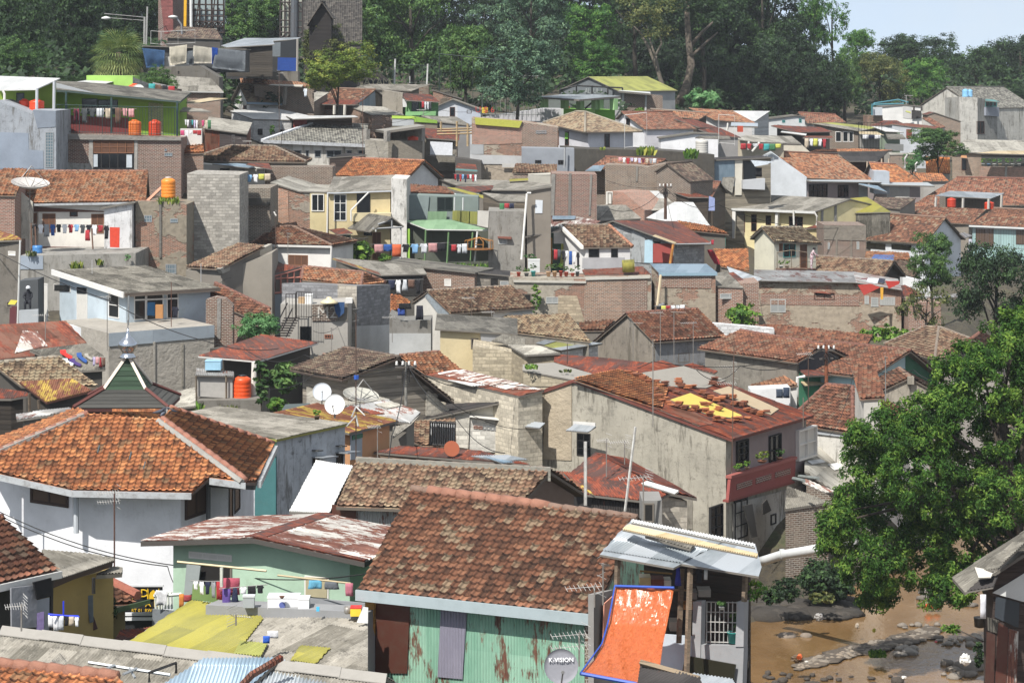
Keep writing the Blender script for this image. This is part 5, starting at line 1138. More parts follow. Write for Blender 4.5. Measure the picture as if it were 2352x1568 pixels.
onp=slab([(1190,1300),(1240,1280),(1520,1365),(1480,1390)],'c:white','white_sheet',95,95,10,.04)
# ---------------------------------------------------------------- stained gable house
S('large stained beige house whose roof is half stripped of tiles above the river',[(60,566),(590,385),(1985,906)],125.8,9.4,'st:aba490','c:rust',d2=120,ov=(.12,.35),edge='x:6a3a30',th=.12)
Fp=B['F']; a_,n_=roofplane(1)
onplane([(592,380),(975,300),(1180,330),(1420,470),(1370,640),(1190,585)],a_,n_,'t:orange','tile_field',.09,.05)
onplane([(1175,325),(1560,262),(1935,385),(1760,455),(1420,440)],a_,n_,'x:8d887e','cement_sheet',.07,.05)
onplane([(1440,560),(1620,500),(2072,695),(2058,730),(1780,690)],a_,n_,'x:c0ae52','yellow_board',.09,.05)
onplane([(1820,480),(1960,440),(2400,640),(2330,690)],a_,n_,'x:a8967a','board_strip',.08,.05)
onplane([(1230,600),(1450,560),(1830,770),(1700,790)],a_,n_,'c:rustl','pale_rust_sheet',.05,.03)
panel([(112,545),(575,395),(575,1095),(100,1075)],'rr:b3a283','coarse_render',out=.04,th=.06)
w(135,825,318,1055,'w',3,3,fw=.07,out=.25); panel([(160,800),(330,800),(322,1080),(170,1060)],'g:141516','dark_opening',out=.07)
slab([(118,792),(290,812),(338,766),(160,745)],'c:zinc','window_hood',124.0,123.4,20,.04); slab([(522,830),(715,846),(790,795),(600,772)],'c:zinc','window_hood',122.6,122.0,16,.04)
panel([(590,748),(785,762),(785,800),(590,790)],'x:d0cfca','hood_plate',out=.05)
w(620,850,740,1060,'k',2,3,fw=.05)
panel([(690,1180),(1640,1430),(1640,1700),(690,1600)],'st:8b8474','worn_base',out=.03)
panel([(1985,925),(2620,735),(2620,1190),(1975,1240)],'pl:8f7d7a','pink_wall','R',.05)
w(2012,930,2112,1140,'k',2,4,'R',out=.16); w(2300,880,2400,1120,'k',2,2,'R',out=.16); w(2540,830,2700,1050,'wh',2,2,'R',fw=.08,out=.25)
panel([(1925,1238),(2500,1068),(2490,1275),(1905,1440)],'x:8d4640','balcony_front','R',.3,.15); panel([(1920,1225),(2502,1055),(2502,1080),(1920,1250)],'x:9a5850','balcony_rail','R',.36,.3)
for k in range(3): panel([(1975+170*k,1300-52*k),(2110+170*k,1260-52*k),(2108+170*k,1310-52*k),(1973+170*k,1350-52*k)],'br:7a4438','pierced_brick','R',.33,.04)
panel([(1905,1440),(2490,1270),(2490,1290),(1905,1460)],'x:7d4038','balcony_floor','R',.3,.3)
panel([(1985,1475),(2660,1300),(2660,2300),(1990,2300)],'st:b9b4a8','lower_wall','R',.06)
tile(2,3)
w(1785,20,1895,270,'k',2,3,'R',out=.1); w(2000,-40,2110,270,'k',2,3,'R',out=.1); w(2315,85,2360,160,'k',1,1,'R',out=.12); panel([(2010,0),(2090,-20),(2135,270),(2085,280)],'x:57544e','open_casement','R',.45,.04); panel([(2170,-20),(2210,-60),(2250,40),(2175,80)],'x:4a4742','open_shutter','R',.5,.04)
tile(2,2)
for k,(x0,y0,x1,y1,c,kd,l) in enumerate([(2000,1120,2080,1190,'6a5a4a','weed','spiky potted plant at the near end of the red balcony'),(2090,1090,2150,1170,'7d6a50','weed','small spiky plant second along the red balcony'),(2195,1010,2310,1115,'8a5a40','yell','bushy yellow green plant in the middle of the red balcony')]): potplant(x0,y0,x1,y1,119.5+.9*k,c,l,kd,.2,'plants on the red balcony')
tile(3,2); potplant(150,990,240,1085,124.5,'7a5a48','tall snake plant at the far end of the red balcony','mid',.2,'plants on the red balcony'); bars([[(318,1255,119),(410,1275,117.5)],[(370,1235,121),(535,1255,119)]],.09,'me:8d9490','drain_pipe',6,True)
tile(2,2)
rs_=random.Random(3); a2,n2=a_+n_*.11,n_
sp_=[(1255,520),(1300,470),(1330,545),(1370,580),(1340,600),(1400,545),(1350,440),(1395,430),(1450,470),(1500,490),(1540,440),(1590,455),(1640,445),(1420,590),(1460,610),(1500,620),(1525,600),(1570,640),(1620,650),(1655,640),(1700,655),(1745,665),(1790,690),(1850,735),(1880,745),(1900,725),(1970,745),(2010,735),(2040,740),(1735,605),(1775,600),(1865,650),(1720,500),(1760,530),(1800,545),(1850,570),(1900,560),(1890,600),(1920,530),(1990,545),(2010,600),(2060,610),(2090,600),(2120,650),(2180,670),(2240,690),(2130,720),(2290,660),(1830,390),(1810,420),(1850,430),(1510,400),(1520,425),(1320,400),(1195,380),(1240,410),(1060,320),(1110,340),(1140,360)]
pos_=['by the remaining orange tiles','on the upper cement sheet','along the yellow board','on the pale rust sheet','near the lower rusty eave','beyond the yellow board']
for i,(x,y) in enumerate(sp_):
 c=hit(x,y,a2,n2); mb=MB(); m=rs_.randint(2,5); rr=rs_.uniform(-.7,.7)
 for k in range(m): mb.cub(c+n2*(.0+.045*k)+V((rs_.uniform(-.04,.04),rs_.uniform(-.04,.04),0)),0.33*rs_.uniform(.85,1.15),.22,.03,rr+rs_.uniform(-.15,.15))
 g_=5 if x>1700 and y<620 else 1 if y<440 and x>1150 else 0 if x<1420 else 3 if y>590 and x<1640 and False else 4 if y>720 or x>2080 else 2
 thing1(mb,'tile_stack','x:'+rs_.choice(['a3623f','8f5538','b57048','7a4c38']),'low stack of loose clay tiles '+pos_[g_]+' on the stripped roof','tile stack',None,'tile stacks '+pos_[g_])
antenna(1290,30,800,108,'tall leaning antenna mast with blue sleeves before the stained wall','cross',1,1,lean=0) ;
mast(1040,800,1560,89,'long white mast leaning in front of the stained gable wall','d5d3cc',lean=95,rad=.045)
mast(695,930,1490,88,'white pole standing beside the maroon gable','d2d0c9',rad=.06); antenna(880,905,1240,97,'antenna with a junction box on the maroon gable','yagi',-1,90); antenna(1040,920,1130,99,'thin antenna leaning before the stained gable wall','grid',-1,140,lean=0); antenna(1205,1230,1700,80,'large white grid antenna on a thick pole above the big brown roof','grid',-1,230,big=1.0)
mast(1985,70,1200,118.5,'thin brown mast rising through the stripped roof','6a5548',lean=20); antenna(1990,405,560,121,'white yagi antenna on the stripped roof','yagi',-1,140); antenna(1975,260,400,136,'pale grid antenna above the tile patch','grid',-1,150)
# ---------------------------------------------------------------- roofs behind it
S('pale block house with a cream shack on top and grey sheet lids',[(-300,90),(0,130),(140,165)],147,5,'bk:b9ad94'); tile(1,2)
S('cream rooftop shack with a sagging grey sheet roof',[(1600,-65),(2330,-20)],150.5,4,'pl:c6b791','c:greyd',ov=(.3,.3),rise=.5,base=CZ-21); w(1918,20,1985,110,'o',name='door_opening'); panel([(2000,-40),(2225,-10),(2190,105),(2010,60)],'p:8e8f90','plastic_sheet',out=.15); slab([(2100,40),(2390,100),(2400,20),(2200,-20)],'c:greyd','side_roof',149,148,14,.06)
garment('towel','c9a0a0',1945,110,1975,170,147.8,'pink cloth hanging at the cream rooftop shack','washing at the cream shack','cloth','laundry')
tile(2,2)
R('block outhouse with a grey sheet lid in front of the cream shack',[(165,168),(475,150),(285,84),(10,78)],143,143,7,'bk:a3977f','c:greyl')
R('low block shed with a bare concrete top and moss tufts',[(140,300),(590,385),(762,332),(412,232),(142,250)],137,136,3,'bk:b3a890','x:8f8b82',ov=.05)
tuft(160,240,270,290,136.6,'green weeds on the bare concrete top','weed',40); tuft(470,285,565,318,137,'moss tufts on the bare concrete top','olive',20)
R('small white block room with a yellow green and zinc sheet roof',[(480,126),(848,64),(400,8),(255,62)],157,159,7,'bk:cfccc6','c:lime'); onplane([(480,124),(846,62),(760,52),(390,108)],*B['pl'],'c:zinc','zinc_sheet',.05,.03); onplane([(255,62),(330,75),(500,25),(400,8)],*B['pl'],'c:zinc','zinc_sheet',.05,.03)
R('long building under a plain maroon sheet roof',[(415,225),(760,332),(1495,265),(850,190),(420,158)],142,139,7,'pl:6f665a','c:rust'); antenna(535,60,250,139.5,'thin dark antenna above the maroon sheet roof','yagi',1,60,c='4a3a34')
R('house with a broken brown tile roof behind the stripped roof',[(1760,330),(2290,475),(2570,430),(2290,250),(1720,235)],147,144,20,'pl:d3d0ca','t:orangeold',ia=1,ib=2)
slab([(1560,260),(1830,330),(1860,310),(1640,240)],'c:rust','rust_sheet',146,None,8,.05)
tile(3,2); S('white wall with washing under the broken brown tile roof',[(-60,470),(290,452)],143.4,1.5,'pl:dcdcda',n='wall',cat='wall')
garment('towel','3a4656',165,465,225,545,142.8,'checked dark cloth hanging on the white wall','washing on the white wall','cloth','laundry'); garment('towel','2f3d52',228,450,285,545,142.8,'dark blue cloth next to the checked cloth','washing on the white wall','cloth','laundry')
R('house with a long grey patchwork asbestos roof by the river tree',[(415,1190),(660,1350),(885,1300),(945,1108),(780,1020),(418,955)],126,126,11,'br:6d5c4e','c:greyl',ia=0,ib=1); pl_=B['pl']
for q in [[(620,1130),(700,1118),(760,1160),(680,1180)],[(440,1100),(560,1085),(600,1110),(480,1130)]]: onplane(q,*pl_,'c:white','pale_sheet',.06,.03)
slab([(395,1285),(600,1380),(690,1372),(420,1255)],'c:rustw','rust_strip',124,123.5,8,.05)
R('brick lean-to with a mossy dark sheet roof beside the pipe',[(240,1528),(645,1465),(260,1318)],121,122,10,'br:6d5c4e','c:greyd',ov=.1)
G('house with a red tiled hip roof above the river tree',(255,760),(842,850),(838,445),(612,428),134,33,'st:d8d4c8','t:red',d2=130,hip=True,ov=(.15,.15)); panel([(430,820),(785,855),(785,890),(430,850)],'x:a9adb0','flashing',out=.08)
S('plain grey wall end beside the red hip roof',[(905,552),(1125,540)],128,3.5,'pl:bcb8ac','t:red',rise=1.2,ov=(.05,.2))
S('beige gable end wall half behind the river tree',[(1058,495),(1345,358),(1640,520)],139,4,'st:a49a86','t:brown',ov=(.1,.05)); panel([(1320,352),(1375,352),(1375,420),(1320,420)],'st:a49a86','chimney',out=.3,th=.5)
G('house with a long red brown tiled roof and dark gable facing the river',(-530,105),(355,228),(592,78),(-150,-50),154,24,'st:857e70','t:red',d2=148,ov=(.3,.35)); panel([(365,225),(600,85),(855,235),(855,300),(365,290)],'x:3d4246','dark_gable','R',.05); panel([(365,300),(980,320),(980,640),(360,640)],'x:3f7a5c','green_wall','R',.08)
slab([(358,285),(430,350),(972,332),(780,268)],'c:rust','awning',147,150,9,.06,ia=1,ib=2); bars([[(420,355,147),(355,365,147),(345,535,147)]],.1,'x:d5d3cc','downpipe',6)
slab([(375,395),(420,435),(610,420),(560,390)],'c:cream','small_awning',147.6,149,9,.05,ia=1,ib=2)
S('turquoise house with a dark green shaded gable and red brown tiles',[(985,367),(1352,126),(1615,340)],146,6.5,'pl:a8ccd0','t:red',d2=150,ov=(.55,.35)); panel([(1305,175),(1352,150),(1590,320),(1590,600),(1300,600)],'pl:3f7058','green_wall',out=.04); w(1098,395,1178,490,'wh',1,1); w(1112,412,1165,488,'k',2,2)
utility_pole(608,85,440,142,'brown utility pole in front of the dark gable','8a5236',.11); antenna(450,145,600,122,'tall dark antenna beside the brown utility pole','yagi',-1,110,c='5a4a40'); antenna(1130,180,580,120,'grey mast antenna before the turquoise house','yagi',1,20,c='8f9290'); mast(405,540,800,119,'short mast by the red hip roof eave','7d766c')
tile(3,1)
G('house with a lichen mottled hip roof whose corner faces the camera',(1115,1575),(1565,1705),(1600,1425),(1475,1425),166,25,'pl:9a8f80','t:grey',d2=158,hip=True)
tile(3,2); S('small gabled house with a plastered end behind the river tree',[(1640,195),(1900,18),(2160,190)],148,4,'pl:948d84','t:red',d2=147,ov=(.5,.3))
tile(3,1); R('low row of red brown tiles with a grey ridge below the patched brick wall',[(-120,1560),(960,1590),(1020,1500),(120,1398),(-120,1440)],168,166,20,'pl:8d8474','t:red')
shrub(880,1400,1420,1560,170,'weed','bright green weeds below the patched brick wall',leaf=.3,n=60,per=22,name='weeds',stem=False,depth=3)
tile(2,1); shrub(1900,1200,2235,1430,175,'weed','bright green shrub between the two brick houses',leaf=.3,n=60,per=22,depth=3)
S('low white block wall behind the red gable house',[(1690,1385),(1960,1405),(2360,1440)],168,1,'bk:d6d6d4',n='wall',cat='wall')
S('stained gable house with a red tiled roof and antennas in the centre',[(745,1570),(1056,1303),(1298,1553)],166,5.4,'st:8f8473','t:red',d2=160,ov=(.15,.3)); panel([(1310,1570),(1830,1545),(1830,1760),(1312,1770)],'st:8b8e90','grey_wall','R',.03); w(1510,1655,1610,1735,'o',1,1,'R')
for k,(x,t,b_,l) in enumerate([(1115,1380,1780,'left bamboo mast in front of the stained gable'),(1355,1290,1760,'wooden mast at the corner of the stained gable house'),(1475,1285,1770,'tall grey mast with a yagi over the red tiles'),(1645,1380,1740,'white mast at the right end of the red tiles')]): antenna(x,t,b_,158-k,l,'yagi' if k else 'grid',(-1)**k,90+10*k)
tile(2,1)
R('house with a wide lichen mottled tile roof below the old brick terrace wall',[(-120,1445),(740,1552),(545,1312),(-100,1332)],161,158,22,'st:857d6e','t:lichen',ov=.15)
R('dark narrow tile roof left of the stained gable house',[(640,1455),(860,1450),(955,1362),(640,1385)],169,169,18,'st:7d7568','t:brown',ov=.1)
# ---------------------------------------------------------------- second row from the top, left
tile(0,1)
G('white house with an orange tiled roof behind the washing terrace',(300,335),(1288,318),(1305,52),(-20,52),173,27,'pl:ddd7ca','t:orangeold',d2=173,ov=(.5,.2)); gutter('me:b5b9ba')
vp([(130,190),(287,325),(287,640),(140,655)],'st:d2cbb8','side_wall',172.4,th=.2); panel([(300,365),(915,405),(915,412),(300,410)],'x:5c3a2c','dark_band',out=.03)
w(375,425,490,590,'wd',2,1); w(615,400,685,452,'b'); w(805,428,915,600,'wd',2,1); w(296,422,325,560,'wd',1,1); panel([(300,715),(912,722),(912,740),(300,735)],'x:6a3a30','red_skirting',out=.05)
slab([(1283,312),(1305,318),(1425,205),(1415,185)],'x:c98f74','verge_board',173,173,27,.1)
S('whitewashed side room with streaks beside the washing terrace',[(880,378),(1193,322)],171,3,'st:dcdcda','c:greyd',ov=(.25,.25),d2=171)
S('mossy retaining terrace carrying the washing lines',[(180,796),(1195,776)],166,7,'st:979389',base=CZ-20,n='terrace',cat='terrace',d2=166); panel([(180,796),(380,796),(380,915),(180,915)],'pl:929fad','blue_patch',out=.04)
washing('sk sw:80 jg:110 sb:100 sk sw sr slb sdg sk sw:90 sr:60 sk:120',280,522,965,530,169.4,'on the line of the white terrace',75,-6)
r_=vp([(967,545),(1055,548),(1052,725),(970,722)],'f:c9452f','towel',169.2,own=('large red patterned towel at the right end of the terrace line','towel')); garment('trousers','b8262e',750,570,795,665,169.3,'red trousers hanging low on the terrace line','washing on the white terrace','trousers','laundry')
bars([[(310,510,169.5),(318,735,168.6)],[(805,520,169.5),(820,738,169)],[(275,510,169.5),(280,735,168.4)]],.05,'me:6a5040','clothes_post',4,True)
mb=MB(); mb.smooth=True; R_=1.0; s=.2605*168/F; mb.lathe([(s*44,0),(s*45,s*20),(s*43,s*24),(s*45,s*48),(s*44,s*70),(s*38,s*71)],W(330,778,168),14); thing1(mb,'barrel','p:3f78b0','blue plastic barrel standing on the washing terrace','barrel')
dish(268,150,168,167.8,'wide wire mesh dish on a tall pole in front of the orange tiled roof',(.1,-.2,.97),'b9b4ae',5.4,kind='mesh')
tuft(630,830,720,930,165.7,'ferns growing from the cracked terrace wall','yell',50); tuft(855,815,910,880,165.7,'small fern on the terrace wall by the dark stain','yell',30); shrub(1090,780,1170,850,165.5,'bush','purple flowering plant on the terrace edge',leaf=.1,n=14,per=14); tuft(240,745,315,800,165.8,'moss clump at the left end of the terrace','olive',40)
S('mottled brown render tower with glass bricks beside the terrace',[(1195,315),(1420,318),(1645,345)],172,5,'bp:8c8069'); w(1272,440,1340,500,'gb',3,2); w(1500,470,1568,505,'gb',4,1); w(1460,870,1555,955,'gb',5,2); panel([(1405,330),(1425,330),(1425,815),(1405,815)],'rr:6f6a60','column',out=.08)
tank(1421,102,1549,287,173,'e0862b','big orange yellow water tank on the mottled render tower',lid='b8b4ac'); tuft(1400,270,1580,340,172.4,'yellow green moss under the big orange yellow tank','yell',90)
S('tall windowless grey block tower beside the orange yellow tank',[(1650,72),(2112,85)],176,6,'bk:aaa59b');
S('dark brick terrace house with a ledge beside the grey block tower',[(2105,205),(2385,200)],183,6,'br:6e6456'); panel([(2108,290),(2385,290),(2385,350),(2108,350)],'st:5a564c','ledge',out=.25,th=.25)
S('brick end wall with a tiled roof at the left edge',[(-80,258),(140,262)],170,4,'br:8c5c4a','t:orangeold',rise=1.5,ov=(.1,.1))
R('tall narrow rendered house with a rust orange eave at the left edge',[(-90,665),(192,655),(150,625),(0,578),(-90,575)],138,137,18,'st:726b5f','c:rusty'); w(75,755,140,798,'wh',1,1); w(60,1195,105,1255,'o'); slab([(68,1225),(130,1228),(158,1190),(95,1185)],'x:b0a53a','yellow_hood',136.3,136.3,25,.04); panel([(90,1240),(150,1240),(150,1400),(85,1400)],'pl:5e2f33','maroon_wall',out=.03); bars([[(178,660,136),(155,1395,136)]],.05,'x:c5c5c0','downpipe',6)
S('pale blue two storey house with a grey asbestos roof on a rough base',[(1098,1128),(1938,1078)],148,9.2,'pl:b2c3cc','c:greyd',d2=151.6,yb=925,ov=(.5,.35),edge='x:5b5148'); gutter('wd:6d6258',.1); q_=B['Q']
mb=MB(); a=q_[0]; b=a+B['bb']; mb.box((a+b)/2-B['e']*.06-V((0,0,.1)),(b-a)/2,B['e']*.04,V((0,0,.16))); mb.build('white_fascia','x:d5d3ce',B['r'])
w(1180,1125,1285,1358,'w',1,1); w(1288,1125,1440,1358,'w',1,1); w(1468,1120,1572,1348,'w',1,1); panel([(1180,1180),(1572,1165),(1572,1178),(1180,1193)],'x:d8d6d0','transom',out=.06); bx(1370,1230,1435,1350,148.6,.3,'x:a9794a','cardboard'); panel([(1296,1205),(1362,1205),(1358,1325),(1292,1320)],'f:3a6f9c','blue_cloth',out=.08)
w(960,1110,1052,1352,'w',1,2,'L'); w(680,1068,772,1400,'wh',1,1,'L',name='door'); panel([(684,1072),(768,1080),(768,1130),(684,1125)],'g:1c1f22','fanlight','L',.06); w(478,1045,625,1118,'wh',2,1,'L'); panel([(484,1050),(620,1058),(620,1112),(484,1106)],'g:1c1f22','dark_pane','L',.05); w(335,1030,422,1400,'wh',1,1,'L',name='door')
bars([[(1135,1150,147.3),(1130,1440,147.3)]],.05,'me:8c9294','downpipe',6); garment('shirt','1d2030',1512,1245,1578,1340,147.2,'dark shirt hanging from the right window of the pale blue house','washing on the blue house','shirt','laundry')
S('rough rendered lower storey and parapet below the pale blue house',[(958,1478),(1888,1408)],143.5,8,'rr:a79f90',d2=146.5,n='terrace',cat='terrace'); panel([(958,1478),(1345,1450),(1345,1565),(958,1595)],'pl:9aa7b0','parapet',out=.06); panel([(1345,1450),(1888,1408),(1888,1515),(1345,1560)],'pl:8e9aa3','parapet',out=.05); tile(0,2); panel([(1345,50),(1365,48),(1365,470),(1345,470)],'rr:b0a898','column',out=.08); panel([(1600,60),(1616,58),(1616,440),(1600,440)],'rr:97907f','column',out=.06); tile(0,1)
vp([(588,1398),(960,1498),(960,1570),(860,1570),(588,1480)],'pl:d0d3d4','low_wall',149,144.5,.15)
def person_seated():
 a=W(252,1275,152); r=root('person','person in a white cap crouching in the dark porch of the pale blue house','person',a); k=.0066*1.0;
 me=bpy.data.meshes.new('body'); P=[(0,0,.45),(0,.02,.75),(0,-.05,1.0),(0,-.08,1.13),(0,-.14,1.27),(.19,-.06,.98),(.26,-.28,.78),(.12,-.45,.7),(-.19,-.06,.98),(-.26,-.28,.78),(-.12,-.45,.7),(.14,-.35,.5),(.15,-.3,.08),(.15,-.45,.04),(-.14,-.35,.5),(-.15,-.3,.08),(-.15,-.45,.04)]
 E=[(0,1),(1,2),(2,3),(3,4),(2,5),(5,6),(6,7),(2,8),(8,9),(9,10),(0,11),(11,12),(12,13),(0,14),(14,15),(15,16)]; me.from_pydata(P,E,[]); o=link('body',me,r)
 sk=o.modifiers.new('s','SKIN'); R_=[.16,.16,.17,.06,.1,.07,.05,.035,.07,.05,.035,.09,.06,.05,.09,.06,.05]
 for v,q in zip(me.skin_vertices[0].data,R_): v.radius=(q,q)
 me.skin_vertices[0].data[0].use_root=True; o.modifiers.new('b','SUBSURF').levels=1; me.materials.append(M('f:23252b'))
 mb=MB(); mb.smooth=True; mb.lathe([(.13,-.02),(.135,.03),(.11,.09),(.05,.13),(.01,.135)],a+V((0,-.14,1.29)),10); mb.box(a+V((0,-.29,1.28)),(.09,0,0),(0,.07,0),(0,0,.008)); mb.build('cap','f:d5d7da',r)
person_seated()
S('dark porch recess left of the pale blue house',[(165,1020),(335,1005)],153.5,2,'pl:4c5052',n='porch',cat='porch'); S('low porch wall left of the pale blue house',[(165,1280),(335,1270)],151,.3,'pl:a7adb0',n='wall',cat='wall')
antenna(945,1150,1640,140,'wooden post antenna in front of the pale blue house','grid',-1,90); antenna(400,1310,1720,130,'white antenna over the flaking maroon roof','yagi',-1,110); mast(1510,1030,1440,146,'rusty mast before the right window of the pale blue house','6a4636'); mast(812,835,955,152,'white lamp post at the ridge of the grey asbestos roof','c5c5c2',group=None); mast(1772,865,1030,158,'white lamp post left of the brown tiled lean-to','c5c5c2',group=None)
R('house with a brown tiled lean-to roof and concrete gable parapet',[(1638,892),(1950,912),(2335,712),(2102,692)],161,159,19,'pl:7c7468','t:grey'); vp([(1942,912),(2400,692),(2400,760),(1965,955)],'pl:a39c8d','parapet',158.8,164,.3); S('beige rendered house beside the brown tiled lean-to',[(1640,925),(1960,940),(2400,770)],160.5,4,'pl:8f8676')
G('house with an orange red tiled slope behind the round bush',(1828,1165),(2420,1440),(2380,1265),(1900,1038),152.5,34,'br:79503f','t:red',d2=147,ov=(.1,.1),cap=True)
S('dark brick arch wall between the blue house and the round bush',[(1815,1185),(1900,1160),(1985,1175),(2050,1240)],147.5,1,'br:6d4c3e',n='wall',cat='wall'); panel([(1915,1170),(1950,1170),(1945,1530),(1912,1530)],'rr:8d8880','column',out=.05)
shrub(2048,1298,2490,1545,144.5,'bush','dense round bush of fine leaves between the arch wall and the stairs',leaf=.2,n=150,per=40,asp=.3)
# ---------------------------------------------------------------- centre left
tile(1,1)
R('tin shed with a salmon timber frame and a rust streaked roof',[(-230,975),(8,1000),(442,888),(150,856)],161,164,8,'x:949ea4','c:rustl',ov=.25,ia=1,ib=2)
p,n,e=plane('F'); mb=MB()
for k in range(6): x=125+58*k; mb.tube([hit(x,985-17*k,p-n*.05,n),hit(x,1135-6*k,p-n*.05,n)],.06,4)
mb.tube([hit(110,1000,p-n*.05,n),hit(440,905,p-n*.05,n)],.06,4).tube([hit(110,1135,p-n*.05,n),hit(440,1100,p-n*.05,n)],.06,4).tube([hit(200,1000,p-n*.05,n),hit(440,985,p-n*.05,n)],.05,4); mb.build('salmon_frame','x:c07f70',B['r'])
panel([(120,1000),(430,915),(425,1095),(120,1130)],'p:6a6158','plastic_infill',out=.03); panel([(125,1030),(190,1030),(190,1130),(125,1130)],'g:1a1614','dark_window',out=.05)
G('house with a long strip of red brown tiles and a stained cream wall',(430,1003),(948,1056),(968,944),(442,893),161,26,'st:cbc3b2','t:orangeold',hip=True,d2=158.5,ov=(.15,.15))
S('tall grey block house with a darker newer face',[(914,1062),(1208,1050)],156,5,'bk:8b8b8c',d2=160.5); panel([(905,1415),(1205,1405),(1205,1900),(905,1900)],'pl:b5b8b9','painted_base',out=.04); panel([(745,1048),(914,1062),(905,1800),(745,1800)],'bk:a8a194','lighter_side','L',.03)
tile(1,2); w(1115,88,1230,160,'o',on='F'); tile(1,1)
S('low stained parapet wall with washing left of the grey tiled gable',[(1200,1310),(1325,1372),(1566,1362)],154.5,3,'st:85827a'); panel([(1200,1480),(1566,1480),(1566,1800),(1200,1800)],'pl:b0b3b2','pale_wall',out=.04)
garment('trousers','1b1d2a',1432,1235,1502,1360,154.2,'black trousers hung on the whitish wall left of the grey tiled gable','washing left of the grey gable','trousers','laundry'); garment('shorts','17171b',1280,1215,1392,1265,154.2,'black shorts spread on the line left of the grey tiled gable','washing left of the grey gable','shorts','laundry'); garment('towel','26469c',1273,1260,1336,1325,154.3,'blue cloth hung below the black shorts','washing left of the grey gable','cloth','laundry')
R('scrap of orange brown tile roof between the block house and the washing',[(1205,1300),(1390,1210),(1300,1150),(1205,1138)],163,165,20,'pl:7d7568','t:orange')
S('house with balcony and white graffiti behind the black stair',[(240,1222),(520,1232),(832,1215)],152,4,'pl:a19c91',d2=152); panel([(518,1225),(742,1225),(742,1372),(518,1372)],'br:5b463a','brick_parapet',out=.06); panel([(742,1222),(832,1218),(832,1370),(742,1372)],'st:7d776a','stained_parapet',out=.05); w(410,1418,512,1545,'k',1,1,name='door'); w(628,1490,700,1525,'v',3,1);
p,n,e=plane('F'); lettering('M2',B['r'],hit(650,1300,p-n*.08,n),e,(0,0,1),.95,'e:b9b4aa','graffiti')
rail([(288,1365),(372,1365),(380,1345),(512,1350)],151,3.6*.42,'black railing on the graffiti balcony','1d1d1e')
r_=root('stair','black steel stair climbing to the graffiti balcony','stair',W(270,1510,149.5)); B['r']=r_
for q in [((205,1405,149),(300,1215,150.5)),((250,1455,148.5),(345,1260,150.5)),((205,1480,149),(260,1400,149.5)),((290,1510,148.2),(375,1330,150.5))]: bars([list(q)],.045,'me:1d1c1c','stair_rail',4)
mb=MB()
for k in range(8): mb.cub(W(255+12*k,1500-22*k,148.6+.25*k),.9,.3,.05)
mb.build('treads','me:2a2422',r_)
bx(455,1140,517,1222,152.6,.8,'p:dededa','tub',('stack of white tubs on the graffiti balcony','tub')); mb=MB(); mb.smooth=True; mb.lathe([(.5,0),(.52,.08),(.28,.22),(.15,.27),(.15,.36),(.05,.38)],W(668,1217,151.6),14); thing1(mb,'water_tank','p:d8c9a2','squat cream tank lid on the graffiti balcony','water tank'); bx(395,1165,452,1218,152.8,.6,'p:b59a78','crate',('pale crate beside the white tubs','crate'))
vp([(708,1208),(805,1205),(800,1300),(752,1342),(722,1290)],'f:2b4a72','blue_cloth',151.7,own=('dark blue cloth hung over the graffiti balcony corner','laundry')); bx(812,1175,872,1215,152,.5,'x:d5d3cd','lamp_box',('white box lamp on the corner of the graffiti house','lamp'))
S('pale house with an old grey tiled gable roof behind the wire antennas',[(1395,1203),(1535,1105),(1738,1300)],164,6.2,'pl:cdc9bd','t:grey',d2=160,ov=(.1,.2)); panel([(1745,1310),(2110,1280),(2110,1600),(1745,1600)],'bk:8c806b','block_side','R',.03); panel([(1530,1115),(1740,1300),(1735,1350),(1640,1310),(1520,1160)],'me:a3aeb4','flashing',out=.06)
antenna(1925,1160,1400,157,'brown antenna mast before the grey tiled gable','yagi',-1,90,c='6d5c50'); antenna(2100,1285,1410,157,'white comb antenna at the right of the grey tiled gable','yagi',-1,90); antenna(1225,1330,1560,151,'white antenna tilted before the low stained parapet','yagi',-1,90); mast(2300,1120,1450,166,'bamboo mast by the ivy covered brick corner','8a7a64'); antenna(690,1430,1700,140,'yagi antenna on a white mast below the graffiti balcony','yagi',1,50)
R('low house under an old grey asbestos roof below the washing porch',[(1130,968),(1532,956),(1490,895),(1080,842),(700,812),(1005,928)],171,172,8,'st:6b665c','c:grey'); slab([(690,825),(1005,930),(1130,968),(1100,940),(720,820)],'c:rusty','rust_edge',171,170,10,.06); panel([(1125,985),(1490,975),(1490,1150),(1125,1150)],'pl:2e2b28','porch_shade_panel',out=.03)  # flat dark panel paints in the shade of the open porch
washing('tn sw dlg tbr sk',1190,1010,1480,1005,170,'in the dark porch below the grey asbestos roof',110)
S('brick house under a thin dark roof below the washing porch',[(1150,850),(1490,895),(1955,945)],175,4,'br:7f5c48','c:greyd',d2=173,ov=(.2,.1)); w(1685,1000,1745,1065,'wh',1,1)
S('grey block annex under the thin dark roof',[(1945,942),(2265,972)],173.5,4,'bk:8a8378','c:dark',ov=(.2,.1)); w(2085,990,2165,1110,'o',name='door'); w(2175,1020,2250,1110,'gr',1,1)
G('small white house with a dark brown hip roof and a brown window',(-20,690),(692,706),(348,538),(205,540),182,26,'pl:d7d3cb','t:brown',d2=180,hip=True,ov=(.25,.2)); gutter('x:c8c6c0'); w(310,788,482,885,'wd',3,1); bars([[(688,715,179.8),(680,905,179.8)]],.07,'x:d5d3cd','downpipe',6); antenna(305,595,860,178.5,'white antenna mast before the small white hip roofed house','yagi',1,30); antenna(195,420,850,178,'dark thin antenna at the hip of the small white house','cross',-1,10,c='5a4a40'); garment('shirt','2a1c22',162,790,200,858,177.5,'dark shirt on a mast by the small white house','washing','shirt','laundry')
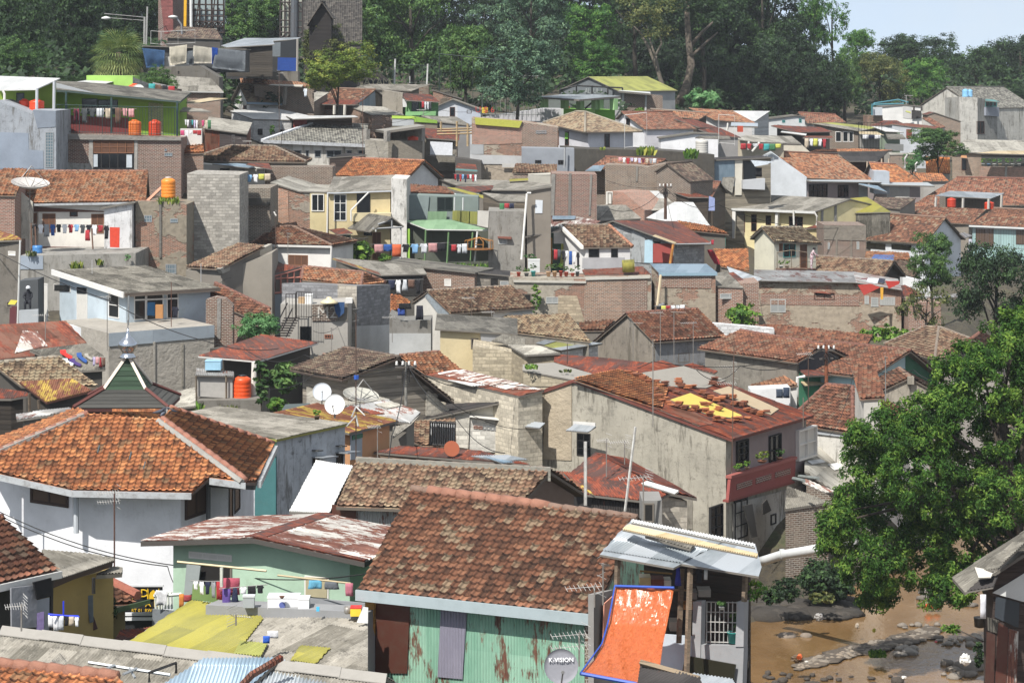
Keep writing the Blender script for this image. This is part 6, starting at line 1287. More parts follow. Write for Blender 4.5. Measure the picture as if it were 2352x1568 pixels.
S('beige two storey house with a grey corrugated roof and white windows',[(650,238),(725,240),(1218,222)],189.5,7,'pl:c4b58d','c:grey',yb=98,ov=(.35,.1),edge='x:b9bdc0',d2=189.5); w(710,255,822,490,'w',2,3); w(912,250,1032,418,'k',1,1); panel([(870,418),(1218,415),(1218,490),(870,490)],'pl:c9bc98','balcony',out=.9,th=.9); w(700,610,860,680,'dg',2,1); w(1050,590,1125,830,'wd',2,2,name='door'); w(975,580,1045,620,'k',1,1)
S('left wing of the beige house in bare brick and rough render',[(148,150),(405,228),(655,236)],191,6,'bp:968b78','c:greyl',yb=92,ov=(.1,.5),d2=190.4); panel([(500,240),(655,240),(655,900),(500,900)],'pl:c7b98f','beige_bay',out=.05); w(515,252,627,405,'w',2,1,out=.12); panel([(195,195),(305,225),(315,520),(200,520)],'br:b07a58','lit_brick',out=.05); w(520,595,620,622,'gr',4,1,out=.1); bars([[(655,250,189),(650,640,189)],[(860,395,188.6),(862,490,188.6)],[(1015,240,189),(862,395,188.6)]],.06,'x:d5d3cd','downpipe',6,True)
S('tall white fire wall at the right end of the beige house',[(1216,116),(1352,125)],189.2,7,'st:d8d4ca',n='wall',cat='wall')
S('small grey gabled porch roof on the front of the beige house',[(1028,582),(1222,452),(1328,535)],185.5,3,'pl:b8ab88','c:greyd',solid=False,d2=184.5,skew=-3.2,n='porch',cat='porch'); bars([[(1050,560,185.5),(1315,545,184.6)],[(1222,460,185),(1222,545,185)],[(1100,520,185.2),(1222,480,185)]],.06,'x:8b8d8e','truss',4); bars([[(1300,545,184.8),(1298,830,184.8)],[(1080,565,185.2),(1080,585,185.2)]],.06,'x:c5c4be','post',4)
slab([(665,565),(742,608),(880,598),(800,552)],'c:rust','awning',186.5,185.8,12,.06,ia=1,ib=2)
G('house with a bright orange tiled gable roof above the beige house',(728,90),(1345,125),(1510,-40),(880,-63),204,30,'pl:d8d5ce','t:orange',d2=200,ov=(.3,.35),back=1.05)
rail([(755,840),(985,845),(1010,830)],184.5,1.6,'dark wire railing before the porch of the beige house','3a3d3e'); shrub(835,660,1050,840,185,'weed','big bright green leafed plant by the beige house porch',leaf=.42,n=60,per=20,asp=.75); shrub(1090,780,1240,850,184,'weed','spiky green plants under the pink towel',leaf=.25,n=24,asp=.25)
washing('trs hb:60 to:110 sk:70 slb:85 slg:85 trs:80 jk:70',1065,697,1700,680,183.5,'on the long line before the green house porch',85,5)
washing('tr:60 slg:80 tlg:85',1745,700,1885,690,183.5,'at the right end of the green house porch',80,0)
R('green house with a pale green sheet porch roof and hanging clothes',[(1530,562),(2088,568),(1735,478),(1332,485)],187.5,187,10,'pl:4d5344','c:green',ov=.2,fo=1.5,edge='x:c5c6c0'); panel([(1222,560),(1380,560),(1380,830),(1222,830)],'pl:93bd4c','lime_wall',out=.03)
bars([[(1520,570,187),(1512,860,187)],[(1722,590,187),(1708,865,187)],[(1935,590,187),(1915,840,187)]],.06,'x:6a8a5c','post',4,True); bars([[(1975,585,186.5),(1950,850,186.5)]],.07,'x:d5d6d2','white_post',6)
S('upper storey of the green house with corrugated balcony sheets',[(1350,262),(1985,275)],194,5,'pl:76867e'); panel([(1365,265),(1552,265),(1535,478),(1358,475)],'x:7c8886','grey_board',out=.12); panel([(1540,405),(1708,405),(1702,478),(1535,478)],'c:green','balcony_sheet',out=.3,label='dark green balcony sheet'); panel([(1758,395),(1978,408),(1972,530),(1755,478)],'c:lime','balcony_sheet',out=.3,label='yellow green balcony sheet'); w(1620,280,1760,400,'dg',2,1)
bars([[(1850,285,193),(1848,395,193)],[(1775,280,193),(1772,400,193)]],.05,'x:d2d4d0','post',4)
R('strip of red tiles over the green house window',[(1355,248),(1782,252),(1690,195),(1358,165)],197,196,14,'pl:7d9a90','t:red',ov=.1,solid=False); slab([(1362,258),(1785,262),(1785,248),(1360,246)],'x:b5bcbc','fascia',196.5,196,5,.1)
R('grey patched roofs over the grey stained house',[(1900,215),(2450,218),(2700,170),(2285,132),(1640,120)],203,201,7,'pl:7d766a','c:grey'); slab([(1780,190),(1960,240),(2230,185),(2210,172)],'c:rust','rust_sheet',199,None,7,.05)
R('yellow strip of roof sheet in front of the grey patched roofs',[(2105,315),(2165,302),(1780,198),(1700,195)],194,194,16,'pl:6d675c','c:yellow',solid=False)
R('grey and rust lean-to above the grey stained house',[(2160,310),(2420,318),(2390,270),(2020,240)],191,190,10,'wd:6a6052','c:grey',ov=.1); washing('tgn tr jn',2170,335,2300,335,189,'under the grey and rust lean-to',60)
S('grey stained house wall with a small hooded window',[(2072,402),(2395,408)],186.5,5,'st:928e84'); w(2160,630,2240,695,'gr',2,1); panel([(2155,625),(2275,630),(2275,650),(2155,640)],'x:7a4a3c','hood',out=.3,th=.3); panel([(1978,398),(2078,402),(2070,550),(1975,530)],'pl:c5c1b4','white_panel',out=.05)
r_=root('bird_cage','tall bamboo bird cage hung at the porch of the green house','bird cage',W(1990,740,186)); mb=MB()
for k in range(10): t=k*.628; mb.tube([W(1990,740,186)+V((1.0*math.cos(t),1.0*math.sin(t),0)),W(1990,665,186)+V((1.0*math.cos(t),1.0*math.sin(t),0)),W(1990,635,186)],.03,4)
mb.tube([W(1950,700,186),W(2030,700,186)],.03,4); mb.build('bars','wd:b07a3a',r_); MB().tube([W(1990,740,186),W(1990,735,186)],1.05,10).build('cage_floor','wd:8a5a2a',r_)
tuft(1760,850,2070,930,185,'weeds growing along the porch edge of the green house','weed',120); shrub(1440,820,1520,870,184,'weed','small yellow green fern by the porch',leaf=.2,n=18)
# ---------------------------------------------------------------- centre right
tile(2,1)
S('narrow brown rendered box room with a white poster',[(168,222),(402,185)],185.5,4,'pl:83796a','c:grey',ov=(.15,.1),d2=185.5); panel([(255,305),(318,308),(315,422),(250,422)],'x:c8cdd0','poster',out=.04); bars([[(180,245,185),(215,245,185)],[(178,250,185),(130,830,184)]],.08,'x:d5d3cc','downpipe',6,True)
S('tall red brick wall with grey columns in the centre',[(395,72),(795,82)],200,5,'br:7d4c3c'); panel([(392,75),(430,75),(418,445),(392,445)],'rr:8b867c','column',out=.06); panel([(548,72),(572,72),(565,445),(540,445)],'rr:7d786f','column',out=.06); panel([(738,82),(755,82),(738,440),(722,440)],'rr:8d887e','column',out=.06)
R('rust and zinc scrap roof below the tall red brick wall',[(380,548),(770,525),(830,490),(610,450),(400,480)],191,191,8,'pl:4d473e','c:rustw'); slab([(400,475),(600,475),(610,445),(405,445)],'c:bluez','zinc_sheet',193,193,8,.04)
G('white house with a grey brown tiled roof and dark window openings',(680,718),(1108,714),(900,527),(488,530),185,30,'pl:cfcdc8','t:grey',d2=185,ov=(.2,.15)); capline([(B['Q'][1],B['Q'][2])],'t:new',B['r'],.13); w(722,715,816,810,'k',1,1); w(920,716,980,812,'k',1,1); panel([(668,815),(1040,812),(1035,912),(665,912)],'pl:a2a1a2','grey_base',out=.03); q_=B['Q']; mb=MB(); mb.box((q_[0]+q_[3])/2-V((.12,0,.05)),(q_[3]-q_[0])/2,V((.1,0,0)),V((0,0,.12))); mb.build('white_verge','x:d5d3cc',B['r'])
S('dark green porch with an ochre door behind the flower pots',[(200,600),(450,560),(670,690)],187.5,3,'pl:33493c'); w(335,640,402,892,'y',1,4,name='door'); panel([(480,690),(668,700),(665,905),(470,905)],'c:lime','lime_sheet',out=.05); panel([(415,590),(480,580),(620,690),(415,690)],'pl:d0cdc6','white_wall',out=.04); w(172,660,238,730,'o'); panel([(165,600),(265,640),(265,800),(160,800)],'br:8b857a','block_wall',out=.02)
slab([(140,635),(480,575),(470,548),(300,578)],'c:dark','awning',185.3,186,10,.06)
washing('tr:90 tdg:70 sk:80 sw:60 jb:120 sw:110 sk:130',415,740,645,765,183,'on the short line of the green porch',90,0)
S('old brick terrace wall carrying the row of flower pots',[(-50,985),(690,1000),(1275,985)],179.5,5,'bp:a49a86',n='terrace',cat='terrace',d2=179.5); panel([(690,1010),(1015,1010),(1015,1380),(680,1380)],'br:927058','brick_field',out=.04); panel([(1015,1010),(1240,1000),(1235,1300),(1015,1380)],'br:7a5644','brick_field',out=.04); panel([(455,1145),(620,1150),(690,1380),(450,1380)],'bk:b5a68d','block_patch',out=.05); panel([(60,1010),(700,1020),(700,1038),(60,1030)],'x:b5b1a6','gutter',out=.12,th=.1); panel([(695,990),(1262,975),(1262,995),(695,1010)],'x:b5b3a8','gutter',out=.14,th=.1); w(345,1160,457,1218,'gr',2,1); w(155,1132,216,1232,'o'); w(1100,992,1158,1098,'k',2,3); panel([(85,1130),(155,1130),(155,1230),(85,1230)],'x:4a3a34','shutter',out=.1)
shrub(205,1040,300,1310,178.8,'weed','ivy trailing down the old brick terrace wall',leaf=.16,n=40,name='ivy',stem=False,depth=.5)
PC=['a8442f','55585a','3d8f8c','c9a684','c2a27c','a8442f','a04430','b3492f','4d5356']
for i,(x0,x1,y0,lab) in enumerate([(80,132,885,'small red clay pot with a plant at the left end of the terrace row'),(145,205,905,'dark pot with a round plant second in the terrace row'),(205,265,860,'teal pot with a tall leafy plant beside the white box'),(338,398,868,'cream pot with a thin plant below the ochre door'),(395,452,862,'tan pot with a spreading plant below the ochre door'),(455,500,855,'red pot under the fullest green plant in the terrace row'),(498,552,880,'squat red pot right of the fullest plant'),(558,605,905,'bright red pot under the white washing'),(600,648,872,'dark pot at the right end of the terrace row')]): potplant(x0,y0,x1,978,180.5,PC[i],lab,'weed' if i%2 else 'mid',.4,'flower pots on the brick terrace')
bx(188,830,292,942,181,.6,'x:c4c5c2','water_box',('white metal box standing between the flower pots','box')); shrub(145,775,265,830,184.5,'bush','pink flowering plant under the dark window of the green porch',leaf=.12,n=16)
R('rusty sheet lean-to below the white house with dark windows',[(690,968),(1275,962),(1200,890),(665,920)],181.5,181.5,8,'st:8d8272','c:rustl'); mb=MB(); mb.smooth=True; mb.tube([W(1020,890,181.5),W(1125,885,181.5)],.45,10); thing1(mb,'rolled_sheet','c:yellow','rolled yellow green roof sheet lying on the rusty lean-to','roof sheet')
G('house with a broad maroon sheet roof and red and blue doors',(1482,688),(1802,682),(1500,492),(935,486),188.5,17,'bk:9a9c9b','c:rust',d2=192,back=.15,ov=(.35,.35),cap=False); panel([(1220,660),(1290,650),(1290,860),(1215,858)],'x:a9c4d0','blue_door','L',.05); panel([(1292,690),(1468,690),(1468,858),(1290,858)],'x:94423c','red_wall','L',.04); w(1298,670,1358,805,'dg',1,4,'L'); panel([(1105,560),(1222,640),(1215,860),(1105,855)],'st:a3a8a8','grey_wall','L',.04); w(1500,700,1605,730,'gr',2,1); bars([[(1468,700,187.5),(1438,880,186),(1395,935,184.5)]],.1,'wd:a8702f','bent_pipe',6); slab([(1285,622),(1485,692),(1500,680),(1310,610)],'c:cream','white_edge',188,187.5,10,.05); slab([(1465,695),(1800,690),(1800,675),(1465,680)],'x:b8bec0','fascia',188,191.5,4,.1)
R('brick and render house with a bluish zinc roof below the red wall',[(1342,948),(1858,945),(1762,868),(1262,866)],178,177.5,8,'bp:9a8b73','c:bluez',ov=.15); panel([(1365,965),(1810,960),(1800,1085),(1365,1075)],'br:825846','brick_field',out=.04); w(1535,975,1660,1016,'b',1,1); gutter('x:7f98a5',.1); bars([[(1358,965,177.4),(1328,1235,177)]],.09,'x:c9b898','downpipe',6)
r_,q=slab([(1335,1222),(1345,1240),(1630,1158),(1600,1145)],'c:white','awning',174.5,174.5,14,.06,rootargs=('small tilted white awning over washing on the brick house','awning'))
washing('tk ty tr sw slg:70 tw:60',1320,1240,1570,1230,174,'below the small white awning',45,0)
R('brick house with scrap sheet roofs above the bright green shrub',[(1820,1062),(2090,1076),(1935,930),(1825,955)],178,177,10,'br:875c48','c:grey',ov=.1); slab([(1990,1000),(2150,1050),(2260,1000),(1940,890)],'c:zinc','zinc_sheet',180,None,8,.05,ia=1,ib=2); slab([(1940,950),(2080,1045),(2150,1050),(2000,940)],'c:rust','rust_sheet',179,None,8,.05,ia=1,ib=2); S('right part of the scrap roofed brick house',[(2060,1045),(2225,1030)],177.5,4,'br:875c48'); w(1880,1130,2052,1176,'gr',2,1)
R('house with patchy orange tiles left of the cream house',[(1890,885),(2140,935),(2130,738),(1825,740)],192,190,20,'pl:857c6e','t:orange',ov=.1)
loft([(1765,745,1815,742,193.5),(1790,800,1850,800,193),(1835,870,1895,875,192.5)],'f:a8303c','red_cover',('crumpled red tarpaulin strip left of the patchy orange tiles','tarpaulin'),6,3)
bx(1855,640,1930,715,203,1,'p:2f8f80','cage',('teal plastic cage in the gap behind the cream house','cage'))
tile(3,1)
G('cream house with a mossy tiled roof and a balcony with a woman',(148,668),(572,688),(392,548),(40,545),199,27,'pl:d8d3b6','t:lichen',d2=202.5,ov=(.25,.25)); w(228,690,336,806,'t',2,1); w(376,700,436,905,'wd',1,3,name='door'); w(192,690,222,760,'wd',1,1); panel([(165,905),(452,905),(452,930),(165,930)],'x:6a4a40','balcony_floor',out=1.0,th=1.0); panel([(170,930),(450,930),(450,1010),(170,1010)],'br:5a4a40','lower_wall',out=.04)
rail([(175,925),(300,905),(440,925)],197.6,1.35,'sagging timber railing of the cream house balcony','8d7d68',step=.6); potplant(185,835,235,910,198,'d8d6d0','white pot with a bushy plant at the left of the balcony','weed',.35,'pots on the cream balcony'); potplant(235,835,290,910,198.2,'a3927c','grey pot with a leafy plant beside the white pot','weed',.35,'pots on the cream balcony')
def woman():
 a=W(478,915,197); r=root('person','woman in pale patterned clothes leaning forward at the balcony of the cream house','person',a); s=1.0
 P=[(0,0,.86),(.02,0,1.06),(.08,-.02,1.26),(.13,-.03,1.36),(.22,-.05,1.46),(.10,-.18,1.27),(.28,-.22,1.08),(.46,-.2,.98),(.1,.14,1.27),(.29,.12,1.07),(.48,.08,.97),(0,-.09,.80),(-.02,-.1,.45),(-.03,-.1,.07),(.09,-.1,.03),(0,.09,.80),(.02,.1,.45),(-.02,.1,.07),(.1,.1,.03)]
 E=[(0,1),(1,2),(2,3),(3,4),(2,5),(5,6),(6,7),(2,8),(8,9),(9,10),(0,11),(11,12),(12,13),(13,14),(0,15),(15,16),(16,17),(17,18)]; R_=[.17,.15,.17,.06,.1,.075,.055,.035,.075,.055,.035,.12,.095,.06,.05,.12,.095,.06,.05]
 me=bpy.data.meshes.new('body'); me.from_pydata(P,E,[]); o=link('body',me,r); o.scale=(1.05,1.05,1.02); o.modifiers.new('s','SKIN')
 for v,q in zip(me.skin_vertices[0].data,R_): v.radius=(q,q)
 me.skin_vertices[0].data[0].use_root=True; o.modifiers.new('b','SUBSURF').levels=1
 st=NT('patterned_cloth'); n=st.noise(st.n('ShaderNodeTexCoord').outputs['Object'],14,3); st.p(Base_Color=st.ramp(n,[(.45,lin('cfc4c4')),(.56,lin('8c5d68'))]),Roughness=.95); me.materials.append(st.m)
 mb=MB(); mb.smooth=True; mb.lathe([(.05,-.1),(.1,-.05),(.115,.02),(.1,.09),(.04,.125)],a+V((.2,-.04,1.53)),10); mb.build('hair','x:1c1614',r)
woman()
slab([(420,945),(520,948),(520,925),(440,915)],'c:dark','ledge',196.5,196.5,5,.1)
S('plain brick tower with a grey rendered top beside the cream house',[(585,525),(958,530)],213,5,'br:6b4b3d'); panel([(585,528),(958,532),(955,665),(585,655)],'rr:857b6b','rendered_top',out=.05); w(620,680,640,740,'gr',1,4); w(875,672,898,740,'gr',1,4); panel([(690,650),(705,650),(705,812),(690,812)],'rr:857b6b','column',out=.06); panel([(820,650),(835,650),(835,812),(820,812)],'rr:857b6b','column',out=.06)
R('broken tile roof with a bright blue sheet in front of the white gabled house',[(945,828),(1350,842),(1335,775),(960,760)],211,211,12,'pl:8d8579','t:orangeold'); onplane([(1000,825),(1200,832),(1210,790),(1030,785)],*B['pl'],'c:blue','blue_sheet',.08,.03)
G('white gabled house with a brown tiled roof and a dark window strip',(955,657),(1482,690),(1662,462),(1112,425),225,30,'pl:d0d6da','t:brown',d2=219,ov=(.3,.3)); w(950,678,1130,746,'k',2,1); w(1185,692,1358,752,'k',2,1); w(1600,640,1670,715,'k',1,1,'R')
R('shed with dark red tiles between the mossy tiled ridge and the trees',[(1290,975),(1420,990),(1400,850),(1215,840)],204,203,18,'pl:b9bab8','t:dark')
S('white wall end below the dark red tiles',[(1282,978),(1525,1038)],200,2,'pl:d9dad8',n='wall',cat='wall')
G('house with an old grey tiled roof and an open dark gable end',(520,1008),(1102,1010),(1207,846),(518,800),196,26,'wd:3f372f','t:grey',d2=193,ov=(.2,.4))
S('long brick and crumbling render house with slanting eave shadows',[(-32,1014),(870,1032),(1278,1098)],185.5,6,'bp:a3937a','c:zincr',rise=.3,ov=(.35,.05),d2=184.5,th=.06); w(115,1178,250,1296,'gr',2,1); w(500,1122,682,1188,'b',2,1); w(1002,1162,1068,1246,'gr',1,5); w(1078,1160,1215,1232,'gr',9,5,name='vent_block'); w(945,1150,985,1222,'gr',3,4,name='vent_block'); panel([(505,1118),(645,1132),(580,1108)],'x:8a5040','rusty_hood',out=.25,th=.25); panel([(30,1130),(900,1150),(895,1240),(30,1225)],'br:87553f','brick_band',out=.03)
for i,(q,c,l) in enumerate([([(885,1055),(1000,1045),(1085,1075),(940,1145)],'b04038','red cloth hanging as a triangle over the crumbling render wall'),([(1128,1020),(1255,1020),(1250,1045),(1160,1088)],'b33c34','second red cloth at the right corner of the crumbling render wall'),([(1085,1075),(1112,1078),(1108,1180),(1088,1182)],'d8a23a','yellow strip of cloth hanging between the two red cloths')]): vp(q,'f:'+c,'laundry',183.6,own=(l,'laundry','washing over the crumbling render wall'))
for i,(x0,x1,c,l) in enumerate([(735,850,'b5605a','rose cloth lying flat on the roof edge of the crumbling render house'),(850,905,'22283c','dark cloth lying flat beside the rose cloth'),(905,960,'6a3a40','maroon cloth lying flat between two dark cloths'),(960,1060,'c9ccd2','pale cloth lying flat near the triangle of red cloth'),(1060,1110,'2b2f3f','navy cloth lying flat at the end of the roof edge')]):
 slab([(x0,1030),(x1,1040),(x1+20,1000),(x0+15,992)],'f:'+c,'laundry',186,186,9,.04,rootargs=(l,'laundry','washing flat on the crumbling house roof'))
S('small brick outhouse with slatted zinc on top by the trees',[(1335,1205),(1618,1212)],183,4,'br:8a5f4b'); r_,q=slab([(1325,1172),(1345,1182),(1775,1158),(1760,1130)],'c:zincr','slats',182,182,8,.05,rootargs=('slatted zinc and plank sheet over the small brick outhouse','roof sheet'))
R('maroon sheet roof beside the open dark gable',[(1270,1158),(1482,1142),(1300,1052),(1262,1060)],190,190,14,'pl:5d5148','c:rust')
G('large pale grey house with a mottled orange tiled roof and shaded veranda',(428,112),(1040,138),(705,-98),(110,-125),250,30,'pl:c3c8cb','t:orangeold',d2=256,ov=(.8,.2)); panel([(440,145),(890,150),(890,290),(440,285)],'pl:ad9b98','veranda_wall',out=.05); w(450,168,612,278,'k',4,2,out=.12); w(705,176,796,280,'k',3,2,out=.12); slab([(420,128),(480,140),(1095,150),(1040,128)],'x:9aa0a2','eave_slab',247,253,4,.12,ia=1,ib=2)
S('smooth pale gable wall at the left side of the large pale grey house',[(-60,-30),(110,-122),(432,110)],249,1,'pl:c0c6ca',d2=248,n='wall',cat='wall')
G('pinkish house with an orange tiled roof beside the large pale grey house',(1060,153),(1480,160),(1222,-8),(985,-22),256,28,'pl:ad9c98','t:orange',d2=258,ov=(.6,.2)); w(1140,185,1340,280,'wh',2,1); slab([(1050,168),(1565,182),(1500,150),(1050,150)],'x:9aa0a2','eave_slab',253,254,4,.12)
S('plain pale blue parapet box between the two orange tiled roofs',[(1028,50),(1165,55)],254,3,'pl:a5aeb6',base=CZ-12.5,n='wall',cat='wall'); slab([(890,165),(1145,235),(1060,180),(900,160)],'c:bluez','awning',248,247,10,.06)
R('strip of orange tiles behind the big red brown roof',[(1450,140),(1690,138),(1625,70),(1368,65)],266,266,18,'pl:a8a39a','t:orange')
G('house with a very broad red brown tiled roof at the right edge',(1340,365),(2600,345),(2600,120),(1758,105),253,26,'pl:a39a8c','t:red',d2=249,ov=(.3,.3))
R('rooftop shelter with a zinc sheet roof and two red tanks',[(1565,268),(2060,292),(2180,246),(1700,225)],245,244,6,'br:4d433a','c:zinc',ov=.4,fo=2.2); bars([[(1577,280,243),(1572,365,243)],[(1815,290,243),(1812,375,243)],[(2040,295,242.5),(2038,385,242.5)],[(2155,260,246),(2150,375,246)]],.12,'x:b5b1a8','post',4,True)
tank(1672,285,1752,368,243.6,'b8371c','red water tank at the left under the zinc rooftop shelter'); tank(2002,318,2088,388,243.2,'c23c1d','red water tank at the right under the zinc rooftop shelter')
R('house with two joined brown tiled roofs below the rooftop shelter',[(1250,375),(1690,508),(1882,518),(2022,385),(1500,362)],238,237,22,'pl:8a8071','t:brown',ia=1,ib=2);
G('turquoise house with a brown tiled roof at the right edge',(1868,525),(2500,552),(2520,398),(2085,378),234,26,'pl:93bcb9','t:brown',d2=231,ov=(.35,.2)); w(1925,548,2085,720,'bn',2,1,name='door'); w(2280,560,2400,700,'bn',2,1,name='door'); gutter('x:c5c8c6'); rail([(1910,735),(2400,750)],230,1.8,'thin railing of the turquoise house balcony','6a6a6c')
garment('dress','a9aab5',1850,650,1905,770,216,'pale lilac dress hanging at the right corner of the white gabled house','washing','dress','laundry'); slab([(1780,600),(1830,640),(1900,620),(1820,590)],'c:zincr','awning',217,217,10,.05,rootargs=('small scrap awning at the corner of the white gabled house','awning'))
R('small dark tiled roof with a pale sheet beside the yellow roof',[(1000,360),(1265,385),(1400,290),(1040,278)],236,236,18,'pl:857d70','t:dark',ov=.15); slab([(1180,300),(1350,310),(1390,288),(1220,278)],'c:greyl','pale_sheet',240,240,15,.04)
R('house with a mossy yellow sheet roof right of the cream long house',[(818,420),(1180,412),(965,278),(818,290)],226,224,16,'c:greyd','c:yellow',ov=.15); R('maroon sheet scrap roof in front of the brick tower',[(405,560),(590,548),(595,518),(520,520)],220,220,8,'pl:cbb98a','c:rust')
tile(2,1)
G('long cream house with a grey asbestos roof and brown framed windows',(1840,372),(2724,406),(3034,296),(2200,255),228,11,'pl:dccf9f','c:grey',d2=222,ov=(.7,.15),cap=False); panel([(1840,385),(2058,398),(2050,640),(1830,640)],'pl:dedbd2','white_end',out=.75,th=.1); w(2067,430,2102,590,'b',1,2); w(2157,432,2205,582,'b',1,2); w(2285,442,2332,526,'b',1,2); tile(3,1); w(75,442,120,526,'b',1,2); w(280,450,345,552,'b',1,2); w(345,452,402,556,'b',1,2); panel([(190,400),(214,400),(208,540),(186,540)],'x:d3d2ca','pillar',out=.6,th=.3); gutter('x:c5c6c2',.1)
bars([[(500,410,221),(525,450,221),(520,530,221)],[(318,395,223),(322,525,223)]],.08,'x:d0cec6','downpipe',6,True); panel([(560,400),(580,395),(575,545),(555,545)],'rr:8d8a82','column','R',.06); panel([(678,360),(698,352),(695,530),(672,530)],'rr:8d8a82','column','R',.06)
tile(2,1)
R('white roofed house with a translucent grey roof panel by the utility pole',[(1235,398),(1542,396),(1335,225),(1030,222)],211,211,14,'pl:d8d8d4','c:white',ov=.12); onplane([(1200,398),(1540,396),(1420,290),(1130,288)],*B['pl'],'c:greyl','translucent_panel',.06,.03); w(1232,398,1280,445,'k',1,1); w(1285,400,1530,450,'gr',4,1)
R('house with a plain white sheet roof behind the maroon sheet roof',[(1230,462),(1815,562),(1645,325),(1480,322)],203,200,13,'pl:c5c5c0','c:white',ov=.15); utility_pole(1400,165,475,199,'brown utility pole tangled with wires before the white roofs','5f4638',.12)
R('house with a plain grey sheet roof below the tall red brick wall',[(785,492),(1188,466),(1050,350),(788,348)],203,203,14,'pl:88806f','c:grey',ov=.12)
S('bare brick strip house between grey and white roofs',[(880,228),(1030,238),(1215,395)],212,4,'br:a56f58',d2=210); panel([(880,230),(938,232),(930,345),(878,345)],'x:cfccc4','white_frame',out=.05); w(895,240,932,345,'o',out=.08)
R('small brown tiled roof left of the yellow rusty roof',[(805,222),(1075,218),(985,112),(808,108)],221,221,18,'pl:8f8778','t:grey'); R('long low house with a yellow roof flaking to rust',[(1130,172),(1460,198),(1648,116),(1312,97)],219,218,9,'wd:6a5f52','c:yellow'); onplane([(1160,165),(1420,150),(1480,140),(1330,185)],*B['pl'],'c:rust','rust_patch',.05,.03)
G('small house with a red tiled gable roof above the white roofs',(1638,240),(1815,278),(1885,148),(1660,135),222,28,'wd:5a5046','t:red',d2=217,ov=(.15,.3)); R('rust sheet roof below the small red tiled gable',[(1440,228),(1605,282),(1800,282),(1560,212)],214,214,8,'wd:4d443b','c:rustl',ia=1,ib=2)
R('broken orange tile roof with a white sheet behind the maroon roof',[(1580,565),(1960,605),(1820,545),(1500,495)],197,197,8,'pl:6a6254','t:orange'); slab([(1680,560),(1800,598),(1820,585),(1720,555)],'c:white','white_sheet',198,None,6,.05)
garment('shirt','b8283a',1800,655,1830,700,196,'red shirt hanging in the dark gap left of the cream house','washing','shirt','laundry'); vp([(1785,270),(1835,290),(1835,400),(1780,400)],'f:8f9ac0','curtain',213,own=('lilac curtain hung by the small red tiled gable','curtain'))
# ---------------------------------------------------------------- top row, left
tile(0,0)
S('grey painted block house with a stepped gable parapet at the left edge',[(-40,884),(282,1008),(290,966),(495,976)],184,6,'st:9fa6ad',ov=(0,0)); panel([(-40,1165),(250,1175),(255,1320),(380,1330),(385,1490),(-40,1490)],'pl:8794a4','blue_grey_paint',out=.03); panel([(290,970),(492,980),(490,1120),(330,1130)],'pl:7c8794','dark_grey_paint',out=.03); w(400,1165,472,1478,'gb',3,12)
R('open terrace room under a curved white corrugated roof',[(-60,793),(318,786),(532,690),(-60,668)],188,187,12,'pl:86a13a','c:white',ov=.3,fo=3.2,edge='x:c3c3bd'); w(145,820,215,960,'dg',1,1); bars([[(326,780,187),(324,965,187)],[(478,720,188.5),(474,975,188.5)]],.11,'x:b4b8ba','post',6,True); bars([[(25,800,187),(40,830,187),(38,905,187)]],.09,'x:dcd9d2','downpipe',6)
tank(168,872,262,992,188.6,'d8401c','left red orange tank under the curved white roof'); tank(258,874,390,1005,187.8,'dd451d','right bigger red orange tank under the curved white roof')
S('green house with a long shaded terrace above the dark brick wall',[(340,790),(600,800),(1590,892)],192,6.5,'pl:7ba036','c:greyd',rise=.6,ov=(1.6,.3),edge='x:3a4a44',th=.14); panel([(500,1012),(1135,1040),(1135,1200),(500,1200)],'x:6c2a27','maroon_dado',out=.04); w(722,870,860,1010,'dg',1,1); w(862,880,1040,1010,'dg',2,1); panel([(1310,905),(1440,915),(1440,1200),(1310,1200)],'br:76943c','green_brick',out=.05); panel([(370,750),(880,822),(500,722)],'x:a3a7aa','gable_sheet',out=1.62)
S('dark brick house with a big black window below the green terrace',[(488,1182),(1598,1216)],189,9,'br:70493b',n='house'); panel([(486,1178),(1598,1212),(1598,1240),(486,1228)],'rr:8d877d','ledge',out=.2,th=.25); panel([(788,1235),(820,1235),(820,1495),(780,1495)],'rr:a09a90','plaster_jamb',out=.05); panel([(1186,1240),(1215,1240),(1212,1495),(1184,1495)],'rr:a09a90','plaster_jamb',out=.05); w(820,1235,1186,1492,'k',5,1,fw=.09); w(826,1242,1180,1352,'wd',5,2,out=.07); panel([(826,1362),(862,1362),(862,1470),(826,1472)],'f:b9c0c4','curtain',out=.06); panel([(1116,1365),(1165,1365),(1165,1478),(1116,1478)],'f:b9c0c4','curtain',out=.06); w(1450,1348,1520,1378,'gb',4,1); w(1450,1312,1470,1332,'gb',1,1); panel([(485,1425),(790,1445),(785,1500),(485,1490)],'st:a8a49a','plaster_base',out=.04)
rail([(498,1172),(1130,1190),(1565,1198)],189.3,2.05,'tall green wire railing of the terrace above the dark brick wall','2f4a48',step=.2)
for k,(a,b) in enumerate((((582,810),(576,1165)),((982,862),(976,1175)),((1562,892),(1555,1200)))): mast(a[0],a[1],b[1],189.6,'dark green steel post of the brick house terrace, '+['nearest the white roof','in the middle','at the right end'][k],'2d4a48',rad=.09,n='post',group='terrace posts')
tank(1128,1055,1246,1192,190.2,'d8702c','faded orange tank in the middle of the green terrace'); tank(1310,1055,1422,1196,190.2,'c4421f','red orange tank at the right end of the green terrace')
washing('sm:120 sdg:125 sdg:80 tlg:80 sbe:90',640,958,985,955,190.6,'on the left line of the green terrace',90); washing('tbr:140 sp:70 tp:75',1015,950,1185,962,190.6,'on the right line of the green terrace',90)
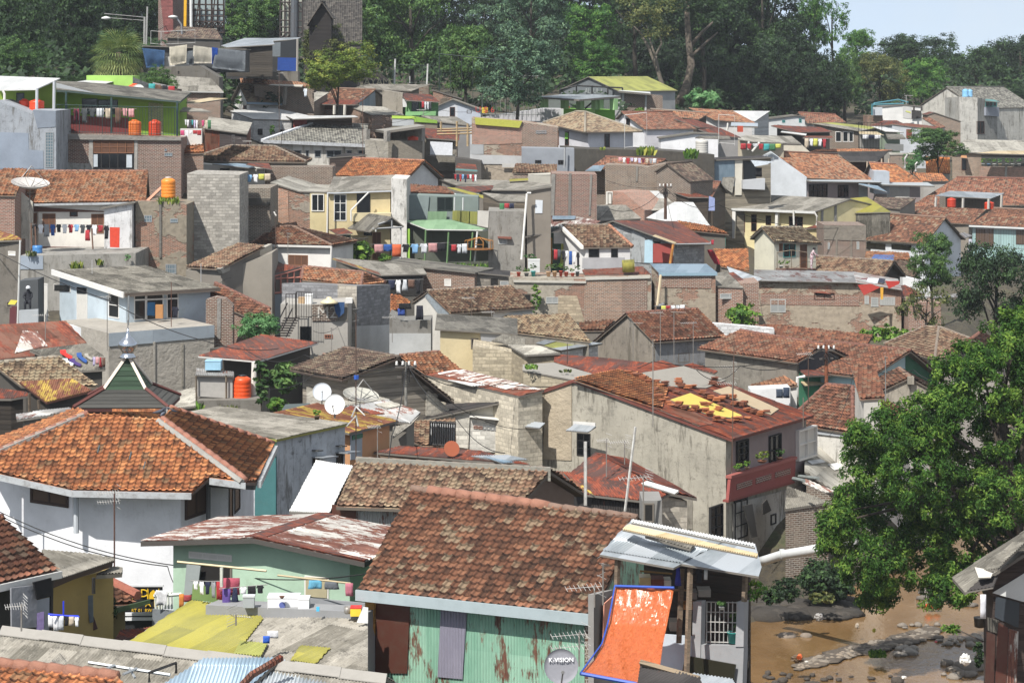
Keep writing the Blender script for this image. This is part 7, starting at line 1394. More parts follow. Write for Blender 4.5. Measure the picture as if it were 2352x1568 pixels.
S('lime green house with a flat top and a small white canopy',[(762,666),(1170,670)],203,4,'pl:a2cb66'); w(750,745,925,815,'b',2,1); w(958,748,1015,788,'gb',2,2); slab([(668,722),(935,738),(1015,716),(760,708)],'c:white','canopy',202,202,10,.08);
S('white block side wing of the lime green house',[(1168,680),(1312,737)],203,3,'bk:bcbab4',d2=206)
washing('tlb slg tp sr tr',755,752,880,752,202.3,'under the small white canopy of the lime green house',55)
tank(1132,738,1246,862,200.6,'e0501f','orange tank beside the white dish on the green terrace roof'); dish(1218,797,56,199.6,'white dish in front of the orange tank on the green roof',(-.05,-1,.3),'d8d8d4',.3)
slab([(1350,740),(1540,780),(1530,765),(1345,725)],'c:zincr','awning',203,203,8,.06); washing('tt:80 sbr:90 jk tr:100',1310,735,1540,765,202.5,'below the awning at the right of the lime green house',95)
S('low open store with red tiles and washing beside the white block wing',[(1345,760),(1560,790)],205,3,'pl:5b4a42',base=CZ-6)
G('low brick house with a ribbed grey asbestos roof near the fan palm',(1560,803),(1972,810),(1860,690),(1480,668),210,24,'br:7d5d4b','c:grey',d2=210,ov=(.3,.3),edge='x:a9a9a4'); w(1560,820,1650,900,'o')
for i,(q,c,l) in enumerate([([(1255,425),(1452,445),(1448,590),(1290,600)],'3f5f84','faded blue tarpaulin at the left end of the shelter row'),([(1492,415),(1648,395),(1640,555),(1500,580)],'cfc8b6','cream tarpaulin with a scalloped edge on the shelter row'),([(1645,455),(1710,445),(1705,570),(1645,570)],'71777b','narrow grey tarpaulin between two cream ones'),([(1705,402),(1880,425),(1870,560),(1815,640),(1700,560)],'c5bfb0','large pale tarpaulin tied in at the bottom'),([(1868,418),(1920,425),(1915,510),(1870,570)],'2450a3','bright blue strip of tarpaulin'),([(1905,425),(2165,450),(2160,632),(1870,600)],'777d82','wide grey tarpaulin at the right end of the shelter row')]):
 ys=[q[0],q[1],q[2],q[3]]; loft([(q[0][0],q[0][1],q[1][0],q[1][1],220.6),((q[0][0]+q[-1][0])/2,(q[0][1]+q[-1][1])/2,(q[1][0]+q[2][0])/2,(q[1][1]+q[2][1])/2,220.4),(q[-1][0],q[-1][1],q[2][0],q[2][1],220.6)],'f:'+c,'tarpaulin',(l,'tarpaulin','tarpaulins on the shelter row'),10,4,.18)
S('long shelter row closed with hanging tarpaulins below the billboards',[(1250,402),(2172,432)],221.5,4,'x:3a3c3e','c:greyd',ov=(.3,.1),base=1640)
S('low whitewashed wall under the cream tarpaulins',[(1460,500),(1700,510)],221,.4,'pl:bdbab2',n='wall',cat='wall')
R('shelter with a curved pale sheet roof behind the tarpaulin row',[(2000,418),(2420,392),(2400,338),(2160,336),(1950,402)],228,226,6,'wd:4a443c','c:zinc',ov=.5,base=CZ-1)
S('mossy concrete retaining wall under the tarpaulin row',[(1382,592),(1760,578),(1932,682)],214,3,'st:6d685e',n='wall',cat='wall'); w(1560,620,1590,660,'o')
S('red brown tiled tower behind the trees at the top left',[(1525,-60),(1632,-60)],262,1.6,'br:653636',d2=265,n='tower',cat='tower'); panel([(1412,-60),(1525,-60),(1530,300),(1450,300)],'bk:85504c','lighter_face','L',.05)
r_=root('billboard','back of a large billboard with a rusty lattice frame and a yellow edge','billboard',W(1810,390,254),'billboards on the hill'); B['r']=r_; vp([(1640,-60),(1985,-60),(1980,265),(1645,255)],'p:93a0a0','panel',254.5,th=.2); vp([(1622,-60),(1648,-60),(1640,290),(1618,290)],'x:d8a51c','yellow_edge',253.6,th=.8)
mb=MB()
for k in range(7): x=1655+53*k; mb.tube([W(x,-60,253.5),W(x,300 if k in(1,5) else 285,253.5)],.09,4)
for y in(-10,40,90,140,190,240,285): mb.tube([W(1645,y,253.5),W(1980,y+5,253.5)],.07,4)
for k in range(6):
 x=1655+53*k; mb.tube([W(x,190,253.4),W(x+53,245,253.4)],.06,4).tube([W(x+53,190,253.4),W(x,245,253.4)],.06,4)
for x in(1720,1860): mb.tube([W(x,300,253),W(x+40,-60,253)],.06,4)
mb.build('lattice','me:3b302c',r_); bars([[(1940,250,254),(1940,420,254)],[(1728,300,254),(1728,400,254)]],.28,'me:4b5053','column',8,True); bars([[(1683,-60,253),(1685,250,253),(1760,262,253)]],.14,'x:d3d3cf','pipe',6)
R('dark tiled roof below the billboard with the yellow edge',[(1450,330),(1960,345),(1905,255),(1570,230)],247,246,16,'pl:4d4944','t:dark')
r_=root('utility_pole','twin grey concrete poles with two lamp arms above the fan palm','utility pole',W(1285,395,238),'utility poles'); mb=MB(); mb.tube([W(1272,390,238),W(1276,150,238)],.1,6).tube([W(1290,395,238),W(1300,60,238)],.08,6); mb.build('pole','rr:a3a29c',r_); MB().tube([W(1278,155,238),W(920,122,240)],.035,4).tube([W(1300,185,238),W(940,158,240)],.035,4).build('arm','me:8a8a88',r_); mb=MB(); mb.smooth=True; mb.lathe([(.05,.2),(.4,.1),(.45,0),(.1,-.12)],W(935,165,240),10); mb.build('lamp_head','x:dcdcd8',r_)
r_=root('street_lamp','bent grey street lamp in front of the red brown tower','street lamp',W(1605,355,248)); MB().tube([W(1605,355,248),W(1600,220,248),W(1560,165,248),W(1530,150,248)],.1,5).build('pole','me:84868a',r_); mb=MB(); mb.smooth=True; mb.lathe([(.08,.2),(.45,.1),(.45,0),(.1,-.15)],W(1525,155,248),10); mb.build('lamp_head','x:d5d5d0',r_)
rail([(1330,392),(1420,400),(1720,385)],232,1.2,'white pipe railing above the tarpaulin row','b9b9b4',step=1.2)
R('patchy low roofs of sheet and planks right of the green terrace',[(1590,905),(1760,905),(2010,868),(1850,862)],198,198,6,'br:6b5645','c:cream',ov=.1,solid=False)
R('low roof of pale sheet over washing beside the green terrace',[(1445,975),(1860,985),(1780,960),(1445,930)],194,194,6,'br:7d6455','c:greyl',ov=.1,solid=False)
washing('slg sw jdg st slv sw',1628,1055,1745,1060,192.5,'on the upper line right of the green terrace',75); washing('hhp sw sw tr tr',1590,1150,1775,1150,191.5,'on the lower line right of the green terrace',45); washing('shp sbe tgn',1775,1060,1860,1060,192.5,'on the short line by the rusty sheet shack',65)
S('shack of vertical rusty corrugated sheets right of the green terrace',[(1790,1128),(2180,1180)],206,4,'c:rustl','c:greyl',ov=(.2,.1),rise=.8); panel([(1935,1150),(2175,1185),(2175,1330),(1935,1300)],'wd:4a4240','dark_front',out=.05); antenna(2070,1215,1290,202,'low antenna in front of the rusty sheet shack','grid',1,60); antenna(2200,1240,1290,202,'white comb antenna beside the low antenna','yagi',-1,60)
G('house with a brown lichen patched hip roof below the rusty sheet shack',(1640,1410),(2700,1425),(2420,1290),(2030,1285),201,22,'pl:8a8273','t:grey',hip=True,d2=201,ov=(.3,.3)); slab([(1870,1445),(2260,1488),(2210,1448),(2090,1440)],'c:bluez','awning',197.5,197.5,8,.06,rootargs=('bluish sheet awning below the lichen patched hip roof','awning')); S('pale walled room under the bluish sheet awning',[(1720,1440),(2330,1490)],198.5,2,'pl:b7b3a8'); w(1940,1485,2025,1525,'k'); w(2110,1500,2160,1600,'k'); washing('tm slb sw ty tbe',2120,1545,2385,1530,181.5,'on the ledge of the dark brick terrace house',85)
slab([(2170,1450),(2400,1495),(2370,1440),(2200,1435)],'c:rust','awning',197,197,8,.06,rootargs=('rust brown awning right of the bluish sheet awning','awning'))
# ---------------------------------------------------------------- top row, centre left
tile(1,0)
R('tall open shed with a pale sheet roof and dark tarpaulin walls',[(-270,398),(390,345),(420,330),(60,340)],243,241.5,5,'x:2a2b2c','c:zinc',ov=.3,base=CZ-1.3)
for q,c,l in(([(25,390),(240,372),(240,500),(30,500)],'6d7478','grey tarpaulin at the open shed below the second billboard'),([(240,368),(392,345),(388,500),(238,502)],'2b2f33','black tarpaulin at the top right corner of the open shed'),([(215,508),(382,512),(378,630),(212,622)],'22458c','deep blue tarpaulin at the bottom right of the open shed')): vp(q,'f:'+c,'tarpaulin',240.3,own=(l,'tarpaulin','tarpaulins on the open shed'))
washing('sn slb sg sb trs jr',0,565,110,575,240,'at the front of the open shed below the second billboard',85)
bars([[(390,345,240),(386,640,240)],[(28,400,240),(28,570,240)]],.1,'x:9a958c','post',5,True)
S('mossy concrete wall under the open shed',[(-60,640),(395,628)],239,2,'st:7d776b',base=1740,n='wall',cat='wall')
G('white house with a lichen grey tiled gable roof below the tarpaulin sheds',(-50,905),(255,915),(150,755),(-130,742),231,24,'pl:cfcdc8','t:lichen',d2=233,ov=(.2,.3)); slab([(-60,918),(255,928),(255,908),(-60,898)],'x:8fa5b5','blue_eave',230.5,232.5,20,.1); w(-90,930,-60,965,'b')
R('strip of rusty orange tiles behind the lichen grey gable',[(-100,760),(160,770),(140,700),(-120,690)],236,236,16,'br:6b5443','t:orangeold',ov=.1)
r_=root('billboard','back of a second narrower billboard with a grey lattice','billboard',W(335,330,250),'billboards on the hill'); B['r']=r_; vp([(258,-60),(438,-60),(432,330),(255,330)],'p:a3a698','panel',250.4,th=.2); mb=MB()
for k in range(6): x=240+39*k; mb.tube([W(x,-60,249.6),W(x-3,335,249.6)],.08,4)
for y in(-40,20,100,180,240,285,325): mb.tube([W(236,y,249.6),W(436,y+4,249.6)],.07,4)
for k in range(4): x=250+45*k; mb.tube([W(x,20,249.5),W(x+45,90,249.5)],.05,4).tube([W(x,330,249.5),W(x+45,285,249.5)],.05,4)
mb.build('lattice','me:4a4442',r_); bars([[(362,-60,249.5),(358,330,249.5)]],.35,'me:5b6064','column',8)
R('big dark tiled temple like roof behind the second billboard',[(425,360),(960,380),(960,-120),(450,-90)],264,264,40,'pl:4d4944','t:black'); S('dark gabled dormer on the temple like roof',[(470,225),(605,15),(700,160)],260,4,'wd:2f2a27','t:black',ov=(.6,.2),base=CZ-4,n='dormer',cat='dormer')
R('small warung stall with a brown roof and lettering under the trees',[(955,702),(1200,712),(1120,640),(985,635)],272,272,12,'wd:3b3631','t:dark'); panel([(985,705),(1195,712),(1195,742),(985,738)],'x:33373a','signboard',out=.25); p,n,e=plane('F'); lettering('AYAM',B['r'],hit(1090,724,p-n*.35,n),e,(0,0,1),1.0,'e:c2bc9c')
for k,(x,t,l) in enumerate([(1243,520,'left white goal post pole by the wooded slope'),(1530,565,'right white goal post pole by the wooded slope')]): mast(x,t,745,275,l,'d8d8d4',lean=8,rad=.1,group='white poles by the trees')
rail([(1230,735),(1560,745)],277,2.0,'net fence between the white goal poles','4a5a52',step=.5); r_=mast(1380,672,735,276,'short white lamp bar between the goal poles','d5d5d0',rad=.05,group=None)
R('long low house with a grey ribbed asbestos roof below the trees',[(885,778),(1395,802),(1562,746),(985,740)],262,262,9,'pl:8a8375','c:grey'); S('brown side wall of the long grey roofed house',[(1460,775),(1545,755)],259,3,'bp:7d6f5c',base=CZ-8)
R('low house with rusty tiles and a brick wall left of the yellowish tree',[(0,740),(545,770),(440,725),(0,690)],233,233,12,'br:6f5a4a','t:orangeold',ov=.1); slab([(130,750),(430,765),(440,748),(160,742)],'x:b5b0a4','white_edge',231.5,231.5,5,.08); garment('shirt','ccd6dc',440,782,478,855,231,'pale shirt hanging on the low brick wall left of the yellowish tree','washing','shirt','laundry'); bars([[(283,765,231.4),(275,925,231.4)]],.16,'rr:7d776c','column',4)
R('grey sheet roof sloping beside the brown tiled house',[(318,935),(470,940),(668,815),(560,808)],236,236,12,'br:6f5a4a','c:greyl')
G('brown tiled house with a rusty front awning and a tin gable',(590,882),(958,888),(1078,790),(706,780),246,24,'c:greyd','t:brown',d2=243,ov=(.2,.2)); panel([(935,880),(1070,805),(1075,945),(935,935)],'c:bluez','tin_gable','R',.05); slab([(488,915),(900,925),(965,882),(565,880)],'c:rust','awning',240,239,9,.07); S('open front room of the brown tiled house',[(490,922),(808,925)],241,3,'br:8a6753'); w(620,930,710,968,'wd',2,1); w(725,935,805,1010,'gr',3,1); bars([[(489,925,239.8),(489,960,239.8)],[(806,925,239),(803,1015,239)],[(714,930,239.3),(712,1010,239.3)]],.12,'x:d5d1c5','post',5,True)
S('stained cement wall beside the green porch',[(1138,795),(1316,822)],243,3,'st:a59b88',n='wall',cat='wall')
R('green porch under a rust brown sheet roof',[(1350,885),(1648,900),(1565,835),(1285,818)],241,241,9,'pl:6f9f68','c:rust',fo=1.2); panel([(1350,985),(1615,980),(1612,1018),(1345,1015)],'pl:7fb077','parapet',out=1.0,th=.2); w(1395,890,1460,985,'dg',1,1); w(1470,895,1570,960,'dg',1,1); washing('tr slg slg jdg',1485,895,1570,900,239.5,'in the green porch under the rust brown roof',65); panel([(1315,870),(1355,885),(1352,945),(1318,945)],'pl:cfd0cc','white_jamb',out=.04); antenna(1500,965,1020,238.5,'comb antenna on the green porch parapet','yagi',-1,60)
R('house with a pale grey sheet roof below the tin gable',[(1035,1012),(1328,1010),(1145,942),(812,925)],236,236,10,'br:8a6753','c:greyl',ov=.15)
S('grey plastered house with a white gable below the net fence',[(1585,947),(1758,874),(2018,968)],250,5,'pl:c3c6ca','c:grey',ov=(.3,.15)); w(1732,945,1778,1028,'b',1,1,name='door'); w(1882,970,1925,1002,'bn',1,1); panel([(1800,900),(2000,962),(2000,1100),(1800,1100)],'pl:aeb6c2','blue_grey_part',out=.03)
S('dark low roof behind the grey house with the white gable',[(1575,790),(1842,870)],257,3,'bp:6b5d4b','c:dark',ov=(.1,.1))
rail([(1640,960),(2330,1030)],262,5.5,'tall green net fence below the leafy trees','3a4a44',step=1.1,r=.03)
r_=root('sign','small yellow sign with red writing by the green net fence','sign',W(2040,1000,246)); B['r']=r_; vp([(2015,948),(2068,948),(2068,998),(2015,998)],'x:c9b23a','board',246,th=.1); lettering('U $ 6',r_,W(2041,970,245.8),(1,0,0),(0,0,1),.8,'e:a8382c'); bars([[(2020,998,246),(2020,1020,246)]],.05,'me:5a5a58','leg')
R('white block house with bright white corrugated roofs',[(-5,1050),(345,1058),(485,1018),(155,945),(-205,978)],226,226,9,'bk:c5c4c0','c:white',ov=.15); w(38,1135,82,1190,'k'); w(238,1142,265,1190,'k'); shrub(140,1090,190,1190,223,'weed','small green shrub against the white block house',leaf=.2,n=16)
R('flat white canopy on dark posts right of the white block house',[(350,1050),(928,1032),(890,1018),(288,1022)],224,224,4,'wd:5a4c42','c:white',ov=.7,fo=1.2); panel([(358,1050),(478,1052),(478,1130),(358,1128)],'x:7a3630','maroon_panel',out=.5)
G('house with a broad ribbed slate grey roof and white bricked arches',(88,1237),(985,1275),(1012,1102),(547,1080),221,18,'st:c9c4b8','t:slate',d2=221,ov=(.4,.2)); q_=B['Q']; mb=MB(); mb.box((q_[0]+q_[3])/2-V((.05,0,.02)),(q_[3]-q_[0])/2,V((.16,0,0)),V((0,0,.12))); mb.build('white_verge','x:c5c8ca',B['r']); gutter('me:b9bcbe',.14)
for k,(a,b) in enumerate([(350,432),(450,500),(530,605),(635,785),(812,878),(915,985)]): panel([(a,1275),(b,1280),(b,1325),(a,1325)],'pl:d5d3cc','arch_head',out=.06); w(a+10,1325,b-8,1388,'g',2 if b-a>120 else 1,1)
S('bare concrete water house with a red tank under a slab',[(985,1235),(1178,1245),(1492,1240)],216,5,'rr:a29a89'); panel([(1190,1240),(1490,1240),(1490,1410),(1190,1410)],'rr:7f7665','darker_wall',out=.04); slab([(930,1128),(1165,1155),(1512,1108),(1160,1040)],'x:8b8880','slab',216,214,4,.2,ia=1,ib=2); bars([[(1180,1155,215),(1178,1250,215)],[(1000,1140,217),(998,1240,217)],[(1485,1115,216),(1485,1245,216)]],.28,'rr:979186','column',4,True); tank(1360,1200,1456,1262,217.5,'d8471f','low red tank under the bare concrete slab')
S('stained room with a lime green painted roof edge',[(1222,1028),(1420,1034),(1622,1072)],231,4,'st:857a64'); panel([(1222,1020),(1420,1026),(1420,1048),(1222,1045)],'x:a3c04c','lime_fascia',out=.12); panel([(1420,1026),(1622,1062),(1622,1088),(1420,1075)],'x:7da03c','lime_fascia',out=.12); panel([(1225,1045),(1415,1050),(1415,1110),(1225,1110)],'pl:9fa4a6','grey_bay',out=.05)
R('house with a grey flat tile roof and white verge by the bamboo racks',[(1620,1072),(1925,1108),(1792,1030),(1480,1020)],232,231,10,'pl:7d7d7c','c:grey',ov=.15)
r_=root('bamboo_rack','bamboo drying rack standing on the grey roofs','drying rack',W(1760,1290,219)); mb=MB()
for x,t,b in((1655,1075,1150),(1795,1070,1290),(1890,1090,1290)): mb.tube([W(x,t,219),W(x,b,219)],.09,4)
for y in(1140,1160,1185): mb.tube([W(1620,y,219),W(1925,y-8,219)],.07,4)
mb.build('poles','wd:b8a07a',r_)
S('small shop house with a rust roof and a white banner',[(1500,1215),(1812,1237)],222,5,'st:938b7c','c:rust',ov=(.5,.2),rise=.7); vp([(1560,1248),(1757,1258),(1755,1370),(1558,1368)],'f:d5d8dc','white_banner',220.8,own=('white cloth banner under the rust roof of the small shop house','banner')); panel([(1558,1372),(1780,1376),(1778,1510),(1560,1505)],'rr:857f70','low_wall',out=.5,th=.5); slab([(1540,1372),(1785,1380),(1780,1362),(1550,1360)],'c:greyd','ledge',220,220,4,.08)
S('cluttered dark back yard below the small shop house',[(1780,1390),(2010,1420)],219,3,'pl:55504a'); slab([(1780,1480),(1975,1500),(1960,1450),(1800,1440)],'c:rust','awning',214,214,8,.08); washing('sr sn sr slb sn sr sw sr sw',1770,1535,1970,1540,205,'on the packed rail below the small shop house',55); slab([(1780,1500),(1975,1512),(1975,1498),(1790,1488)],'c:teal','teal_awning',212.5,212.5,8,.08)
R('low stained sheds with scrap sheet roofs left of the orange gable',[(370,1480),(700,1465),(660,1450),(360,1410)],207,207,8,'br:5e4a3c','c:greyl',ov=.15); R('dark sheet roofs below the slate grey roof',[(660,1390),(1000,1365),(960,1355),(820,1350)],211,211,6,'wd:4a3d36','c:dark',ov=.1); slab([(200,1525),(720,1530),(720,1515),(200,1512)],'c:lime','yellow_edge',205,205,8,.1); dish(700,1465,32,206,'small rusty dish left of the orange gable',(-.6,-1,.1),'6a5a52',.6)
S('brown brick sheds packed above the grey corrugated wing',[(60,1470),(700,1470)],199,3,'br:6b5546')
antenna(228,640,1170,222,'tall antenna mast before the white corrugated roofs','yagi',1,40,c='6a5a50'); antenna(965,800,1390,212,'tall rusty mast before the bare concrete house','yagi',1,6,c='6a4a3c'); mast(240,1070,1330,214,'leaning dark mast before the slate grey roof','4a4440',lean=25)
# ---------------------------------------------------------------- top row, centre right
S('tall brick house with a lime tarp along its top and a grey base',[(1925,1043),(2370,1075),(2690,1122)],221.5,7,'bp:a89880'); panel([(1930,1090),(2368,1120),(2368,1265),(2040,1275),(1930,1270)],'br:a5705a','red_brick',out=.04); panel([(2372,1080),(2685,1125),(2680,1300),(2372,1300)],'br:785644','brown_brick',out=.05); panel([(1910,1272),(2030,1275),(2030,1360),(1910,1360)],'pl:a3a6a6','grey_patch',out=.06); panel([(1910,1362),(2370,1375),(2370,1450),(1910,1445)],'pl:b5b6b4','grey_base',out=.07); panel([(1952,1036),(2372,1068),(2345,1128),(1958,1098)],'f:a9a94a','lime_tarp',out=.25,th=.2)
tile(2,0); w(258,1152,350,1178,'gb',8,1,out=.1); panel([(-40,1440),(130,1445),(130,1475),(-40,1475)],'pl:bdbab2','base_strip',out=.3)
S('plain grey painted wall below the tall brick house',[(132,1302),(596,1312)],217.5,3,'pl:8b9198'); w(250,1412,305,1440,'k',3,1); w(452,1412,520,1450,'k',3,1); bars([[(515,1300,217),(510,1480,217)]],.08,'x:9a9c9c','pipe')
S('grey wall carrying the left part of the green pavilion',[(-215,1032),(316,958),(506,960)],270,4,'pl:bdbcbf',ov=(0,0)); rail([(-215,1030),(312,1030)],269.5,4.2,'grey steel fence beside the green pavilion','8d918e',step=.45,r=.03)
S('green roofed pavilion with square pillars and a low green wall',[(504,960),(955,972)],268,5,'pl:86c04a',base=CZ-11,n='pavilion',cat='pavilion'); panel([(655,962),(778,965),(778,1040),(655,1010)],'pl:a9d884','pale_green_bay',out=.05); panel([(782,966),(955,972),(950,1095),(782,1030)],'pl:6fae3e','green_bay',out=.05)
slab([(258,852),(640,878),(1005,848),(770,832),(500,833)],'c:zinc','canopy',266.5,267.5,4,.18,ia=0,ib=2)
for x,t,b in((332,870,952),(512,862,958),(648,875,962),(783,860,966),(820,880,962),(945,870,970)): bars([[(x,t,267.2),(x,b,267.2)]],.42,'pl:9fc98a','pillar',4)
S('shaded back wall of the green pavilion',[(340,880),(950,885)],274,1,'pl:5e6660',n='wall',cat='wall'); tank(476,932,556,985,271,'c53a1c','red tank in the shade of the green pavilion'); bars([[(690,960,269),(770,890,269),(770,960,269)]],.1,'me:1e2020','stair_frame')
S('hall with a mossy yellow green roof and a grey gable under the dark trees',[(452,797),(720,676),(988,804)],285,9,'pl:9a9c9a','c:lime',d2=278,ov=(.5,.2)); panel([(480,790),(720,700),(950,800),(950,850),(480,850)],'p:6d7274','mesh_gable',out=.3); bars([[(470,790,277),(470,830,277)],[(615,755,277),(615,830,277)],[(753,755,277),(753,830,277)],[(892,765,277),(892,830,277)],[(1022,775,277),(1022,800,277)],[(470,792,277),(615,756,277),(1022,776,277)]],.08,'me:26292a','steel_frame')
p,n,e=plane('F'); lettering('AL JUL L',B['r'],hit(770,805,p-n*.5,n),e,(0,0,1),.8,'e:8f9692')
S('brown brick wall of the hall below the yellow green roof',[(1022,812),(1235,830),(1375,845)],277,4,'br:6b4d3f'); panel([(1018,812),(1038,812),(1030,985),(1012,985)],'rr:b5b5b0','column',out=.1); panel([(1222,830),(1238,830),(1232,975),(1216,975)],'rr:b5b5b0','column',out=.1); slab([(985,800),(1270,825),(1265,812),(1000,795)],'x:b9bcba','white_gutter',276,276,4,.2)
shrub(1130,955,1220,1000,262,'weed','bright green bush at the foot of the hall brick wall',leaf=.35,n=30)
G('white house with a pale lichen hip roof whose corner faces the camera',(318,1083),(690,1165),(694,986),(612,984),237,24,'pl:c3c3c8','t:lichen',d2=229,hip=True,ov=(.6,.6)); w(515,1160,550,1285,'b',1,1); w(440,1150,462,1280,'b',1,1); w(862,1182,908,1300,'b',1,1,'R'); panel([(518,1170),(545,1172),(545,1225),(518,1225)],'x:6fae3e','green_pane',out=.06)
S('long dark mossy retaining wall with tufts of plants',[(598,1312),(1000,1318),(1385,1330),(1832,1362)],224.5,9,'st:4f4b42',d2=226,n='wall',cat='wall'); tuft(1150,1280,1300,1370,223.6,'strap leaved plants hanging over the dark retaining wall','yell',60,wd=.12); tuft(1570,1300,1680,1400,223.9,'second clump of strap leaved plants on the dark retaining wall','weed',50,wd=.12); tuft(820,1290,870,1325,223.8,'small yellow moss clump on the dark retaining wall','yell',30)
S('house with a red tiled gable roof and a white end wall',[(955,1047),(1013,990),(1217,1140)],249,5.5,'pl:d3d4d6','t:red',d2=243.5,ov=(.3,.25)); w(1055,1040,1088,1150,'b',1,1); panel([(1215,1145),(1470,1155),(1470,1300),(1215,1300)],'pl:d0cdd0','front_wall','R',.04); w(1312,1185,1362,1300,'b',1,1,'R')
R('house with orange tiles beside the red tiled gable roof',[(1425,1108),(1620,1116),(1510,1008),(1275,1000)],251,250,20,'pl:a9a8a4','t:orangeold'); R('row of old orange tiles with a dark gable under the wood',[(1440,1025),(1700,1052),(1785,998),(1265,963)],258,257,14,'wd:4a4038','t:orangeold'); capline([(B['Q'][3],B['Q'][2])],'t:grey',B['r'])
slab([(1480,1048),(1700,1125),(1880,1130),(1660,1055)],'c:rust','awning',247,247,10,.08,rootargs=('upper maroon awning between the orange tiled roofs','awning')); R('shed under the lower maroon sheet roof above the white tank',[(1690,1140),(1840,1192),(2068,1212),(1885,1130)],243,242,10,'pl:8d8a86','c:rust')
R('big house with broad orange tiles and a grey gutter under the wood',[(1835,1058),(2202,1088),(1992,975),(1602,950)],262,262,16,'pl:c5c3be','t:orangeold',ov=.5); slab([(1975,1110),(2215,1115),(2215,1085),(1980,1080)],'x:8b949b','gutter',259,259,40,.15); bars([[(1952,1085,260),(1945,1150,260)]],.1,'x:d5d3cc','downpipe'); bx(2040,1112,2085,1165,257,1,'x:b04a32','red_box')
R('house with a bright white sheet roof and pale plank gable',[(1988,1040),(2190,1070),(2322,980),(1985,977)],271,270,12,'wd:b5b8b8','c:white',ov=.2);
S('low white shed with a curved canopy beside the white tank',[(1345,1217),(1655,1172),(1880,1183)],238,4,'pl:dcdcdc','c:greyd',ov=(.2,.15)); slab([(1660,1215),(1975,1225),(1960,1200),(1700,1198)],'c:greyd','canopy',232,232,6,.08); tank(1665,1222,1778,1352,229,'b9b6ae','large dull white tank on the dark retaining wall')
rail([(1040,1320),(1235,1295)],228,3.0,'white frame rail on the retaining wall','d5d5d0',step=2.0)
R('open shelter with a pale sheet roof on white posts',[(2010,1225),(2190,1252),(2470,1262),(2385,1196),(2100,1190)],250,250,7,'pl:b5a98c','c:greyl',ov=.3,fo=1.5); bars([[(2020,1228,249),(2015,1395,249)],[(2135,1245,249),(2130,1320,249)],[(2230,1255,249),(2165,1335,249)]],.1,'x:d5d3cc','post',5,True)
rail([(1870,1275),(2010,1285)],226,2.6,'white railing beside the white tank','d5d5d0',step=1.0)
washing('hr sr slg sr tt tgn ty',2060,1265,2420,1270,248,'under the pale sheet shelter on white posts',50)
G('low brick house with a red tiled roof and washing along the ridge',(690,1503),(1235,1490),(1402,1406),(868,1384),221,22,'br:6f5a4a','t:red',d2=221,ov=(.1,.1)); slab([(690,1508),(830,1508),(868,1455),(760,1460)],'c:bluez','tin_sheet',219.8,219.8,22,.05)
washing('tp sw sr:80 slv sw slv sm sbe sg tlg',985,1388,1320,1400,221.5,'along the ridge of the red tiled brick house',45)
S('dark stained brick wall below the washing on the ridge',[(868,1452),(1145,1462),(1240,1475),(1410,1440)],218.5,4,'br:75614f',d2=218); panel([(1140,1462),(1160,1462),(1155,1600),(1138,1600)],'rr:8a8478','column',out=.06)
S('dark tiled gable falling away beside the stained brick wall',[(1300,1510),(1412,1440),(1620,1600)],217,4,'br:5e4d40','t:dark',ov=(.2,.1),d2=215)
S('patchwork shack of tin and a light blue sheet',[(1440,1428),(2015,1402),(2345,1388)],226,5,'wd:8a8272','c:dark',ov=(.3,.1),d2=227); panel([(1800,1425),(2010,1408),(2010,1640),(1795,1640)],'c:bluez','blue_sheet',out=.08,label='large light blue tin sheet'); panel([(1665,1470),(1795,1450),(1795,1600),(1660,1600)],'c:zincr','tin_sheet',out=.06); panel([(1520,1460),(1620,1470),(1620,1600),(1520,1600)],'c:rust','rust_sheet',out=.05); panel([(2012,1410),(2078,1408),(2070,1720),(2010,1720)],'pl:cfc9b5','cream_column',out=.1); w(2085,1420,2200,1640,'k',1,1); tile(2,1); panel([(2068,130),(2262,112),(2260,212),(2068,205)],'pl:b5b8ba','balcony_box',out=.8,th=.8); panel([(1900,105),(2010,100),(1985,245),(1890,180)],'c:greyl','leaning_sheet',out=.2)
tile(2,0); loft([(2150,1412,2345,1425,223.5),(2170,1440,2300,1448,223),(2190,1470,2330,1445,222.6)],'f:cfd6dc','white_sheet',('white cloth awning sagging at the patchwork shack','awning'),8,4,.2); garment('towel','141418',2195,1478,2250,1560,223,'black cloth hanging under the sagging white awning','washing','cloth','laundry')
R('low roofs of old tiles and sheets between the brick house and the retaining wall',[(50,1522),(440,1528),(445,1452),(78,1448)],211,211,14,'br:74594a','t:grey',ov=.1); slab([(25,1600),(190,1590),(190,1570),(25,1580)],'c:yellow','yellow_sheet',205,205,10,.06); S('pale shed wall below the old tiles',[(190,1545),(430,1535)],208,3,'pl:b5b09f')
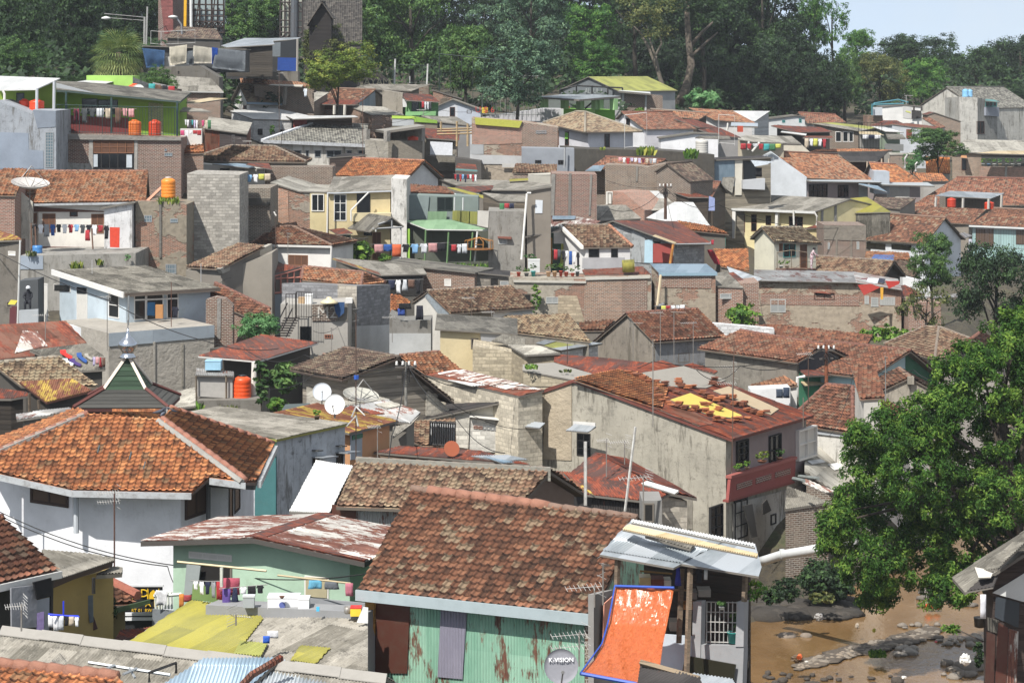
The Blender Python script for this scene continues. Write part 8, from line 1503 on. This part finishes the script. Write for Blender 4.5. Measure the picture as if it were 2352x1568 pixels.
# ---------------------------------------------------------------- top row, right
tile(3,0)
S('large bare concrete house with a slate roof at the right',[(1425,932),(1668,770),(1945,955)],341,11,'st:c3c0b4','t:slate',d2=333,ov=(.15,.1));
S('concrete front block with blue tanks on the large bare house',[(1782,856),(1942,862)],331,4,'st:bfbcb1'); S('grey river side wing of the large bare house',[(1938,862),(2005,872),(2115,905)],331,5,'st:93938c',d2=334); w(2010,895,2110,940,'t',3,1); panel([(2000,945),(2115,945),(2115,1030),(2000,1020)],'pl:8d94a0','grey_bay',out=.3,th=.3); slab([(2010,890),(2140,900),(2090,880),(2005,872)],'c:teal','teal_awning',331,331,8,.08); w(1935,1070,2000,1180,'b',2,1)
tank(1806,785,1862,855,333,'7db3d8','left pale blue tank on the large bare concrete house'); tank(1850,788,1898,855,334,'86b9dc','right pale blue tank on the large bare concrete house')
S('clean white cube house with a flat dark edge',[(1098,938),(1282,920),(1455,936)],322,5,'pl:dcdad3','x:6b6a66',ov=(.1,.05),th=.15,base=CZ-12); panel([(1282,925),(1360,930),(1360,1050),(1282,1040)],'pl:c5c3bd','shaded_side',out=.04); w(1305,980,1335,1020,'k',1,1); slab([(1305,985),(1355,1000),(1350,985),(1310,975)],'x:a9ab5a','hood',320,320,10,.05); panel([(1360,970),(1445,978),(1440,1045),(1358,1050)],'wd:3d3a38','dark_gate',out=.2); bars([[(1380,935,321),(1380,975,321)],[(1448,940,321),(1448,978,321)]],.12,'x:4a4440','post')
S('terrace with plastic sheeting beside the white cube house',[(970,1020),(1105,1018)],321,4,'bp:7d6a52'); vp([(1010,945),(1102,945),(1102,1018),(1005,1018)],'p:b5b9bc','plastic_sheet',320.5); bars([[(1012,945,323),(1030,912,323),(1240,880,326),(1330,905,326)],[(1012,925,322),(1290,915,323)],[(1012,1018,320),(1012,915,320)]],.1,'me:4f8c98','pergola') ; antenna(1312,840,935,325,'thin mast beside the white cube house','yagi',1,60,c='c5c5c0')
R('stepped red brown roofs below the white cube house',[(985,1112),(1300,1095),(1230,1062),(1115,1062)],312,312,9,'pl:a3aab0','c:rust'); R('long patched rust roof by the small round tree',[(1175,1095),(1560,1140),(1610,1120),(1320,1085)],308,308,8,'pl:b9bec2','c:rustl',ov=.2); panel([(1312,1140),(1360,1140),(1360,1220),(1312,1220)],'me:8a4a38','rust_panel',out=.1)
S('brick lean-to with a rust roof against the bare concrete house',[(1495,1012),(1560,990),(1800,1070)],322,4,'br:7d6450','c:rust',ov=(.1,.1)); R('strip of red tiles leaning on the bare concrete house',[(1450,1040),(1600,1130),(1660,1120),(1520,1035)],316,315,18,'st:b5b2a8','t:red',ov=.1)
S('whitewashed house with a thin dark roof and two small blue windows',[(92,1047),(345,1015),(432,1030)],290,5,'pl:c8cac8','c:greyd',ov=(.2,.15)); w(218,1060,245,1082,'t',2,1); w(366,1048,390,1082,'t',1,2)
G('house with a red tiled roof and grey ridge under the olive trees',(440,1085),(785,1078),(690,1008),(360,993),298,20,'pl:b5b2aa','t:red',d2=298)
R('brick house with an olive yellow and grey sheet roof and three white windows',[(480,1090),(900,1158),(1065,1122),(660,1080)],290,287,7,'br:645446','c:lime',ov=.2); onplane([(490,1090),(900,1158),(980,1140),(600,1088)],*B['pl'],'c:grey','grey_sheets',.06,.04); w(690,1160,742,1252,'w',1,1); w(754,1160,802,1252,'w',1,1); w(808,1162,848,1252,'w',1,1)
R('dark open house with a maroon sheet roof and washing',[(118,1110),(345,1168),(660,1162),(560,1122),(150,1103)],281,280,7,'pl:47413b','c:rust',fo=1.8); slab([(400,1212),(665,1218),(660,1200),(440,1198)],'c:rustl','awning',276,276,8,.08); slab([(205,1165),(430,1195),(435,1180),(215,1155)],'c:white','white_edge',278,278,6,.08); washing('hbe sw ty sw sr',415,1222,610,1225,275,'in the dark open house with the maroon roof',70)
R('gated house with a cream awning and white washing',[(900,1180),(1118,1192),(1055,1162),(895,1160)],285,285,8,'pl:8d8a80','c:cream',fo=1.5); washing('tw tn tw',928,1190,1085,1192,283,'below the cream awning of the gated house',38); rail([(893,1315),(1098,1320)],282.5,2.9,'black bar gate of the cream awning house','202122',step=.3,n='gate')
R('green house with a white roof left of the small round tree',[(1130,1160),(1292,1166),(1120,1120),(1005,1114)],287,287,8,'pl:7b8d74','c:white',fo=1.2); slab([(1150,1222),(1308,1222),(1280,1185),(1130,1180)],'c:greyd','awning',283,283,10,.1); panel([(1115,1265),(1280,1270),(1280,1330),(1112,1325)],'pl:7d7f7c','parapet',out=1.2,th=.2)
R('grey roofed house with coloured washing in its front',[(-75,1255),(388,1268),(302,1200),(-100,1193)],266,266,9,'pl:c5b996','c:grey',fo=1.2); panel([(218,1265),(380,1272),(460,1345),(218,1345)],'pl:c9c0a8','beige_side',out=1.3)
R('strip of orange tiles behind the shaded veranda house',[(465,1338),(1105,1332),(1195,1322),(880,1310),(520,1318)],277,277,10,'pl:a39c8e','t:orange',ov=.1)
R('dark blue black awning roof on thin posts',[(808,1422),(1062,1420),(1155,1335),(700,1345)],262,262,12,'wd:5a4030','c:dark',ov=.6,fo=1.2,base=CZ-13); bars([[(970,1425,261),(968,1505,261)],[(1033,1425,261),(1031,1505,261)],[(1160,1400,261),(1158,1510,261)],[(1097,1400,261),(1095,1490,261)]],.08,'x:b5a590','post',4,True)
R('grey roofed low house behind the dark awning',[(1165,1365),(1400,1362),(1380,1350),(1160,1345)],274,274,6,'br:7d6450','c:greyl',ov=.1)
r_=root('street_lamp','twin bent lamp post beside the orange tile patch','street lamp',W(1395,1510,258)); MB().tube([W(1300,1480,258),W(1302,1400,258),W(1325,1360,258)],.1,5).tube([W(1395,1510,258),W(1395,1450,258),W(1412,1430,258)],.1,5).build('pole','me:b5b5b0',r_)
R('bright new orange tile patch beside the small round tree',[(1488,1530),(1702,1530),(1695,1388),(1483,1378)],280,280,30,'pl:a39c8e','t:new',ov=.1)
G('brick house with a pale ribbed roof and a plant filled balcony at the right edge',(1708,1342),(2600,1356),(2600,1242),(1836,1230),300,16,'br:9a8068','c:greyl',d2=300,ov=(.3,.2)); w(1800,1385,1842,1502,'b',1,1); slab([(1790,1390),(1850,1395),(1845,1372),(1800,1370)],'x:a87a52','hood',299,299,14,.06); slab([(1930,1350),(2400,1362),(2400,1330),(2100,1330)],'c:cream','awning',297,297,8,.1); panel([(1950,1465),(2400,1475),(2400,1600),(1945,1600)],'br:a87c66','lit_parapet',out=1.2,th=.3); panel([(1975,1370),(2400,1375),(2400,1465),(1975,1460)],'x:3a3c38','balcony_shade_panel',out=.05); panel([(2165,1465),(2185,1465),(2180,1600),(2160,1600)],'rr:a9a498','column',out=1.3)  # flat dark panel behind the parapet paints in the shade inside the balcony
for k,(x,kd,c,l) in enumerate([(1990,'weed','b5b5b0','white pot with a low plant at the left end of the brick balcony'),(2040,'mid','6a8aa8','blue pot second from the left on the brick balcony'),(2090,'weed','d5d5d0','pale pot with a thin plant third on the brick balcony'),(2140,'bush','b5a890','tan pot with a round plant left of the balcony column'),(2200,'weed','8a8a88','grey pot right of the balcony column'),(2250,'mid','b5b5b0','pot with a tall dark plant on the brick balcony'),(2310,'bush','a8a8a4','pot at the right edge of the brick balcony')]): potplant(x-22,1395,x+22,1465,295.6,c,l,kd,.3,'pots on the brick balcony')
S('blue painted house with a small red tile roof at the far right edge',[(2110,1052),(2228,982),(2360,1060)],342,6,'pl:9cc4d0','t:red',ov=(.2,.2)); w(2235,1130,2260,1200,'rd',1,1); slab([(2235,1110),(2400,1130),(2380,1095),(2240,1095)],'c:rust','awning',339,339,10,.1); panel([(2110,1140),(2215,1140),(2215,1250),(2105,1250)],'st:85827a','stained_front',out=.1); panel([(2225,1060),(2400,1060),(2400,1250),(2220,1250)],'pl:7fa3c4','blue_front',out=.06)
tile(0,0)
R('rubble of loose orange tiles below the lower washing line',[(1600,1350),(1800,1345),(1790,1255),(1605,1262)],190.5,190.5,14,'br:84604c','t:orange',ov=.1)
S('low whitewashed wall behind the lower washing line',[(1590,1135),(1780,1135)],192.4,.4,'pl:c9c6be',n='wall',cat='wall')
# ---------------------------------------------------------------- trees
full()
T=[(-70,-60,115,190,262,'dark',0,'dark tree filling the top left corner',0),(-15,82,108,178,240,'mid',1,'tree with light green sprays at the left edge',1),(95,-60,245,150,270,'dark',2,'tall deep green tree right of the corner tree',1),(225,-50,385,118,272,'dark',3,'dark tree behind the twin lamp poles',0),(195,62,300,178,250,'bamboo',6,'feathery bamboo behind the fan palm',1),(150,60,225,190,246,'dark',4,'shaded tree left of the fan palm',0),
(508,-25,655,95,262,'mid',2,'glossy tree between the two billboards',0),(325,148,412,228,207,'mid',1,'leafy bush tree beside the lime green house',1),(130,168,205,215,206,'dark',0,'low dark bush behind the curved white roof',0),
(690,95,865,212,232,'yell',1,'yellowish bushy tree right of the open shed',1),(690,55,800,150,262,'olive',4,'olive green tree behind the yellowish tree',0),(750,-20,845,110,285,'dark',3,'dark tree beside the temple like roof',0),(800,-70,1085,185,292,'mid',5,'huge spreading tree with sunlit light green sprays',0),(1000,55,1145,215,270,'mid',4,'tree hanging over the net fence, left one',1),(1085,80,1300,248,262,'grey',2,'grey green leafy tree in front of the wooded slope',1),(1065,2,1160,80,330,'grey',6,'hazy distant treetop against the sky gap',0),(1130,-60,1310,130,310,'grey',5,'tall grey green tree behind the leafy one',0),(1285,0,1425,150,318,'fresh',3,'fresh green tree in the middle of the wood',0),(1300,95,1440,205,312,'fresh',4,'lower fresh green tree above the yellow green hall',0),
(1388,-70,1520,150,322,'dark',6,'tree with a forked pale trunk and a thin dark crown',1),(1500,-90,1720,120,320,'dark',1,'giant tree with a thick pale trunk leaning in the dark wood',1),(1640,-70,1860,120,345,'dark',5,'broad black green tree right of the giant pale trunk',0),(1700,70,1905,265,335,'dark',2,'deep shaded tree in front of the fresh green sliver',0),(1560,170,1700,262,322,'dark',4,'dark low tree behind the grey green shrub',0),(1835,-30,1905,115,360,'fresh',0,'bright fresh green tree rising at the edge of the wood',0),(1882,-12,1940,130,358,'fresh',6,'airy thin tree against the sky',1),
(1918,62,2015,165,380,'fresh',3,'round fresh green tree below the open sky',0),(1895,110,1985,262,352,'mid',1,'mixed green tree at the right end of the wood',0),(1955,112,2085,245,366,'olive',5,'broad olive brown tree in the right wood',0),(2010,70,2195,190,420,'dark',5,'wide dark domed tree on the skyline',0),(2055,128,2175,232,372,'fresh',2,'fresh green tree behind the white cube house',1),(2170,100,2310,250,400,'dark',2,'dark round tree behind the bare concrete house',0),(2255,68,2430,225,415,'dark',5,'tallest dark tree on the skyline at the right edge',0),(2300,185,2420,290,365,'dark',0,'low dark tree at the right edge above the blue house',0),(2195,230,2240,268,352,'weed',3,'small bright tree beside the grey river side wing',0),
(2078,290,2228,372,278,'mid',3,'small round tree in front of the patched rust roof',1),(2072,345,2120,395,262,'bush',1,'light bush by the twin bent lamp post',0),
(2082,532,2195,668,176,'mid',4,'bright leafed tree beside the white gabled house',1),(2180,540,2400,790,168,'dark',5,'large dark leafed tree by the turquoise house',0),(2060,640,2200,790,172,'olive',6,'thin tree in front of the small brick outhouse',0)]
for x0,y0,x1,y1,d,k,ci,l,v in T: tree(x0,y0,x1,y1,d,k,l,ci,lean=random.uniform(-8,8))
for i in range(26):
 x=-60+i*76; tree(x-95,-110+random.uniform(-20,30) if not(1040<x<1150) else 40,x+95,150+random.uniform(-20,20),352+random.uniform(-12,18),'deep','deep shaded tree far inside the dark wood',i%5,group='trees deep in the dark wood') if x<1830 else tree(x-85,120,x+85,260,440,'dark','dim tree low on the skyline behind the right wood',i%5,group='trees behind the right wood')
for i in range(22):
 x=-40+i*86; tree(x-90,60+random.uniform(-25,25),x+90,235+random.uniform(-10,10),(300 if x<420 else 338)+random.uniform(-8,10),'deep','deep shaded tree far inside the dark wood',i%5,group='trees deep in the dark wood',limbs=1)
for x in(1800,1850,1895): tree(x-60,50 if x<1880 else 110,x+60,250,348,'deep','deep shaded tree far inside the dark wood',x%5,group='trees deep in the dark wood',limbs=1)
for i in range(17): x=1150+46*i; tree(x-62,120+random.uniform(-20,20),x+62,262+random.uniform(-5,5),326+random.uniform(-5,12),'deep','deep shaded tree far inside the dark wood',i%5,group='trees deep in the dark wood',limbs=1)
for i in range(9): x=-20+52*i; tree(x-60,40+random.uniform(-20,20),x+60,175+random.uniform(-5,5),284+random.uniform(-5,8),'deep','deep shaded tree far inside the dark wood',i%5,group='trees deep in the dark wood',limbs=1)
for i,(x0,y0,x1,y1) in enumerate([(2030,82,2130,200),(2090,76,2200,200),(2180,118,2290,240),(2240,92,2360,240),(2310,72,2440,240),(1985,120,2080,235),(2140,120,2240,235)]): tree(x0,y0,x1,y1,432,'dark','dim tree low on the skyline behind the right wood',i%5,group='trees behind the right wood',limbs=1)
def trunk(label,pts,r0,r1,tc,brs):
 P=[W(*p) for p in pts]; r=root('tree',label,'tree',P[0]); mb=MB(); mb.smooth=True; mb.tube(P,r0,9,r1)
 for b,ra,rb in brs: mb.tube([W(*q) for q in b],ra,6,rb)
 mb.build('trunk','wd:'+tc,r); return r
r_=trunk('tree with a bare pale trunk leaning left at the foot of the wood',[(1552,250,303),(1575,205,303),(1588,150,304),(1582,100,305),(1578,40,306),(1580,-30,307)],.6,.25,'665c4f',[([(1583,110,305),(1612,75,306),(1650,40,308)],.25,.1),([(1588,130,304),(1625,95,306),(1648,75,307)],.2,.08)])
me=CR[6].copy(); me.materials.clear(); me.materials.append(leafm('dark')); o=link('crown',me,r_); c=W(1605,15,301); o.location=c-r_.location; o.scale=(7.5,5,5)
r_=trunk('tree with a forked grey trunk and rusty young leaves',[(1526,238,300),(1524,205,300),(1512,165,301),(1505,130,301)],.34,.2,'6f675a',[([(1512,168,301),(1490,110,302),(1470,75,303),(1455,60,303)],.22,.08),([(1505,130,301),(1520,100,302),(1515,80,302)],.18,.08),([(1505,130,301),(1495,100,302),(1485,60,303)],.16,.06)])
me=CR[6].copy(); me.materials.clear(); me.materials.append(leafm('olive')); o=link('crown',me,r_); c=W(1480,50,299); o.location=c-r_.location; o.scale=(5.5,4,4.5)
shrub(1565,202,1662,252,300,'bush','grey green rounded shrub at the foot of the pale trunk',leaf=.5,n=60,per=26); fan_palm(273,120,62,222,'fan palm with drooping dry fronds left of the tarpaulin row')
shrub(1360,195,1425,222,296,'dark','dark undergrowth bush left of the forked trunk',leaf=.5,n=40,depth=5)
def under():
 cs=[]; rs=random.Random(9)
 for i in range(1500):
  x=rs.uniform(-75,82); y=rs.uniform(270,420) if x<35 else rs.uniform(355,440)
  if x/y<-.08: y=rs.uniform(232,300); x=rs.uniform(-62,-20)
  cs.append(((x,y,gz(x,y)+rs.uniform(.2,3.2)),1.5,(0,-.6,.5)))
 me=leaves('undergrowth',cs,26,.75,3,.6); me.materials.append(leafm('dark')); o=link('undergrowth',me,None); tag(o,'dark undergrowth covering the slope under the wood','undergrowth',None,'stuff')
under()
def bigtree():
 rs=random.Random(21); d=104; b=W(2440,1500,100); b.z=gz(b.x,b.y)-.3; r=root('broadleaf_tree','big broadleaf tree with glossy green leaves leaning over the river','tree',b)
 lob=[(2130,960,60),(2040,1000,75),(2240,880,105),(2330,790,80),(2000,1080,70),(2110,1080,105),(2240,1030,110),(2340,960,90),(1960,1170,60),(2060,1190,95),(2180,1180,110),(2300,1140,105),(1920,1200,38),(2000,1290,75),(2100,1300,95),(2230,1270,90),(2330,1230,60),(2010,1360,45),(2180,1350,50),(2380,860,70),(2390,1060,80),(2290,1330,40),(1975,1000,30),(1905,1255,30),(2380,740,50),(2190,930,60),(2250,840,45),(2150,1010,60)]
 cs=[]
 for x,y,R in lob:
  c=W(x,y,d+rs.uniform(-2.2,2.4)); rr=R/F*d
  for j in range(int(16+R*.75)):
   u=rs.uniform(-.8,1); t=rs.uniform(0,6.28); s=math.sqrt(1-u*u); o=V((s*math.cos(t),s*math.sin(t),u)); q=rs.uniform(.55,1.08); cs.append((tuple(c+o*rr*q),.3,tuple(o)))
 cs=[(tuple(V(c)-b),a,o) for c,a,o in cs]; me=leaves('crown',cs,66,.16,8,.4,.9,.35,False); me.materials.append(leafm('near')); link('crown',me,r)
 mb=MB(); mb.smooth=True; t1=W(2330,1150,d); mb.tube([b,b.lerp(t1,.5)+V((.3,.4,0)),t1,W(2300,950,d),W(2320,820,d)],.42,8,.1)
 for x,y,R in lob[::2]: e=W(x,y,d); mb.tube([t1.lerp(b,rs.uniform(0,.4)),t1.lerp(e,.5)+V((0,0,.4)),e],.14,5,.03)
 mb.build('trunk','wd:4f463b',r)
bigtree()
tile(3,3)
def spray(pts,label,n,seed):
 P=[W(*p) for p in pts]; r=root('branch',label,'branch',P[0]); MB().tube(P,.03,5,.012).build('twig','wd:4a4036',r); rs=random.Random(seed); cs=[]
 for i in range(n): q=P[-1].lerp(P[-2],rs.uniform(0,1)); cs.append((tuple(q-P[0]),.16,(rs.uniform(-1,1),-.3,.3)))
 me=leaves('foliage',cs,12,.2,seed,.4,.9,.3,False); me.materials.append(leafm('near')); link('foliage',me,r)
spray([(2050,700,88),(1900,790,89),(1780,850,90)],'leafy branch tip hanging beside the plank shack',34,4); spray([(1990,1200,86),(1760,1095,88),(1650,1085,89)],'nearly bare twig with dark leaves over the stony river',7,5); shrub(1900,1180,1990,1420,90,'dark','dark weeds growing on the river side of the plank shack',leaf=.2,n=24)
def stones(n,box,rr,seed,mat,label,flat=1,stuff=None):
 rs=random.Random(seed); mb=MB(); mb.smooth=False
 for i in range(n):
  tt=rs.random(); x,y=(rs.uniform(box[0],box[2]),rs.uniform(box[1],box[3])) if len(box)<5 else (box[0]+(box[2]-box[0])*tt,box[1]+(box[3]-box[1])*tt+rs.uniform(-box[4],box[4])*(.4+tt*(1.4-tt))); a=hit(x,y,V((0,0,CZ-24.4)),V((0,0,1))); s=rs.uniform(*rr)*(1 if rs.random()<.85 else 1.7); b2=bmesh.new(); bmesh.ops.create_icosphere(b2,subdivisions=2,radius=1)
  o=V((rs.random()*9,rs.random()*9,i)); sx,sy,sz=s*rs.uniform(.8,1.4),s*rs.uniform(.8,1.3),s*rs.uniform(.45,.8)*flat
  b0=len(mb.v); vs=[]
  for v in b2.verts: k=1+.35*mnoise.noise(v.co*1.3+o); vs.append(V((v.co.x*sx*k,v.co.y*sy*k,v.co.z*sz*k)))
  if stuff: mb.v+=[a+q for q in vs];
  for f in b2.faces:
   if stuff: mb.f.append([b0+v.index for v in f.verts]); mb.mi.append(0); mb.sm.append(True)
  if not stuff:
   m2=MB(); m2.v=[a+q for q in vs]; m2.f=[[v.index for v in f.verts] for f in b2.faces]; m2.mi=[0]*len(m2.f); m2.sm=[True]*len(m2.f); thing1(m2,'boulder',mat,label,'boulder',a,label)
  b2.free()
 if stuff: o=thing1(mb,stuff,mat,label,stuff); o['kind']='stuff'
stones(200,(420,1400,1560,1120,55),(.04,.12),1,'rr:8a7d6b','mud and pebble bar lying in the middle of the brown river',stuff='gravel_bar')
stones(140,(360,1430,860,1280,45),(.03,.1),2,'rr:94836d','pebble bar in the brown river near the bottom',stuff='gravel_bar')
stones(160,(0,840,820,1000),(.08,.3),3,'rr:4a433a','dark muddy bank below the climbing plants',stuff='mud_bank')
stones(150,(520,1360,1540,1120,50),(.12,.36),31,'rr:5d5142','dark silt bar rising out of the brown river',.16,'silt_bar'); stones(90,(360,1430,860,1270,45),(.1,.3),32,'rr:6a5c4a','low silt bar near the bottom of the river',.16,'silt_bar'); stones(150,(0,840,800,990),(.25,.65),33,'rr:3d372f','dark wet silt along the river wall',.4,'silt_bank')
stones(14,(1220,1240,1420,1320),(.08,.2),4,'rr:9a9082','grey boulder in the small heap right of the grass tuft in the river'); stones(22,(1580,1150,1980,1240),(.07,.18),5,'rr:968c7d','grey boulder in the row of stones by the far right bank'); stones(16,(1640,1380,1960,1520),(.12,.3),6,'rr:8a7f70','dark boulder heaped at the foot of the plank shack'); stones(18,(1420,760,1900,900),(.1,.3),7,'rr:6d6459','boulder on the shady bank beneath the big tree'); stones(9,(1240,1040,1600,1140),(.08,.2),8,'rr:857a6b','wet boulder breaking the fast water'); stones(40,(0,1480,1300,1600),(.05,.16),9,'rr:4d443a','stony shallows at the bottom of the river',stuff='gravel_bar')
for x0,x1,y,l in((175,345,1150,'larger smooth flat rock just above the calm brown water'),(375,485,1150,'smaller smooth flat rock just above the calm brown water')):
 a=hit((x0+x1)/2,y,V((0,0,CZ-24.42)),V((0,0,1))); R_=(x1-x0)/2*SZ/F*a.y; mb=MB(); mb.smooth=True; mb.lathe([(R_,-.1),(R_*.97,.03),(R_*.7,.09),(R_*.2,.12)],a,16); thing1(mb,'flat_rock','rr:8a7a68',l,'rock',a)
tuft(990,1270,1125,1335,107,'grass tuft growing on the river bar','weed',160,'grass_tuft','grass');
def rag(x0,y0,x1,y1,d,c,label,n='rubbish'):
 a,wd_,h=rect(x0,y0,x1,y1,d); b2=bmesh.new(); bmesh.ops.create_icosphere(b2,subdivisions=3,radius=1); m2=MB()
 for v in b2.verts: k=1+.6*mnoise.noise(v.co*2.2+V((x0,y0,0))); m2.v.append(a+V((v.co.x*wd_/2*k,v.co.y*wd_*.4*k,h/2+v.co.z*h/2*k)))
 m2.f=[[v.index for v in f.verts] for f in b2.faces]; m2.mi=[0]*len(m2.f); m2.sm=[False]*len(m2.f); b2.free(); thing1(m2,n,'p:'+c,label,'rubbish',a)
rag(1475,865,1545,915,117,'e05a2a','bright orange plastic scrap caught in the river'); rag(1545,880,1615,918,117,'c8502c','orange and red bag on blue scrap in the river'); rag(500,955,575,1020,112,'8f8c88','grey plastic bag caught on the dark muddy bank'); rag(1785,1312,1880,1412,99,'d5d5d0','white sack dumped by the plank shack'); rag(1015,1085,1045,1120,108,'b9b42c','yellow plastic scrap on the river bar'); rag(1270,1505,1315,1530,100,'d8d4cc','white scrap at the bottom of the river'); rag(865,1040,895,1085,111,'a89c8c','pale bottle in the shallow water'); rag(1460,745,1540,780,121,'b9b6b0','white plastic on the shady bank'); rag(420,1372,450,1386,103.5,'d0cdc4','small white scrap beside the brown rubbish bundle'); rag(1560,1195,1585,1210,105,'b04a58','small pink scrap in the shallow water')
rag(300,1322,405,1388,104,'5c4a34','brown rubbish bundle with an orange scrap by the pebble bar'); o=bpy.data.objects['rubbish']
for o in COL.objects:
 if str(o.get('label','')).startswith('brown rubbish bundle'):
  m2=MB(); m2.tube([W(368,1345,103.5),W(378,1325,103.6),W(388,1335,103.7)],.12,6,.05); m2.build('orange_scrap','p:d0602c',o); break
shrub(340,440,700,860,117,'dark','dark flowering climbers hanging over the river wall',leaf=.2,n=110,per=24,depth=2.2,name='climbing_plants'); shrub(0,720,250,880,111,'dark','weeds on the bank beside the riverside shed',leaf=.15,n=40,depth=1.5,name='weeds'); shrub(1700,600,1960,760,124,'weed','sunlit bushes on the far bank under the big tree',leaf=.2,n=50,depth=2)
r_=root('drain_pipe','long white sewer pipe sticking out over the river','pipe',W(40,500,108)); mb=MB(); mb.smooth=True; mb.tube([W(20,500,111.5),W(95,478,111),W(215,440,110),W(860,330,105)],.2,10); mb.build('pipe','x:c2c4c2',r_)
mb=MB(); mb.smooth=True
for p in((220,438,109.9),(610,370,107)): q=W(*p); mb.tube([q-V((.1,0,-.01)),q+V((.1,0,.02))],.24,10)
mb.build('collars','x:a9aba9',r_)
full()
wire([(-40,560,140),(250,690,120),(480,785,118),(640,800,118)],'long black cable crossing the pale blue house',.2,.02); wire([(-30,1160,80),(420,1300,76),(870,1312,71)],'black cable over the mosque wall and the mint house',.3,.016); wire([(-30,1168,80),(385,1300,76.5),(420,1340,76)],'second black cable below the mosque eave',.3,.016)
wire([(935,835,119),(720,860,118),(600,890,116)],'cable from the wooden gable pole to the kiosk',.3,.02); wire([(935,835,119),(1040,950,110),(1160,1040,105)],'cable from the wooden gable pole down over the white block wall',.4,.02); wire([(935,835,119),(1150,880,123),(1500,830,130),(1890,800,142)],'cable from the wooden gable pole to the dark gable pole',.6,.02); wire([(935,835,119),(700,815,128),(560,800,134)],'cable from the wooden gable pole behind the kiosk',.5,.02)
wire([(1527,430,199),(1650,470,205),(1960,520,214)],'cable from the tangled pole to the cream long house',.8,.02); wire([(1527,430,199),(1400,480,195),(1270,520,188)],'cable from the tangled pole to the brown box room',.8,.02); wire([(1890,800,142),(2100,850,135),(2200,840,132)],'cable from the dark gable pole to the river tree',.6,.02); wire([(1890,800,142),(1700,840,132),(1600,850,128)],'cable from the dark gable pole over the stripped roof',.6,.02)
wire([(300,40,238),(380,60,250),(420,75,260)],'cable from the twin lamp poles to the billboard',.8,.03); wire([(935,835,119),(900,1000,100),(880,1080,95)],'cable from the wooden gable pole down to the maroon roofs',.4,.02)
for P,l in (([(935,835,119),(1010,905,118),(1235,985,123)],'cable from the wooden gable pole to the coarse render window'),([(1527,430,199),(1350,395,205),(1110,380,207)],'cable from the tangled pole over the grey patched roofs'),([(1527,430,199),(1560,560,190),(1640,640,182)],'cable from the tangled pole down to the bluish roof'),([(630,560,179),(520,640,158),(400,650,150)],'cable from the small hip roof to the grey asbestos roof'),([(1890,800,142),(1960,860,130),(1905,1000,118)],'cable from the dark gable pole to the red hip roof'),([(285,105,238),(180,120,225),(20,150,215)],'cable from the twin poles to the left edge wood'),([(1150,240,246),(1000,250,238),(820,285,212)],'cable between the net fence and the rusty mast'),([(720,760,140),(800,720,158),(905,690,166)],'cable from the kiosk to the washing porch'),([(1700,640,182),(1850,600,198),(1960,560,206)],'cable along the cream balcony house')): wire(P,l,.5,.014)
tile(3,3)
shrub(120,640,380,860,114,'dark','dark bank weeds left of the flowering climbers',leaf=.16,n=60,depth=1.6,name='weeds',stem=False); shrub(600,560,860,850,117.5,'dark','shaded creeper right of the flowering climbers under the big tree',leaf=.2,n=70,depth=2,name='creeper',stem=False); shrub(420,760,720,860,114.5,'olive','low brownish weeds at the foot of the flowering climbers',leaf=.14,n=40,depth=1.2,name='weeds',stem=False)
tuft(1500,680,1760,770,125,'grass at the back of the river under the big tree','weed',120,'grass','grass')
